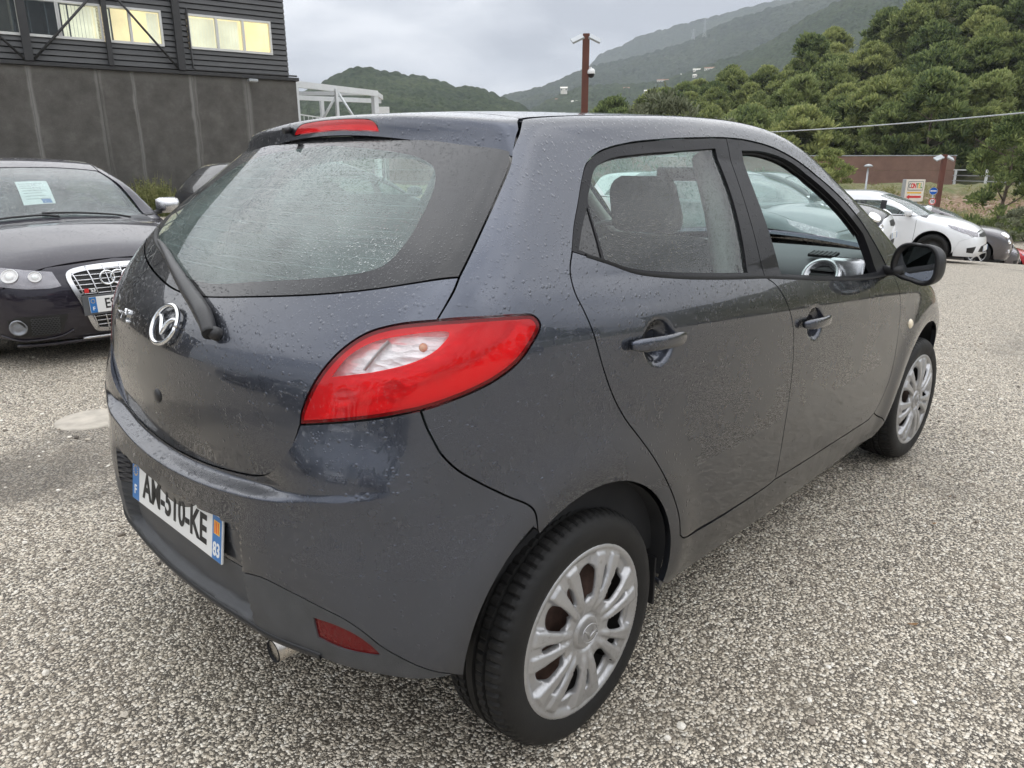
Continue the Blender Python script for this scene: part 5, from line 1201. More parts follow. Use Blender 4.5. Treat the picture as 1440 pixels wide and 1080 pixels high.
# number plate
PX, PZ, PT = -.588, .545, .14
def plate(root, cx, cz, tilt, y0=0.):
    Mx = frame((cx, y0, cz), (0, -1, 0), (-math.cos(tilt), 0, math.sin(tilt)))
    b = bmesh.new(); box(b, -.26, .26, -.055, .055, -.003, .003, .002, Mx); pl = bm_obj('number_plate', b, M['plate_white'], root)
    for s, nm in ((-1, 'country_strip'), (1, 'region_strip')):
        b = bmesh.new(); x0, x1 = (-.258, -.214) if s < 0 else (.214, .258)
        box(b, x0, x1, -.053, .053, .003, .0036, 0, Mx); st = bm_obj(nm, b, M['plate_blue'], pl)
        if s < 0: text_obj('letter_f', 'F', .036, M['white'], st, Mx @ Matrix.Translation((-.236, -.026, .0040)), bold=.0006)
        else:
            text_obj('digits_83', '83', .046, M['white'], st, Mx @ Matrix.Translation((.236, -.028, .0040)), sx=.75, bold=.0010)
            b = bmesh.new(); box(b, .222, .250, .010, .042, .0036, .0042, 0, Mx); bm_obj('region_shield', b, M['yellow'], st)
            for i in range(3):
                b = bmesh.new(); box(b, .226+i*.008, .230+i*.008, .012, .040, .0042, .0046, 0, Mx); bm_obj('shield_stripe', b, M['red_paint'], st)
    for i in range(12):
        a = 2*math.pi*i/12; b = bmesh.new(); box(b, -.0016, .0016, -.0016, .0016, .0036, .0042, 0, Mx @ Matrix.Translation((-.236+.013*math.cos(a), .028+.013*math.sin(a), 0)))
        bm_obj('star', b, M['yellow'], pl.children[0])
    text_obj('plate_lettering', 'AM-510-KE', .098, M['plate_black'], pl, Mx @ Matrix.Translation((0, -.001, .0038)), sx=.80, bold=.0022)
    return pl
PLATE = plate(HB, PX, PZ, PT)
# exhaust
EX = tube('exhaust_tip', [(-.26, -.37, .300), (-.42, -.365, .296), (-.545, -.360, .288)], [.024, .027, .0275], M['steel'], HB, seg=28)
EX.data.polygons[-1].material_index = 0
lathe('tailpipe_bore', [(.0275, 0), (.0262, .003), (.0250, -.01), (.024, -.10), (0, -.10)], M['carpet'], EX, seg=28, M=Matrix.Translation((-.546, -.360, .288)) @ Matrix.Rotation(math.radians(90), 4, 'Z'))
# --- emblem, lock, badge, wiper
def on_mz(y, z, off=0.): x = xat(mz, y, z)[0]; P = np.array([(x, y, z)]); n = mz.N(P)[0]; return np.array([x, y, z])+n*off, n
p, n = on_mz(.0, .995, .002)
Me = frame(p, (0, -1, 0), n)
EM = empty('emblem', (0, 0, 0)); EM.parent = HB
def local_tube(name, pts, rad, mat, parent, Mx, seg=10, zs=1.): return tube(name, [tuple(Mx @ Vector(q)) for q in pts], rad, mat, parent, seg)
ring = [(.060*math.cos(a), .0475*math.sin(a), .006) for a in np.linspace(0, 2*math.pi, 49)]
local_tube('emblem_ring', ring, .0058, M['chrome'], EM, Me)
for s in (-1, 1):
    wing = smooth_line([(s*.0, -.024, .005), (s*.008, -.010, .006), (s*.018, .006, .007), (s*.034, .016, .006), (s*.055, .017, .005)], .004)
    local_tube('emblem_wing', wing, list(np.interp(np.linspace(0, 1, len(wing)), [0, .3, .7, 1], [.0045, .0065, .0055, .003])), M['chrome'], EM, Me)
p, n = on_mz(.038, .822, .001); Ml = frame(p, (0, 1, 0), n)
lathe('tailgate_lock', [(0, .004), (.013, .004), (.0165, .001), (.018, -.002)], M['trim'], TG, seg=24, M=Ml @ Matrix.Rotation(math.radians(90), 4, 'X'))
p, n = on_mz(.335, .972, .001)
text_obj('model_badge', 'mazda2', .048, M['chrome'], TG, frame(p, (0, -1, 0), n), ext=.003, bold=.0015, sx=.9)
def on_gl(x, y, off=0.): q = np.array(zat(mz, x, y)); n = mz.N(q[None])[0]; return q+n*off
wp = [np.array(on_mz(-.140, 1.004, .012)[0]), np.array(on_mz(-.120, 1.020, .032)[0]), on_gl(-.480, -.07, .033), on_gl(-.460, .02, .033), on_gl(-.435, .13, .030), on_gl(-.405, .26, .024), on_gl(-.378, .37, .018)]
wp = [np.array(q) for q in ((-.545, -.222, 1.008), (-.535, -.190, 1.028), (-.521, -.130, 1.050), (-.498, -.020, 1.079), (-.465, .115, 1.108), (-.405, .328, 1.146), (-.386, .400, 1.153))]; wl = smooth_line(wp, .01)
WI = tube('rear_wiper', wl, list(np.interp(np.linspace(0, 1, len(wl)), [0, .12, .35, .7, 1], [.016, .020, .0165, .011, .0055])), M['trim'], HB, seg=12)
bl2 = smooth_line([on_gl(-.470, .02, .014), on_gl(-.445, .15, .014), on_gl(-.412, .29, .014), on_gl(-.37, .43, .014), on_gl(-.33, .52, .012)], .01)
tube('wiper_blade', bl2, .007, M['rubber'], WI, seg=8)
lathe('wiper_pivot', [(0, .022), (.012, .020), (.015, .01), (.015, 0)], M['trim'], WI, seg=20, M=frame(on_mz(-.222, 1.004, .0)[0], (0, 1, 0), on_mz(-.222, 1.004)[1]) @ Matrix.Rotation(math.radians(90), 4, 'X'))
# --- doors
def dent(x0, z0, r=.062, d=.024):
    def f(x, y, z): 
        q = np.sqrt(((x-x0)/1.15)**2+(z-z0)**2)/r; return d*(1-sst(q, .35, 1.05))
    return f
DD = dict(MZ); _d1, _d2 = dent(.252, .952, .060, .026), dent(1.168, .858, .058, .026)
DD['side'] = lambda x, y, z: mz_side(x, y, z)+_d1(x, y, z)+_d2(x, y, z)
dd = Shape(**DD)
PD = Planar((0, 1, 0)); PU = Planar((0, .9, -.42))
rdoor = chain(belt, bg, rd_b[::-1], rd_r[::-1])
fdoor = chain(belt2, fd_f[::-1], fd_b[::-1], bg[::-1])
def handle(name, x0, x1, z0, z1, parent, m):
    n = 26; V = []; F_ = []; sg = 14
    for i in range(n+1):
        u = i/n; x = x0+(x1-x0)*u; z = z0+(z1-z0)*u; y = yat(mz, x, z)[1]
        out = .026*math.sin(math.pi*min(1, max(0, (u*.92+.04))))**.45+.002
        w = (.0165 if u > .30 else .0175)*(1-abs(2*u-1)**6*.45); tk = .009*(1-abs(2*u-1)**6*.3)
        for k in range(sg):
            a = 2*math.pi*k/sg; c, s = math.cos(a), math.sin(a)
            V.append((x, y-out+tk*abs(c)**.7*(1 if c > 0 else -1), z+w*abs(s)**.8*(1 if s > 0 else -1)))
    for i in range(n):
        for k in range(sg): F_.append((i*sg+k, (i+1)*sg+k, (i+1)*sg+(k+1) % sg, i*sg+(k+1) % sg))
    F_.append(tuple(range(sg))); F_.append(tuple(n*sg+k for k in range(sg))[::-1])
    if m: V = [(a, -b, c) for a, b, c in V]; F_ = [f[::-1] for f in F_]
    return mesh_obj(name, V, F_, M['paint'], parent, smooth=True)
rg = R2([(.127, -.763, 1.150), (.150, -.692, 1.274), (.179, -.673, 1.304), (.228, -.649, 1.346), (.297, -.638, 1.368), (.420, -.633, 1.380), (.65, -.625, 1.392), (.845, -.616, 1.400)])
rg2 = R2([(.845, -.616, 1.400), (.832, -.683, 1.275), (.795, -.75, 1.14), (.770, -.790, 1.060)])
rg3 = R2([(.770, -.790, 1.060), (.404, -.783, 1.098), (.234, -.775, 1.122), (.127, -.763, 1.150)])
rg_poly = chain(rg, rg2, rg3)
tri_poly = chain(R2([(.050, -.750, 1.180), (.095, -.72, 1.225), (.139, -.698, 1.263)]), R2([(.139, -.698, 1.263), (.118, -.763, 1.152)]), [(.080, -.757, 1.168)])
fg = R2([(1.015, -.612, 1.396), (1.18, -.607, 1.394), (1.383, -.612, 1.360), (1.573, -.641, 1.283), (1.724, -.685, 1.191), (1.830, -.725, 1.095)])
fg_poly = chain(fg, R2([(1.83, -.725, 1.095), (1.845, -.77, 1.00), (1.845, -.80, .955)]), R2([(1.845, -.80, .955), (1.5, -.803, .975), (1.2, -.80, 1.01), (.985, -.795, 1.034)]), R2([(.985, -.795, 1.034), (.990, -.718, 1.198), (1.000, -.65, 1.32), (1.015, -.612, 1.396)]))
rframe = chain(fr_t[:k_b+1], bg_up, belt[::-1])
fframe = chain(fr_t[k_b:], belt2[::-1], bg_up[::-1])
def doors(m):
    a = panel('rear_door', dd, rdoor, PD, M['paint'], HB, res=.010, mirror=m)
    handle('door_handle', .345, .128, .953, .966, a, m)
    a2 = panel('window_frame', mz, rframe, PU, M['pillar'], a, res=.016, gap=.002, off=-.003, holes=[rg_poly, tri_poly], mirror=m, flange=.016)
    panel('side_window', mz, rg_poly, PU, M['glass'], a, res=.03, gap=-.001, flange=0, off=-.010, mirror=m)
    panel('quarter_trim', mz, tri_poly, PU, M['frit'], a, res=.02, gap=.0, flange=0.005, off=-.006, mirror=m)
    ribbon('weatherstrip', mz, belt[4:], .009, M['gap'], a, off=.001, mirror=m, thick=.006)
    b = panel('front_door', dd, fdoor, PD, M['paint'], HB, res=.011, mirror=m)
    handle('door_handle', 1.262, 1.055, .862, .872, b, m)
    panel('window_frame', mz, fframe, PU, M['pillar'], b, res=.016, gap=.002, off=-.003, holes=[fg_poly], mirror=m, flange=.030)
    ribbon('weatherstrip', mz, belt2, .009, M['gap'], b, off=.001, mirror=m, thick=.006)
    if m: panel('side_window', mz, fg_poly, PU, M['glass'], b, res=.03, gap=-.001, flange=0, off=-.012, mirror=m)
    # inner run channel of the open window
    for off, w in ((-.022, .020), (-.040, .016)):
        ribbon('run_channel', mz, fg[2:]+[0, 0, .004], w, M['rubber'], b, off=off, mirror=m)
    panel('door_card', mz, chain(belt+[0, 0, -.01], bg, rd_b[::-1], rd_r[::-1]), PD, M['seat'], a, res=.05, gap=.02, flange=0, off=-.075, mirror=m)
    panel('door_card', mz, chain(belt2+[0, 0, -.01], fd_f[::-1], fd_b[::-1], bg[::-1]), PD, M['seat'], b, res=.05, gap=.02, flange=0, off=-.075, mirror=m)
    return a, b
RD, FDR = doors(False); doors(True)
# --- front wing, bonnet, windscreen, front bumper
AC2 = (2.49, .305)
arch2 = np.array([(AC2[0]+AR*math.cos(a), -.84, AC2[1]+AR*math.sin(a)) for a in np.linspace(math.radians(188), math.radians(-5), 60)])
wing_poly = chain(fd_f[::-1], [(2.04, -.83, .31)], arch2, [(3.02, -.74, .30), (3.08, -.66, .60), (3.00, -.66, .80)], R2([zat(mz, x, y) for x, y in ((2.95, -.60), (2.7, -.68), (2.45, -.725), (2.30, -.745))]), [(2.10, -.79, .955)])
both(HB, lambda m: panel('front_wing', mz, wing_poly, Planar((-.25, .9, -.35)), M['paint'], HB, res=.02, mirror=m))
bn = chain(R2([zat(mz, x, y) for x, y in ((2.38, 0), (2.37, -.3), (2.34, -.55), (2.31, -.735))]), R2([zat(mz, x, y) for x, y in ((2.31, -.735), (2.45, -.715), (2.7, -.67), (2.95, -.59))]), R2([zat(mz, x, y) for x, y in ((2.95, -.59), (3.08, -.40), (3.14, 0))]))
panel('bonnet', mz, chain(bn, mir(bn)[::-1]), Planar((0, 0, -1)), M['paint'], HB, res=.04)
ws = chain(R2([zat(mz, 1.57, y) for y in (0, -.2, -.4, -.555)]), R2([zat(mz, x, y) for x, y in ((1.6, -.560), (1.8, -.592), (2.0, -.637), (2.2, -.687), (2.33, -.720))]), R2([zat(mz, x, y) for x, y in ((2.34, -.70), (2.36, -.4), (2.37, 0))]))
panel('windscreen', mz, chain(ws, mir(ws)[::-1]), Planar((-.5, 0, -.86)), M['wglass'], HB, res=.05, gap=.002, flange=.0)
fb = chain(R2([(3.14, 0, .76), (3.1, -.40, .78), (3.00, -.66, .79)]), [(3.05, -.68, .60), (3.02, -.74, .30)], [(2.86, -.78, .30), (2.86, -.78, .22)], R2([(2.9, -.7, .2), (3.1, -.4, .2), (3.15, 0, .2)]))
panel('front_bumper', mz, chain(fb, mir(fb)[::-1]), Cyl(2.3, 0, .8, 0, 0), M['paint'], HB, res=.04)
# side repeater
y = yat(mz, 2.196, .701)[1]; nn = mz.N(np.array([(2.196, y, .701)]))[0]
lathe('side_repeater', [(0, .010), (.012, .009), (.019, .005), (.021, 0)], M['turn'], HB, seg=24, M=frame((2.196, y, .701), (1, 0, 0), nn) @ Matrix.Rotation(math.radians(90), 4, 'X'))
# --- door mirrors
def door_mirror(m):
    s = 1 if m else -1
    root = empty('door_mirror', (0, 0, 0)); root.parent = HB
    cx, cy, cz = 1.905, -.903, .990
    # housing: squashed ellipsoid shell, flat towards the rear
    V = []; F_ = []; nu, nv = 40, 22
    def P(u, v):   # v 0 = rear rim, 1 = front pole
        a = 2*math.pi*u; e = 2.6
        ca, sa = math.cos(a), math.sin(a); ca = math.copysign(abs(ca)**(2/e), ca); sa = math.copysign(abs(sa)**(2/e), sa)
        r = math.cos(v*math.pi/2)**.55 if v < 1 else 0
        hy = .089*(1-.10*sa); yy = ca*hy*r; zz = sa*.073*r*(1.-.25*ca*(1 if ca < 0 else -.1)); xx = math.sin(v*math.pi/2)*.085
        return (cx+xx+.06*(-ca*.35*r), cy+yy-.01*sa*r, cz+zz+.012*ca*r)
    for j in range(nv+1):
        for i in range(nu): V.append(P(i/nu, j/nv))
    for j in range(nv):
        for i in range(nu): F_.append((j*nu+i, j*nu+(i+1) % nu, (j+1)*nu+(i+1) % nu, (j+1)*nu+i))
    def inward(k, sc, dx): 
        c0 = np.mean(V[:nu], axis=0); return [tuple(c0+(np.array(p)-c0)*sc+[dx, 0, 0]) for p in V[:nu]]
    b0 = len(V); V += inward(0, .86, -.002); b1 = len(V); V += inward(0, .80, .014)
    for i in range(nu):
        j = (i+1) % nu; F_.append((j, i, b0+i, b0+j)); F_.append((b0+j, b0+i, b1+i, b1+j))
    if m: V = [(a, -b, c) for a, b, c in V]; F_ = [f[::-1] for f in F_]
    hs = mesh_obj('mirror_housing', V, F_, M['trim'], root, smooth=True)
    g = [V[b1+i] for i in range(nu)]; c0 = np.mean(g, axis=0); g = [tuple(c0+(np.array(p)-c0)*.985-[.002, 0, 0]) for p in g]
    o = mesh_obj('mirror_glass', g, [tuple(range(nu)) if m else tuple(range(nu))[::-1]], M['mirror'], root)
    V, F_ = tube_mesh([(1.955, s*.775, .945), (1.945, s*.82, .948), (1.935, s*.86, .955)], [.022, .018, .022], 14)
    mesh_obj('mirror_arm', V, F_, M['trim'], root, smooth=True)
    Rz = Matrix.Translation((cx, s*abs(cy), cz)) @ Matrix.Rotation(math.radians(27)*s, 4, 'Z') @ Matrix.Translation((-cx, -s*abs(cy), -cz)); hs.data.transform(Rz); o.data.transform(Rz)
    return root
both(HB, door_mirror)
# --- wheels
def tyre(name, R=.2925, parent=None, hw=.0925, mat=None, seg=288):
    prof = [(.196, -.078), (.203, -.086), (.2085, -.088), (.213, -.092), (.228, -.0965), (.246, -.0985), (.260, -.0965), (.270, -.092), (.2780, -.086), (.2840, -.078), (.2880, -.069), (.2895, -.060),
            (.2900, -.048), (.2825, -.0465), (.2825, -.0395), (.2912, -.038), (.2920, -.0205), (.2840, -.0190), (.2840, -.0110), (.2925, -.0095)]
    prof = prof+[(r, -h) for r, h in prof[::-1]]
    prof = [(r*R/.2925, h*hw/.0925) for r, h in prof]; m = len(prof); V = []; F_ = []
    for k in range(seg):
        a = 2*math.pi*k/seg; c, s = math.cos(a), math.sin(a)
        for i, (r, h) in enumerate(prof):
            j = min(i, m-1-i)
            if 9 <= j <= 12 and k % 4 == 0: r = r-.0060
            if 15 <= j <= 16 and k % 4 == 2: r = r-.0045
            V.append((r*c, h, r*s))
    for k in range(seg):
        for i in range(m-1):
            a, b = k*m+i, ((k+1) % seg)*m+i; F_.append((a, a+1, b+1, b))
    o = mesh_obj(name, V, F_, mat or M['tyre'], parent, smooth=True); sm = [not (9 <= i <= m-11) for k in range(seg) for i in range(m-1)]; o.data.polygons.foreach_set('use_smooth', sm); return o
def wheel_cover(parent):
    if WC0: return copy_tree(WC0[0], parent)
    R = .209; P7 = 2*math.pi/7
    ang = lambda x, z: np.arctan2(z, x)
    rim = np.array([(R*math.cos(a), R*math.sin(a)) for a in np.linspace(0, 2*math.pi, 140, endpoint=False)])
    holes = []
    for k in range(7):
        t = k*P7+.15
        big = [(.080, -.07), (.092, -.19), (.125, -.215), (.155, -.19), (.166, -.10), (.163, .05), (.150, .165), (.120, .19), (.092, .17), (.080, .06)]
        holes.append(smooth_line([(r*math.cos(t+a), r*math.sin(t+a)) for r, a in big], .006, closed=True))
        t2 = t+P7/2
        sm = [(.098, -.02), (.115, -.045), (.145, -.055), (.158, -.02), (.152, .05), (.125, .055), (.102, .03)]
        holes.append(smooth_line([(r*math.cos(t2+a), r*math.sin(t2+a)) for r, a in sm], .006, closed=True))
    v, f, loops = trimesh2d(rim, .0042, holes)
    r = np.hypot(v[:, 0], v[:, 1]); a = ang(v[:, 0], v[:, 1])
    ph = ((a-.15+P7/2) % P7-P7/2)            # 0 at the big hole
    ps = ((a-.15) % P7-P7/2)                 # 0 at the small slit
    spoke = sst(np.abs(ps), .05, .085)*(1-sst(np.abs(ps), .235, .285))*sst(r, .045, .08)*(1-sst(r, .183, .193))
    dip = (1-sst(np.abs(ph), .15, .20))*sst(r, .055, .10)*(1-sst(r, .184, .193))*(.35+.65*sst(r, .1, .19))
    h = -.004-.020*np.clip(1-(r/.19), 0, 1)*0+.010*np.sin(np.clip(r/.209, 0, 1)*math.pi)+.0065*spoke-.010*dip+.004*sst(r, .194, .198)-.004*sst(r, .204, .209)
    h = h+.004*(1-sst(r, .036, .040))-.006*(1-sst(np.abs(r-.044), 0, .006))
    V = np.c_[v[:, 0], -h, v[:, 1]]; F_ = [tuple(t)[::-1] for t in f]; F_ = [t[::-1] for t in F_]
    q = [tuple(p) for p in V]; b = len(q)
    for lp in loops[1:]:
        m = len(lp)
        for i in lp: q.append((V[i][0]*.992, V[i][1]+.012, V[i][2]*.992))
        for i in range(m):
            j = (i+1) % m; F_.append((lp[i], lp[j], b+j, b+i))
        b += m
    o = mesh_obj('wheel_cover', q, F_, M['cover'], parent, smooth=True)
    ring_ = [(.028*math.cos(a_), -.0125, .023*math.sin(a_)) for a_ in np.linspace(0, 2*math.pi, 33)]
    tube('cover_emblem', ring_, .0018, M['cover'], o, seg=8)
    for s in (-1, 1): tube('cover_emblem_wing', [(0, -.013, -.012), (s*.008, -.0135, .0), (s*.026, -.0125, .008)], [.0022, .0032, .0012], M['cover'], o, seg=8)
    WC0.append(o); return o
WC0 = []; TY0 = []
def wheel(x, y, steer=0, rot=0):
    s = -1 if y < 0 else 1
    root = empty('wheel', (x, y, .2925), steer); root.parent = HB
    if TY0: t_ = TY0[0].copy(); COL.objects.link(t_); t_.parent = root
    else: TY0.append(tyre('tyre', parent=root))
    ho = wheel_cover(root); ho.location = (0, s*.0935, 0); ho.rotation_euler = (0, rot, 0 if s < 0 else math.pi); ho.scale = (1.042, 1, 1.042)
    lathe('steel_rim', [(.199, s*.083), (.203, s*.076), (.196, s*.060), (.190, s*.04), (.186, -s*.05), (.200, -s*.08)], M['dark_steel'], root, seg=56)
    lathe('rim_disc', [(.188, s*.02), (.16, s*.030), (.13, s*.035), (.09, s*.038), (.05, s*.040), (0, s*.040)], M['rust'], root, seg=48)
    lathe('brake_drum', [(0, -s*.0), (.125, -s*.0), (.130, -s*.01), (.130, -s*.06)], M['rust'], root, seg=40)
    tube('tyre_valve', [(.172*math.cos(-.9), s*.050, .172*math.sin(-.9)), (.168*math.cos(-.9), s*.098, .168*math.sin(-.9))], .0045, M['rubber'], root, seg=8)
    return root
wheel(0, -.7405, 0, .35); wheel(0, .7405, 0, .2); wheel(2.49, -.742, math.radians(-2.5), .9); wheel(2.49, .742, math.radians(-2.5), .1)
# wheel housings
def housing(xc, m):
    s = 1 if m else -1; V = []; F_ = []; n = 40
    R_ = .352
    for k in range(n+1):
        a = math.radians(-4+175*k/n); yb = abs(yat(mz, xc+(R_+.006)*math.cos(a), max(.3, .305+(R_+.006)*math.sin(a)))[1])-.014
        for j, (rr, yy) in enumerate(((R_+.004, min(.835, yb)), (R_+.006, .70), (R_, .56), (.02, .53))): V.append((xc+rr*math.cos(a), s*yy, .305+rr*math.sin(a)))
    for k in range(n):
        for j in range(3): F_.append((k*4+j, k*4+j+1, (k+1)*4+j+1, (k+1)*4+j))
    return mesh_obj('wheel_housing', V, F_, M['carpet'], HB, smooth=True)
for xc in (0, 2.49): both(HB, lambda m: housing(xc, m))
both(HB, lambda m: box_obj('mud_flap', .345, .353, (-.80 if not m else .66), (-.66 if not m else .80), .185, .33, M['trim'], HB, .002))
# --- floor, seats, dashboard
def ibox(name, a, mat, bev=.02, par=HB, M_=None): return box_obj(name, *a, mat, par, bev, M_)
ibox('underbody', (-.30, 2.95, -.62, .62, .24, .34), M['carpet'])
ibox('boot_floor', (-.42, .30, -.50, .50, .31, .62), M['carpet'])
def seat(x, y, rear=False, w=.50):
    s = empty('rear_seat' if rear else 'front_seat', (0, 0, 0)); s.parent = HB
    ibox('seat_cushion', (x-.05, x+.48, y-w/2, y+w/2, .44, .60), M['seat'], .05, s)
    Mx = Matrix.Translation((x, y, .60)) @ Matrix.Rotation(math.radians(-20 if not rear else -24), 4, 'Y')
    b = bmesh.new(); vs_ = box(b, -.06, .06, -w/2, w/2, -.05, .56, .05)
    for v in b.verts:
        k = max(0, min(1, (v.co.z-.05)/.5)); v.co.y *= 1-.16*k; v.co.x += .03*math.sin(k*3.1)*(1 if v.co.x > 0 else .4); v.co = Mx @ v.co
    bm_obj('seat_back', b, M['seat'], s, True)
    for hy in ([0] if not rear else [-.30, .30]):
        b = bmesh.new(); box(b, -.05, .045, hy-.135, hy+.135, .575, .765 if not rear else .66, .045)
        for v in b.verts:
            k = (v.co.z-.57)/.2; v.co.y = hy+(v.co.y-hy)*(1-.18*k); v.co = Mx @ v.co
        bm_obj('headrest', b, M['seat'], s, True)
        for q in (-.05, .05):
            pts = [Mx @ Vector((0, hy+q, .54)), Mx @ Vector((0, hy+q, .60))]; tube('headrest_post', pts, .006, M['chrome'], s, seg=8)
    return s
seat(1.10, -.36); seat(1.10, .36); seat(.28, 0, True, 1.16)
# dashboard: one swept section
prof = [(2.33, .985), (2.10, 1.000), (1.93, .990), (1.82, .965), (1.765, .925), (1.75, .86), (1.77, .76), (1.84, .62), (2.0, .5), (2.3, .5)]
pr2 = smooth_line([(x, 0, z) for x, z in prof], .03); V = []; F_ = []; ys = np.linspace(-.70, .70, 29)
for y in ys:
    for p in pr2: V.append((p[0]+.06*(abs(y)/.7)**3, y, p[2]-.02*(abs(y)/.7)**4))
m_ = len(pr2)
for j in range(len(ys)-1):
    for i in range(m_-1): F_.append((j*m_+i, j*m_+i+1, (j+1)*m_+i+1, (j+1)*m_+i))
DA = mesh_obj('dashboard', V, F_, M['dash'], HB, smooth=True)
Mv = frame((1.785, -.60, .925), (0, -1, 0), (-.80, 0, .60))
lathe('vent_ring', [(.078, -.010), (.078, .006), (.068, .012), (.056, .006), (.052, -.012), (0, -.014)], M['silver'], DA, seg=36, M=Mv @ Matrix.Rotation(math.radians(90), 4, 'X'))
lathe('vent_core', [(0, -.004), (.030, -.004), (.051, -.008)], M['trim'], DA, seg=30, M=Mv @ Matrix.Rotation(math.radians(90), 4, 'X'))
for k in range(3): b = bmesh.new(); box(b, -.045, .045, -.026+k*.022, -.018+k*.022, -.004, .006, .001, Mv); bm_obj('vent_blade', b, M['rubber'], DA)
b = bmesh.new(); box(b, -.07, .07, -.055, .055, -.03, .004, .02, Mv @ Matrix.Translation((.075, .04, -.02)) @ Matrix.Rotation(.5, 4, 'X')); bm_obj('vent_surround', b, M['silver'], DA, True)
Mg = frame((1.905, -.555, 1.000), (0, -1, 0), (-.18, 0, 1)); b = bmesh.new(); box(b, -.055, .055, -.03, .03, -.01, .0015, .003, Mg); GRL = bm_obj('demister_grille', b, M['rubber'], DA)
for k in range(6): b = bmesh.new(); box(b, -.052+k*.018, -.048+k*.018, -.028, .028, .0015, .004, 0, Mg); bm_obj('grille_bar', b, M['trim'], GRL)
# steering wheel, left-hand drive
Ms = frame((1.60, .37, .93), (0, -1, 0), (-.86, 0, .50)); rg_ = [tuple(Ms @ Vector((.185*math.cos(a), .185*math.sin(a), 0))) for a in np.linspace(0, 2*math.pi, 41)]
SW = tube('steering_wheel', rg_, .015, M['trim'], HB, seg=10)
b = bmesh.new(); box(b, -.07, .07, -.06, .05, -.03, .02, .02, Ms); bm_obj('airbag_cover', b, M['trim'], SW)
for q in ((-.185, 0), (.185, 0), (0, -.185)): tube('wheel_spoke', [Ms @ Vector((0, 0, 0)), Ms @ Vector((*q, 0))], .013, M['trim'], SW, seg=8)
tube('steering_column', [Ms @ Vector((0, 0, -.02)), (1.95, .37, .72)], .035, M['trim'], HB, seg=12)
ibox('rear_view_mirror', (1.66, 1.685, -.12, .12, 1.285, 1.345), M['trim'], .012)
for s in (-1, 1):
    tube('pillar_lining', smooth_line([(1.45, s*.545, 1.385), (1.65, s*.575, 1.31), (1.85, s*.625, 1.19), (2.05, s*.665, 1.07), (2.2, s*.69, .99)], .04), .026, M['beige'], HB, seg=10)
    tube('middle_pillar_lining', [(.93, s*.53, 1.38), (.90, s*.61, 1.22), (.88, s*.68, 1.02), (.92, s*.69, .6)], [.04, .045, .05, .05], M['lining'], HB, seg=10)
    tube('rear_pillar_lining', [(.06, s*.55, 1.38), (-.10, s*.62, 1.24), (-.16, s*.65, 1.10)], [.04, .06, .07], M['lining'], HB, seg=10)
tube('seat_belt', [(.90, -.665, 1.25), (.92, -.70, 1.0), (1.0, -.69, .7)], .012, M['trim'], HB, seg=6)
both(HB, lambda m: panel('side_lining', mz, np.array([(-.42, -.7, .35), (-.25, -.7, 1.12), (.0, -.7, 1.15), (.25, -.7, .9), (.5, -.7, .35)]), PD, M['carpet'], HB, res=.05, gap=0, flange=0, off=-.06, mirror=m))
print('hatchback done', round(time.time()-T0, 1))
# ------------------------------------------------------------------ the other parked cars (x forward from the nose, nose at x = 0)
def car_shape(L, Wd, H, cowl, hood, nose_h, ws_top, roof_z, tail, belt, arch=(.9, 3.4), kab=.22, front_r=.36, cf=.22):
    """tail: list of (z, x) for the rear outline; hood: list of (x, z) from cowl to nose"""
    hw = Wd/2; rx0, rx1 = ws_top, -L+.75
    ZR = [(-L-.1, roof_z-.22)]+[(-L+.35, roof_z-.07), (rx1, roof_z-.015), ((rx0+rx1)/2, roof_z), (rx0-.12, roof_z-.035)]+[(rx0+.10, roof_z-.10)]+[((rx0+cowl[0])/2+.06, (roof_z+cowl[1])/2-.015), (cowl[0], cowl[1])]+hood
    sh = dict(W=[(-L-.1, hw-.10), (-L+.35, hw-.045), (-L+1., hw-.008), (-L/2, hw), (-1.2, hw), (-.75, hw-.006), (-.35, hw-.06), (0, hw-.16)],
        zc=[(-L, belt+.02), (-L/2, belt-.01), (-1.1, belt-.06), (0, belt-.16)],
        tum=[(-.9, .010), (-.6, .004), (-.35, .0), (-.2, .002), (-.08, .008), (0, .022), (.06, .045), (.12, .075), (.25, .135), (.35, .19), (.45, .255), (.6, .37)],
        tuck=[(.1, .09), (.2, .05), (.3, .02), (.4, .006), (.5, 0), (.7, 0), (1.7, 0)], nar=[(-L, .05), (-L/2, 0), (0, 0)], zn=(.9, 1.4),
        ZR=sorted(ZR), crown=[(-L, .11), (-L/2, .07), (-1.6, .07), (-.9, .09), (0, .22)], cw=[(-L, 0), (-2.4, .02), (-1.8, .14), (-1.1, .14), (-.6, .06), (0, 0)],
        XR=[(z, x) for z, x in tail], cr=[(.2, .14), (1., .15), (1.5, .2)], kab=[(.2, .32), (.9, .28), (1.1, kab), (1.5, .1)], kac=[(-L, .08), (-1.7, .08), (-1., .12), (0, .16)],
        kfa=[(.2, front_r), (1., front_r)], XF=nose_h, cf=[(.2, cf), (1., cf+.05)], zb=.16)
    fa, ra = arch
    sh['side'] = lambda x, ay, z: -.010*gaus(np.sqrt((x+fa)**2+(z-.31)**2), .41, .07)-.010*gaus(np.sqrt((x+ra)**2+(z-.31)**2), .41, .07)
    return Shape(**sh)
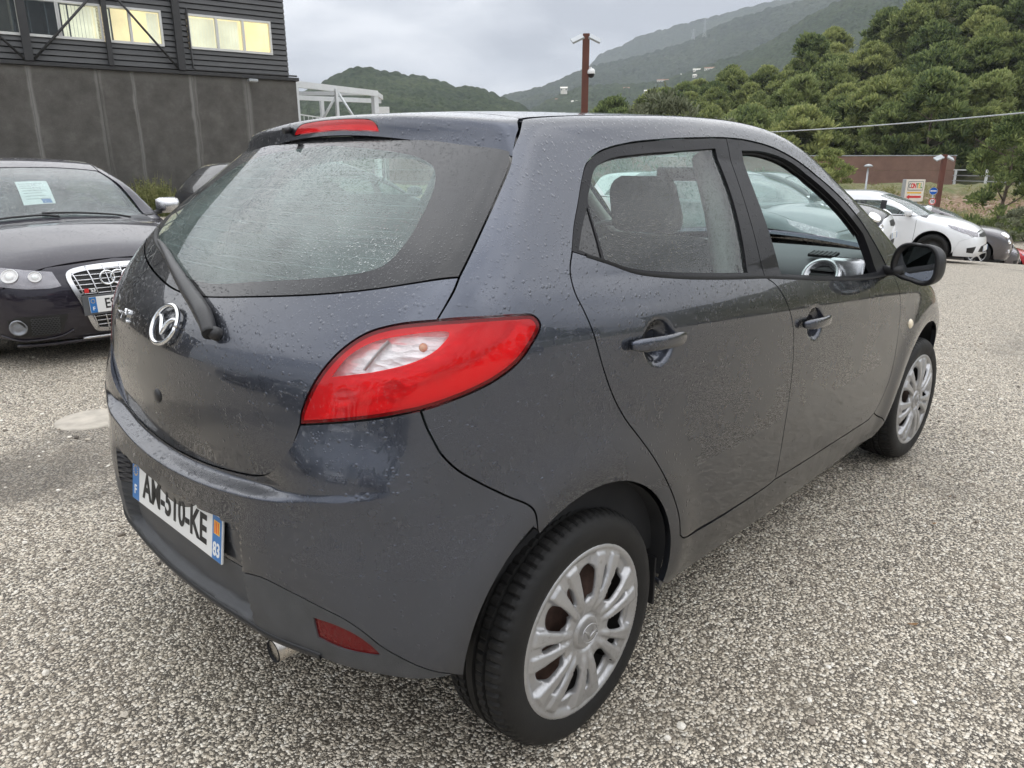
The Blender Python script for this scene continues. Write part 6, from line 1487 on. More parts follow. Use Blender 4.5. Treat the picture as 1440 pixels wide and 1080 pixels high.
def wheel_simple(root, x, y, R, mats, spokes=5, hw=.10, steel=False):
    s = -1 if y < 0 else 1; w = empty('wheel', (x, y, R)); w.parent = root
    tyre('tyre', R, w, hw, seg=72)
    q = R*.66
    if steel:
        lathe('steel_rim', [(q, s*.085), (q*.97, s*.070), (q*.80, s*.050), (q*.55, s*.060), (q*.42, s*.075), (q*.25, s*.072), (0, s*.072)], mats, w, seg=40)
        for k in range(10):
            a = k*math.pi/5; b = bmesh.new(); bmesh.ops.create_cone(b, cap_ends=True, segments=8, radius1=.018, radius2=.018, depth=.004, matrix=Matrix.Translation((q*.72*math.cos(a), s*.060, q*.72*math.sin(a))) @ Matrix.Rotation(math.radians(90), 4, 'X')); bm_obj('rim_hole', b, M['rubber'], w)
    else:
        lathe('rim', [(q*1.02, s*.088), (q*.99, s*.090), (q*.95, s*.075), (q*.92, s*.02), (q*.90, -s*.06)], mats, w, seg=48)
        lathe('brake_disc', [(0, s*.0), (q*.78, s*.0), (q*.78, -s*.02)], M['dark_steel'], w, seg=32)
        for k in range(spokes):
            a = 2*math.pi*k/spokes+.3; Mx = Matrix.Rotation(-a, 4, 'Y'); b = bmesh.new(); vs_ = box(b, .02, q*.97, s*.062-.014, s*.062+.014, -.026, .026, .006)
            for v in b.verts: v.co.z *= 1-.25*v.co.x/q; v.co = Mx @ v.co
            bm_obj('spoke', b, mats, w)
        lathe('hub_cap', [(0, s*.085), (.03, s*.083), (.055, s*.07)], mats, w, seg=20)
    return w
def housing2(root, xc, Wd, R, m):
    s = 1 if m else -1; V = []; F_ = []; n = 24; hw = Wd/2
    for k in range(n+1):
        a = math.radians(-10+200*k/n)
        for (rr, yy) in ((R+.045, hw-.03), (R+.05, hw-.2), (R+.04, hw-.32), (.02, hw-.34)): V.append((xc+rr*math.cos(a), s*yy, R+.01+rr*math.sin(a)))
    for k in range(n):
        for j in range(3): F_.append((k*4+j, k*4+j+1, (k+1)*4+j+1, (k+1)*4+j))
    return mesh_obj('wheel_housing', V, F_, M['carpet'], root, smooth=True)
def build_car(name, loc, rz, label, sh, L, Wd, H, pmat, belt_f, belt_r, cowl, ws_top, fa, ra, R=.31, wheelm=None, spokes=5, steel=False, roofm=None, group=None, glassm=None, side_glass=True, res=.04, mirror_mat=None, bonnet_nose=-.16, handles=True, pillar_black=True, cat='car', rear_detail=True):
    t_ = time.time(); r = empty(name, loc, rz, label, cat, group); hw = Wd/2; wheelm = wheelm or M['silver']; roofm = roofm or pmat; G_ = glassm or M['cglass']
    X = lambda x, z: (x, -hw, z)
    A = R+.055
    def arc(xc, a0, a1, n=26): return [X(xc+A*math.cos(math.radians(a)), R+.012+A*math.sin(math.radians(a))) for a in np.linspace(a0, a1, n)]
    b0 = zat(sh, cowl[0], -hw+.16)
    # beltline from the cowl corner to the rear
    bl_ = [X(cowl[0]+.02, belt_f+.02), X((cowl[0]-L)/2, (belt_f+belt_r)/2), X(-L+.60, belt_r), X(-L+.28, belt_r+.01)]
    def onside(q, lim=.30):
        v = yat(sh, q[0], q[2]); return v if (v[0] == v[0] and abs(v[1]+hw) < lim) else tuple(q)
    BLT = np.array([onside(q) for q in smooth_line(bl_, .04)])
    def zsafe(x, y):
        while True:
            q = zat(sh, x, y)
            if q[0] == q[0] and q[2] > H*.38: return q
            y += .02
    hood_e = [zsafe(x, -(hw-.115-.10*max(0, (x+.5)/.5))) for x in np.linspace(cowl[0]+.03, bonnet_nose, 9)]
    hood_e2 = list(hood_e)
    nose = [(-.30, -hw, .52), (-.42, -hw, .40), (-.46, -hw, .24)]
    sx = -(fa)
    low = [X(-fa+A*.98, .22)]
    fk = [(hood_e[-1][0], hood_e[-1][2]), (hood_e[-1][0]-.12, hood_e[-1][2]-.035), (-.36, .50), (-fa+A+.02, .30)]
    fr_edge = [onside(X(a[0]+(b[0]-a[0])*t, a[1]+(b[1]-a[1])*t), .7) for a, b in zip(fk[:-1], fk[1:]) for t in np.linspace(.12, 1, 8)]
    side = chain([X(-fa+A*math.cos(math.radians(-8)), R+.012+A*math.sin(math.radians(-8)))], arc(-fa, -4, 186), [X(-fa-A, .235), X(-ra+A, .235)], arc(-ra, -6, 186), [X(-ra-A-.02, .27), X(-L+.26, .30), X(-L+.22, .6), X(-L+.20, belt_r-.12), X(-L+.28, belt_r+.01)], BLT[::-1], hood_e2, fr_edge)
    PSd = Planar((-.10, .95, -.22))
    for m in (False, True): panel('body_side', sh, side, PSd, pmat, r, res=res, gap=.002, mirror=m)
    # cabin side: belt -> roof edge, with window openings
    ry = hw-.30
    re = [zat(sh, x, -ry) for x in np.linspace(ws_top+.02, -L+.42, 9)]
    ap = [zat(sh, ws_top+.02+(cowl[0]-ws_top)*t, -(ry+(hw-.15-ry)*t)) for t in (.85, .65, .45, .25, .1)]
    cab = chain(BLT, [X(-L+.25, belt_r+.02)], [zat(sh, -L+.36, -ry-.02)], re[::-1], ap[::-1], [X(cowl[0]+.03, belt_f+.025)])
    PCb = Planar((0, .86, -.5))
    xm = (cowl[0]+ws_top)/2-.0; zt = H-.10
    x_b = -fa-1.02                                   # centre pillar
    f1 = smooth_line([X(cowl[0]-.30, belt_f+.045), X((cowl[0]+ws_top)/2-.16, (belt_f+zt)/2+.05), X(ws_top-.24, zt-.035), X(ws_top-.5, zt-.005)], .05)
    k1 = chain([X(cowl[0]-.30, belt_f+.045)], f1, [X(x_b+.05, zt), X(x_b+.05, belt_f+(belt_r-belt_f)*.35+.045)])
    k2 = chain([X(x_b-.05, belt_f+(belt_r-belt_f)*.4+.045), X(x_b-.05, zt)], smooth_line([X(x_b-.05, zt), X(-L+1.15, zt-.02), X(-L+.86, zt-.09), X(-L+.76, belt_r+.15), X(-L+.72, belt_r+.05)], .05))
    lift2 = lambda K: sh.cast(*PCb.rays(PCb.to2(np.array(K, float)), -1.5), 0, 3, n=160)[0]
    K1, K2 = lift2(k1), lift2(k2)
    for m in (False, True):
        c = panel('cabin_side', sh, cab, PCb, pmat, r, res=res, gap=.001, mirror=m, holes=[K1, K2])
        for K in (K1, K2):
            panel('side_window', sh, K, PCb, G_, r, res=.08, gap=-.002, flange=0, off=-.006, mirror=m)
        if pillar_black:
            pb = [X(x_b+.055, zt+.01), X(x_b-.055, zt+.01), X(x_b-.055, belt_f+(belt_r-belt_f)*.4+.02), X(x_b+.055, belt_f+(belt_r-belt_f)*.36+.02)]
            panel('centre_pillar', sh, lift2(pb), PCb, M['pillar'], r, res=.06, gap=0, flange=0, off=.0025, mirror=m)
        zz = sh
        for (xa, za, zb_) in ((x_b, .28, belt_f+(belt_r-belt_f)*.38), (-fa-.40+.03, .36, belt_f-.02)):
            P = [yat(sh, xa+.03*math.sin((z-.3)*3), z) for z in np.linspace(za, zb_, 12)]; ribbon('door_gap', sh, P, .006, M['gap'], r, off=.0012, mirror=m)
        P = [yat(sh, x, .285) for x in np.linspace(-fa-A-.03, -ra+A+.03, 10)]; ribbon('sill_gap', sh, P, .006, M['gap'], r, off=.0012, mirror=m)
        if ra-fa > 2.2:
            P = [yat(sh, -ra+A*.75+.25*(z-.5), z) for z in np.linspace(.55, belt_r-.03, 9)]; ribbon('door_gap', sh, P, .006, M['gap'], r, off=.0012, mirror=m)
        P = [yat(sh, p[0], p[2]-.012) for p in BLT[2:-2]]; ribbon('window_seal', sh, P, .016, M['rubber'], r, off=.003, mirror=m)
        if handles:
            for xh in (-fa-.92, x_b-.86):
                y = yat(sh, xh, belt_f-.10)[1]; s = 1 if m else -1
                tube('door_handle', [(xh+.09, s*(-y-.002), belt_f-.10), (xh+.05, s*(-y+.028), belt_f-.10), (xh-.06, s*(-y+.028), belt_f-.097), (xh-.10, s*(-y-.002), belt_f-.097)], [.009, .013, .013, .009], pmat, r, seg=8)
        # mirror
        s = 1 if m else -1; mx = cowl[0]-.28; mz_ = belt_f+.075
        b = bmesh.new(); box(b, -.07, .06, -.11, .11, -.07, .07, .045)
        for v in b.verts:
            if v.co.x > 0: v.co.y *= .8; v.co.z *= .85
        o = bm_obj('door_mirror', b, mirror_mat or pmat, r, True, loc=(mx, s*(hw+.10), mz_))
        b = bmesh.new(); box(b, -.078, -.070, -.088, .088, -.052, .052, .0); bm_obj('mirror_glass', b, M['mirror'], o)
        tube('mirror_arm', [(0, -s*.20, -.075), (0, -s*.08, -.05)], [.02, .022], M['trim'], o, seg=8)
        y = hw-.10*1; wheel_simple(r, -fa, s*(hw-.105), R, wheelm, spokes, steel=steel); wheel_simple(r, -ra, s*(hw-.105), R, wheelm, spokes, steel=steel)
        housing2(r, -fa, Wd, R, m); housing2(r, -ra, Wd, R, m)
    # roof, bonnet, windscreen
    rh = chain([zat(sh, ws_top+.03, 0), zat(sh, ws_top+.02, -ry*.6), zat(sh, ws_top+.02, -ry+.005)], [zat(sh, x, -ry+.004) for x in np.linspace(ws_top, -L+.42, 9)], [zat(sh, -L+.36, -ry+.02), zat(sh, -L+.30, -ry*.6), zat(sh, -L+.28, 0)])
    panel('roof', sh, chain(rh, mir(rh)[::-1]), Planar((0, 0, -1)), roofm, r, res=.07, gap=.001)
    wsx = [zat(sh, cowl[0]-.02, 0), zat(sh, cowl[0]-.04, -hw*.5), zat(sh, cowl[0]-.10, -hw+.19)]
    wsp = chain([zat(sh, ws_top+.035, 0), zat(sh, ws_top+.03, -ry*.6), zat(sh, ws_top+.03, -ry+.02)], [zat(sh, ws_top+.02+(cowl[0]-ws_top)*t, -(ry-.012+(hw-.17-ry)*t)) for t in (.1, .25, .45, .65, .85)], wsx[::-1])
    PW = Planar((-.6, 0, -.8))
    WS = panel('windscreen', sh, chain(wsp, mir(wsp)[::-1]), PW, M['wsglass'], r, res=.07, gap=.004, flange=0, off=-.003)
    hd = chain([zat(sh, cowl[0]+.0, 0), zat(sh, cowl[0]-.02, -hw*.5), zat(sh, cowl[0]+.0, -hw+.13)], hood_e, [zat(sh, bonnet_nose+.03, -hw*.5), zat(sh, bonnet_nose+.045, 0)])
    panel('bonnet', sh, chain(hd, mir(hd)[::-1]), Planar((-.25, 0, -.95)), pmat, r, res=res, gap=.002)
    # front end
    PF = Cyl(-1.25, 0, 1.2, math.radians(8), 0)
    nose_pt = [zat(sh, bonnet_nose+.045, 0), zat(sh, bonnet_nose+.03, -hw*.5), hood_e[-1]]
    fe = chain(nose_pt, fr_edge, [yat(sh, -fa+A+.02, .215), (-.25, -hw*.75, .195), (-.05, -.4, .185), (0, 0, .185)])
    FB = panel('front_bumper', sh, chain(fe, mir(fe)[::-1]), PF, pmat, r, res=res, gap=.001, flange=.03, span=2.2)
    # rear end, one sheet with its window laid on
    PR = Cyl(-L+1.2, 0, 1.2, 0, math.pi)
    rr_ = [yat(sh, *q) for q in ((-L+.28, belt_r+.01), (-L+.20, belt_r-.12), (-L+.22, .6), (-L+.26, .30))]
    rt = chain([zat(sh, -L+.285, 0), zat(sh, -L+.305, -ry*.6), zat(sh, -L+.365, -ry+.01)], [sh.cast([(-L-.6, -ry-.04, belt_r+.2)], [(1., 0, 0)], 0, 2, n=200)[0][0]], rr_, [(-L+.02, -hw*.6, .24), (-L-.0, 0, .24)])
    panel('rear_body', sh, chain(rt, mir(rt)[::-1]), PR, pmat, r, res=.06, gap=.001, flange=.03, span=2.2)
    zr0, zr1 = belt_r+.05, H-.17
    rw = [xat2(sh, y, z, L) for y, z in ((0, zr1), (-ry*.6, zr1-.005), (-ry+.04, zr1-.03), (-ry-.02, (zr0+zr1)/2), (-hw+.24, zr0), (-hw*.5, zr0-.015), (0, zr0-.02))]
    panel('rear_window', sh, chain(np.array(rw), mir(rw)[::-1]), PR, M['frit'], r, res=.08, gap=0, flange=0, off=.003, span=2.2)
    for m in (False, True): panel('tail_lamp', sh, smooth_line([xat2(sh, y, z, L) for y, z in ((-hw+.22, belt_r-.06), (-hw+.10, belt_r-.05), (-hw+.09, belt_r-.25), (-hw+.24, belt_r-.24))], .03, closed=True), PR, M['lens_red'], r, res=.06, gap=0, flange=0, off=.004, span=2.2, mirror=m)
    # inside
    box_obj('underbody', -L+.35, -.4, -hw+.22, hw-.22, .20, .30, M['carpet'], r)
    box_obj('cabin_floor', -L+.5, cowl[0]-.2, -hw+.16, hw-.16, .30, .55, M['carpet'], r, .05)
    b = bmesh.new(); box(b, cowl[0]-.62, cowl[0]+.02, -hw+.15, hw-.15, .6, belt_f+.015, .08); bm_obj('dashboard', b, M['dash'], r, True)
    for yy in (-.36, .36):
        b = bmesh.new(); box(b, -.07, .07, -.24, .24, .5, 1.12 if H < 1.5 else 1.2, .06)
        for v in b.verts: v.co.x -= (v.co.z-.5)*.35
        bm_obj('seat_back', b, M['seat'], r, True, loc=(cowl[0]-1.25, yy, 0)); b = bmesh.new(); box(b, -.05, .05, -.12, .12, 0, .17, .045); bm_obj('headrest', b, M['seat'], r, True, loc=(cowl[0]-1.51, yy, 1.13 if H < 1.5 else 1.21))
    b = bmesh.new(); box(b, -L+1.0, -L+1.12, -hw+.22, hw-.22, .5, 1.08, .05); bm_obj('rear_seat', b, M['seat'], r, True)
    Ms2 = frame((cowl[0]-.72, .37, belt_f+.02), (0, -1, 0), (-.86, 0, .5)); tube('steering_wheel', [Ms2 @ Vector((.18*math.cos(a), .18*math.sin(a), 0)) for a in np.linspace(0, 2*math.pi, 33)], .014, M['trim'], r, seg=8)
    box_obj('rear_view_mirror', ws_top+.10, ws_top+.12, -.12, .12, H-.20, H-.13, M['trim'], r, .008)
    print(name, 'built', round(time.time()-t_, 1)); return r, PF, PW, WS
def xat2(sh, y, z, L): q, ok = sh.cast([(-L-.6, y, z)], [(1., 0, 0)], 0, 2.6, n=260); return tuple(q[0])
def overlay(name, sh, pts, pr, mat, par, off=.004, res=.02, m=False, flange=.006, sm=True, gap=0): 
    P = smooth_line(pts, .02, closed=True) if sm else np.array(pts, float)
    return panel(name, sh, P, pr, mat, par, res=res, gap=gap, flange=flange, off=off, mirror=m, span=2.2)
M['cglass'] = glass('car_side_glass', (.42, .52, .50), film=.05, film_col=(.35, .40, .40), dens=.4)
M['wsglass'] = glass('car_windscreen_glass', (.70, .80, .78), film=.26, film_col=(.52, .60, .60), dens=.4)
M['aubergine'] = paint('dark_plum_paint', (.022, .019, .028), metal=.15, rough=.3, dens=.35, dirt=.5)
M['white_car'] = paint('white_car_paint', (.80, .81, .82), metal=0, rough=.35, flake=0, dens=.2, dirt=.35, dirt_col=(.3, .28, .25))
M['grey_car'] = paint('warm_grey_car_paint', (.15, .14, .145), metal=.7, rough=.3, dens=.3, dirt=.4)
M['blk_car'] = paint('black_car_paint', (.018, .018, .020), metal=.2, rough=.3, dens=.4, dirt=.4)
M['slate_car'] = paint('slate_grey_car_paint', (.085, .10, .11), metal=.7, rough=.3, dens=.3, dirt=.4)
M['red_car'] = paint('red_car_paint', (.45, .02, .03), metal=.2, rough=.3, dens=.3, dirt=.3)
M['alu'] = simple('satin_aluminium', (.60, .60, .61), .25, .9, var=.05)
M['lampin'] = simple('headlamp_inside', (.26, .27, .29), .25, .5, var=.25, scale=14)
M['bowl'] = simple('headlamp_bowl', (.85, .86, .87), .06, 1.0, var=.02)
M['mesh'] = simple('black_grille_mesh', (.010, .010, .010), .5)
tail_h = lambda L, H: [(.15, -L+.16), (.3, -L+.04), (.5, -L), (.8, -L+.02), (1.0, -L+.07), (1.12, -L+.14), (H-.14, -L+.34), (H, -L+.46)]
# --- plum-black sports hatchback facing the camera (left edge)
sA = car_shape(4.2, 1.765, 1.42, (-1.12, .955), [(-.90, .936), (-.6, .892), (-.35, .828), (-.15, .745), (0, .61)], [(.12, -.14), (.2, -.06), (.3, -.01), (.45, 0), (.58, -.012), (.68, -.05), (.76, -.13), (.85, -.28)], -1.88, 1.42, tail_h(4.2, 1.42), .95, arch=(.88, 3.46), cf=.20)
AU, PFA, PWA, WSA = build_car('sports_hatchback', (.70, 3.93, 0), -1.554, 'dark plum three-door hatchback with a tall chrome-framed grille, facing the camera at the left edge', sA, 4.2, 1.765, 1.42, M['aubergine'], .93, .98, (-1.12, .955), -1.88, .88, 3.46, R=.32, spokes=5, mirror_mat=M['alu'], res=.03, bonnet_nose=-.17)
def au():
    D = Planar((-1, 0, 0)); 
    def fx(y, z, off=0): q, ok = sA.cast([(.6, y, z)], [(-1., 0, 0)], 0, 2, n=300); n = sA.N(q)[0]; return q[0]+n*off
    go = [(-.0, .335, .655), (0, .355, .615), (0, .30, .42), (0, .245, .26), (0, .215, .225), (0, 0, .215), (0, -.215, .225), (0, -.245, .26), (0, -.30, .42), (0, -.355, .615), (0, -.335, .655), (0, 0, .690)]
    P = smooth_line(go, .02, closed=True); gi = P.copy(); c = P.mean(0); 
    P2 = inset(D.to2(P), .030); inner = np.array([p[0]*D.a+p[1]*D.b for p in P2])
    G0 = panel('grille_backing', sA, P, D, M['mesh'], AU, res=.03, gap=.006, flange=0, off=.003, span=2.)
    panel('grille_frame', sA, P, D, M['alu'], AU, res=.012, gap=0, flange=.015, off=.020, holes=[inner], span=2.)
    half = lambda z: float(np.interp(z, [.225, .26, .42, .615, .66], [.215, .245, .30, .355, .33]))-.028
    for z in (.645, .615, .585, .555, .525, .495, .335, .305, .275, .245):
        h = half(z); pts = [fx(y, z, .012) for y in np.linspace(-h, h, 13)]; tube('grille_bar', pts, .0042, M['alu'] , AU, seg=6)
    for y in (-.25, -.17, -.085, 0, .085, .17, .25):
        k = y*.78; 
        for (za, zb_) in ((.485, .668), (.232, .350)):
            s_ = [fx(y*(.72+.42*(z-.23)/.43)*1.12, z, .017) for z in np.linspace(za, zb_, 6) if abs(y*(.72+.42*(z-.23)/.43)*1.12) < half(z)]
            if len(s_) > 2: tube('grille_rib', s_, .0052, M['alu'], AU, seg=6)
    # interlocked rings
    for i in range(4):
        cy = -(-.108+.072*i); q = fx(cy, .585, .026); n = Vector((1, 0, .12)).normalized(); Mr = frame(q, (0, 1, 0), n)
        tube('ring', [Mr @ Vector((.047*math.cos(a), .047*math.sin(a), .004*(i % 2))) for a in np.linspace(0, 2*math.pi, 37)], .0062, M['chrome'], AU, seg=8)
    # plate
    Mp = frame(fx(0, .418, .024), (0, 1, 0), (1, 0, .05)); b = bmesh.new(); box(b, -.30, .30, -.070, .070, -.012, -.002, .004, Mp); pb = bm_obj('plate_holder', b, M['dash'], AU)
    b = bmesh.new(); box(b, -.26, .26, -.055, .055, -.002, .004, .002, Mp); p = bm_obj('number_plate', b, M['plate_white'], AU)
    b = bmesh.new(); box(b, -.259, -.214, -.054, .054, .004, .0046, 0, Mp); bm_obj('country_strip', b, M['plate_blue'], p); b = bmesh.new(); box(b, .214, .259, -.054, .054, .004, .0046, 0, Mp); bm_obj('region_strip', b, M['plate_blue'], p)
    text_obj('letter_f', 'F', .036, M['white'], p, Mp @ Matrix.Translation((-.236, -.026, .005)), bold=.0006)
    tube('star_ring', [Mp @ Vector((-.236+.013*math.cos(a), .026+.013*math.sin(a), .005)) for a in np.linspace(0, 2*math.pi, 17)], .0012, M['yellow'], p, seg=4)
    text_obj('plate_lettering', 'ES', .098, M['plate_black'], p, Mp @ Matrix.Translation((-.125, -.001, .005)), sx=.80, bold=.0015)
    # red and silver grille badge
    Mb = frame(fx(-.235, .515, .026), (0, 1, 0), (1, 0, 0)); b = bmesh.new(); box(b, -.036, -.008, -.014, .014, 0, .004, 0, Mb @ Matrix.Shear('XZ', 4, (0, 0))); bm_obj('badge_red', b, M['red_paint'], AU); text_obj('badge_lettering', 'S3', .034, M['white'], AU, Mb @ Matrix.Translation((.020, 0, .004)), ext=.002, bold=.001)
    # headlamps
    hl = [(-.05, -.44, .665), (-.08, -.60, .690), (-.2, -.76, .715), (-.3, -.80, .72), (-.3, -.80, .63), (-.2, -.76, .585), (-.08, -.60, .560), (-.05, -.455, .552), (-.04, -.395, .563)]
    for m in (False, True):
        P = np.array(hl); lo3 = panel('headlamp', sA, P, PFA, M['lampin'], AU, res=.02, gap=0, flange=.0, off=.002, mirror=m, span=2.2)
        cov = panel('headlamp_lens', sA, P, PFA, M['lens_clear'], lo3, res=.02, gap=0, flange=.012, off=.014, mirror=m, span=2.2)
        for (y, z, rr) in ((-.655, .640, .052), (-.525, .628, .040)):
            q = fx(y, z, .004); n = sA.N(q[None])[0]; n = (n[0], -n[1] if m else n[1], n[2]); Mh = frame((q[0], -q[1] if m else q[1], q[2]), (0, 1, 0), n) @ Matrix.Rotation(math.radians(90), 4, 'X')
            lathe('lamp_bowl', [(rr, .006), (rr*.94, .009), (rr*.88, .002), (rr*.6, -.0), (rr*.52, .006), (rr*.3, .011), (0, .013)], M['lampglass'], lo3, seg=28, M=Mh)
        # lower intake with mesh, fog lamp
        it = [(-.1, -.36, .36), (-.1, -.68, .375), (-.15, -.74, .35), (-.15, -.72, .24), (-.1, -.52, .225), (-.1, -.42, .245)]
        I = panel('side_intake', sA, np.array(it), PFA, M['mesh'], AU, res=.03, gap=0, flange=.004, off=.003, mirror=m, span=2.2)
        for k in range(9):
            z = .245+.0135*k; yy = np.linspace(-.44-.0*k, -.60, 18)
            pts = [fx(y, z+.004*math.cos(i*math.pi+k*math.pi), .006) for i, y in enumerate(yy)]; pts = [(p[0], -p[1] if m else p[1], p[2]) for p in pts]; tube('mesh_wire', pts, .0016, M['dash'], I, seg=4)
        q = fx(-.665, .30, .006); q = (q[0], -q[1] if m else q[1], q[2]); n = (.92, .38 if m else -.38, 0)
        Mh = frame(q, (0, 0, 1), n) @ Matrix.Rotation(math.radians(90), 4, 'X'); lathe('fog_lamp', [(.056, -.01), (.054, .010), (.046, .014), (.040, .004), (.02, .008), (0, .01)], M['lampin'], I, seg=28, M=Mh)
        tr = [fx(y, z, .006) for y, z in ((-.36, .255), (-.42, .222), (-.52, .204), (-.66, .204), (-.74, .24))]; tr = [(p[0], -p[1] if m else p[1], p[2]) for p in tr]; tube('intake_trim', smooth_line(tr, .02), .008, M['aubergine'], AU, seg=6)
        wj = [(-.2, -.62, .528), (-.2, -.70, .525), (-.2, -.69, .497), (-.2, -.61, .500)]; panel('washer_cover', sA, np.array(wj), PFA, M['aubergine'], AU, res=.02, gap=0, flange=.002, off=.002, mirror=m, span=2.2)
    # silver lip
    lp = [fx(y, .165+.0*y, .012) for y in np.linspace(-.66, .66, 25)]; tube('front_lip', lp, .014, M['aubergine'], AU, seg=8)
    lp = [fx(y, .185, .014) for y in np.linspace(-.30, .30, 13)]; tube('silver_lip', lp, .012, M['alu'], AU, seg=8)
    # wipers, paper notice on the glass
    for (ya, yb, dz) in ((.52, -.12, 0), (-.02, -.66, 0)):
        pts = [zat(sA, -1.10+0*t, ya) if t == 0 else zat(sA, -1.145-.03*t, ya+(yb-ya)*t) for t in np.linspace(0, 1, 9)]; tube('wiper', [(p[0], p[1], p[2]+.014) for p in pts], .009, M['trim'], AU, seg=6)
    nt = [zat(sA, -1.30, -.20), zat(sA, -1.30, .03), zat(sA, -1.56, .06), zat(sA, -1.56, -.17)]
    Pn = panel('paper_notice', sA, np.array(nt)[[0, 1, 2, 3]], PWA, M['paper'], AU, res=.06, gap=0, flange=0, off=-.012)
    for k in range(7):
        x = -1.35-.028*k; ribbon('print_line', sA, [zat(sA, x, y) for y in np.linspace(-.16, .01-.02*(k % 3), 6)], .004, M['dash'], Pn, off=-.0095)
    ribbon('print_block', sA, [zat(sA, -1.325, y) for y in np.linspace(-.06, .01, 4)], .05, M['plate_blue'], Pn, off=-.009)
au()
# --- white hatchback (right)
sC = car_shape(4.06, 1.73, 1.45, (-1.02, .985), [(-.8, .945), (-.5, .885), (-.25, .80), (-.10, .70), (0, .56)], [(.12, -.12), (.2, -.05), (.35, 0), (.5, -.005), (.62, -.04), (.72, -.11), (.82, -.24)], -2.00, 1.45, tail_h(4.06, 1.45), 1.0, arch=(.83, 3.42), cf=.24)
def lamps(sh, root, PF_, pts, fog=None, grille=None, plate_z=None, extra_grille=None, bowl=None):
    for m in (False, True):
        l_ = panel('headlamp', sh, np.array(pts), PF_, M['lampin'], root, res=.03, gap=0, flange=0, off=.003, mirror=m, span=2.2); panel('headlamp_lens', sh, np.array(pts), PF_, M['lens_clear'], l_, res=.03, gap=0, flange=.01, off=.012, mirror=m, span=2.2)
        if fog: panel('fog_surround', sh, np.array(fog), PF_, M['mesh'], root, res=.03, gap=0, flange=.003, off=.003, mirror=m, span=2.2)
    if grille is not None: g = np.array(grille); panel('grille', sh, chain(g, mir(g)[::-1]), PF_, M['mesh'], root, res=.03, gap=0, flange=.004, off=.004, span=2.2)
    if extra_grille is not None: g = np.array(extra_grille); panel('lower_grille', sh, chain(g, mir(g)[::-1]), PF_, M['mesh'], root, res=.03, gap=0, flange=.004, off=.004, span=2.2)
    if plate_z:
        q, ok = sh.cast([(.6, 0, plate_z)], [(-1., 0, 0)], 0, 2, n=300); Mp = frame(q[0]+[.012, 0, 0], (0, 1, 0), (1, 0, .05)); b = bmesh.new(); box(b, -.26, .26, -.055, .055, -.01, .004, .002, Mp); p = bm_obj('number_plate', b, M['plate_white'], root)
        for x0 in (-.259, .214): b = bmesh.new(); box(b, x0, x0+.045, -.054, .054, .004, .0046, 0, Mp); bm_obj('plate_strip', b, M['plate_blue'], p)
CL, PFC, PWC, WSC = build_car('white_hatchback', (16.58, 1.84, float(ground_z(16.6, 0))), -1.489, 'white hatchback with black steel wheels and a swept headlamp, parked beyond the door mirror', sC, 4.06, 1.73, 1.45, M['white_car'], .96, 1.03, (-1.02, .985), -2.00, .83, 3.42, R=.315, wheelm=M['mesh'], steel=True)
lamps(sC, CL, PFC, [(-.1, -.38, .66), (-.2, -.55, .70), (-.45, -.76, .80), (-.58, -.83, .83), (-.52, -.83, .76), (-.35, -.75, .67), (-.2, -.58, .60), (-.1, -.46, .585)], fog=[(-.1, -.55, .40), (-.2, -.74, .38), (-.2, -.72, .29), (-.1, -.60, .27)], grille=[(0, 0, .665), (0, -.36, .650), (0, -.42, .60), (0, -.22, .575), (0, 0, .57)], plate_z=.34, extra_grille=[(0, 0, .42), (0, -.35, .40), (0, -.44, .30), (0, 0, .25)])
# --- brown-grey small SUV
sX = car_shape(4.25, 1.80, 1.60, (-1.05, 1.10), [(-.8, 1.06), (-.5, 1.02), (-.25, .95), (-.10, .86), (0, .72)], [(.15, -.12), (.25, -.04), (.4, 0), (.62, 0), (.78, -.03), (.9, -.10), (1.0, -.25)], -1.95, 1.60, tail_h(4.25, 1.60), 1.10, arch=(.85, 3.42), cf=.24)
SU, PFX, _, _ = build_car('small_suv', (23.94, 2.66, float(ground_z(23.9, 0))), -1.33, 'brownish-grey rounded small SUV with round lamps, right of the white hatchback', sX, 4.25, 1.80, 1.60, M['grey_car'], 1.06, 1.12, (-1.05, 1.10), -1.95, .85, 3.42, R=.335)
def round_lamps(sh, root, PF_, ys, rad, names=('headlamp', 'fog_lamp')):
    for m in (False, True):
        for (y, z, r_) in ys:
            q, ok = sh.cast([(.6, y, z)], [(-1., 0, 0)], 0, 2, n=300); n = sh.N(q)[0]; q = q[0]; n = (n[0], -n[1] if m else n[1], n[2]); Mh = frame((q[0], -q[1] if m else q[1], q[2]), (0, 1, 0), n) @ Matrix.Rotation(math.radians(90), 4, 'X')
            lathe('round_headlamp', [(r_, -.02), (r_, .012), (r_*.9, .018), (r_*.82, .008), (r_*.4, .0), (r_*.3, .015), (0, .02)], M['bowl'], root, seg=26, M=Mh)
round_lamps(sX, SU, PFX, [(-.64, .86, .115), (-.62, .68, .062), (-.60, .42, .050)], 0)
lamps(sX, SU, PFX, [(-.1, -.50, .47), (-.2, -.70, .47), (-.2, -.70, .37), (-.1, -.50, .37)], grille=[(0, 0, .80), (0, -.22, .79), (0, -.24, .70), (0, 0, .68)], plate_z=.52, extra_grille=[(0, 0, .45), (0, -.50, .44), (0, -.52, .30), (0, 0, .27)])
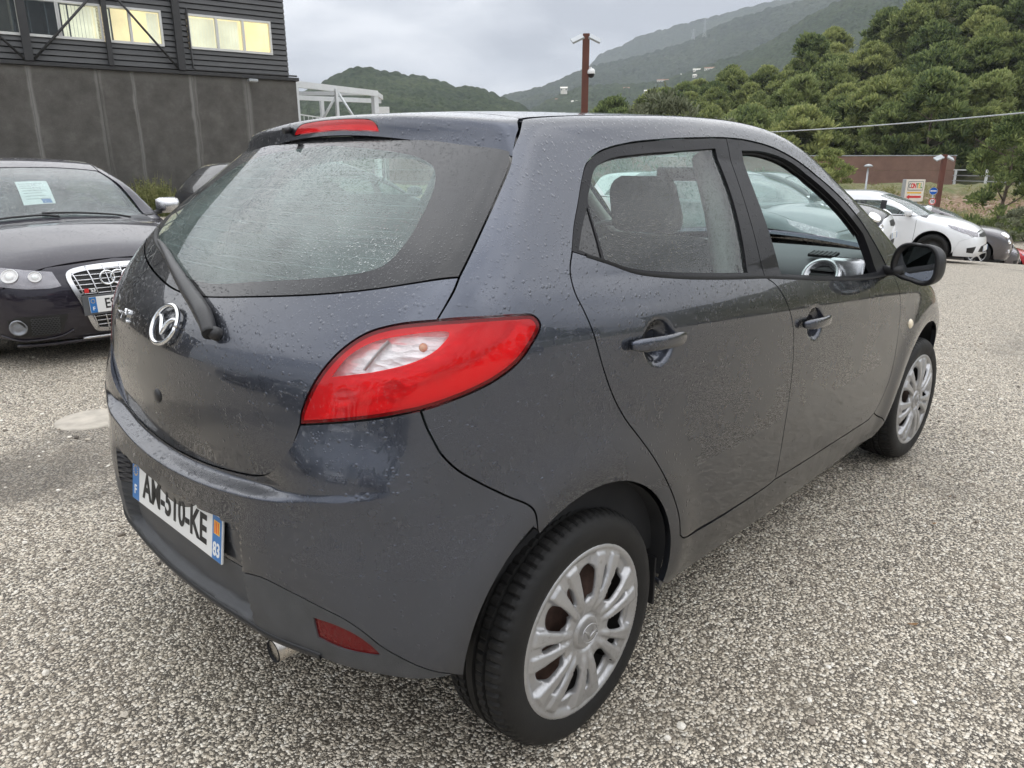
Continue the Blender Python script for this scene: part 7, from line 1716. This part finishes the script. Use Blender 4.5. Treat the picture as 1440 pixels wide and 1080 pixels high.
# --- more of the row: copies of those bodies with their own paint
def repaint(root, old, new):
    def go(o):
        if o.type == 'MESH' and o.data.materials and o.data.materials[0] == old:
            o.data = o.data.copy(); o.data.materials[0] = new
        for c in o.children: go(c)
    go(root)
def another(src, loc, rz, label, new=None, old=None, scale=None):
    c = copy_tree(src); c.location = loc; c.rotation_euler = (0, 0, rz); c['label'] = label
    if scale: c.scale = scale
    if new: repaint(c, old, new)
    return c
gz = lambda x, y: float(ground_z(x, y))
another(CL, (9.1, 1.75, gz(9.1, 2)), -1.75, 'slate-grey car seen through the open front window of the near hatchback', M['slate_car'], M['white_car'])
another(SU, (11.1, 3.4, gz(11, 3)), -1.62, 'white car standing behind the slate-grey one, its roof seen through the side window', M['white_car'], M['grey_car'], (1, 1, .93))
i3 = another(SU, (13.2, 2.6, gz(13.2, 2)), -1.42, 'small white and black electric car half hidden behind the windscreen pillar', M['white_car'], M['grey_car'], (.95, 1.0, 1.0))
for o in list(i3.children):
    if o.name.split('.')[0] in ('bonnet', 'roof', 'cabin_side'): o.data = o.data.copy(); o.data.materials[0] = M['blk_car']
another(SU, (26.4, 3.1, gz(26, 3)), -1.33, 'dark grey car half hidden behind the brownish SUV', M['slate_car'], M['grey_car'], (1, 1, .93))
another(CL, (29.2, 3.3, gz(29.2, 3)), -1.33, 'grey hatchback further along the row, left of the red car', M['grey_car'], M['white_car'])
rc = another(CL, (31.8, 3.2, gz(31.8, 3)), -1.33, 'small red car with a white lower bumper at the right edge', M['red_car'], M['white_car'], (.95, 1, 1))
wv = another(SU, (35.8, 5.4, gz(35.8, 4)), -1.33, 'white van-like car at the far end of the row, right edge', M['white_car'], M['grey_car'], (1.15, 1.05, 1.18))
another(CL, (6.75, 7.55, gz(4.8, 7)), .06, 'black hatchback parked behind the plum car, its tail just above the near rear window', M['blk_car'], M['white_car'])
another(CL, (84.5, 13.5, -1.30), 1.2, 'white car on the road behind the white fence', None, None)
# cars behind the photographer, seen only as reflections in the paint
for k, (src, new, old, x, y, rz) in enumerate(((SU, 'slate_car', 'grey_car', -6.6, 3.4, .05), (CL, None, None, -6.9, .6, .0), (SU, None, None, -6.4, -2.2, .03), (CL, 'slate_car', 'white_car', -6.8, -5.0, -.04), (CL, 'blk_car', 'white_car', -6.5, 6.3, .04))):
    another(src, (x, y, 0), rz, ['tall slate car facing the tailgate from behind the camera, left', 'white hatchback facing the tailgate from behind the camera', 'brown-grey SUV facing the tailgate from behind the camera', 'slate hatchback behind the camera, right end of its row', 'black hatchback behind the camera, left end of its row'][k], M[new] if new else None, M[old] if old else None)
for k in range(5):
    x = -3.+k*3.1; another((CL, SU)[k % 2], (x, -13.5, gz(x, 0)), 1.57, ['white hatchback in the opposite row behind the camera, nearest its left end', 'brown-grey SUV in the opposite row, second from its left end', 'black hatchback in the middle of the opposite row', 'slate SUV in the opposite row, second from its right end', 'slate hatchback at the right end of the opposite row'][k], *( (None, None), (None, None), (M['blk_car'], M['white_car']), (M['slate_car'], M['grey_car']), (M['slate_car'], M['white_car']))[k])
rnd_ = random.Random(3)
for k in range(30):
    a = math.radians(150+k*5.8+rnd_.uniform(-1, 1)); d = rnd_.uniform(78, 95); T_, Cn, h, r = PINES[k % 5]
    plant('pine_tree', T_, Cn, (CX+d*math.cos(a), CY+d*math.sin(a), -1.0), rnd_.uniform(.8, 1.2), k, 'pine behind the photographer, seen only as a reflection', 'tree', 'pines behind the photographer')
print('all done', round(time.time()-T0, 1))
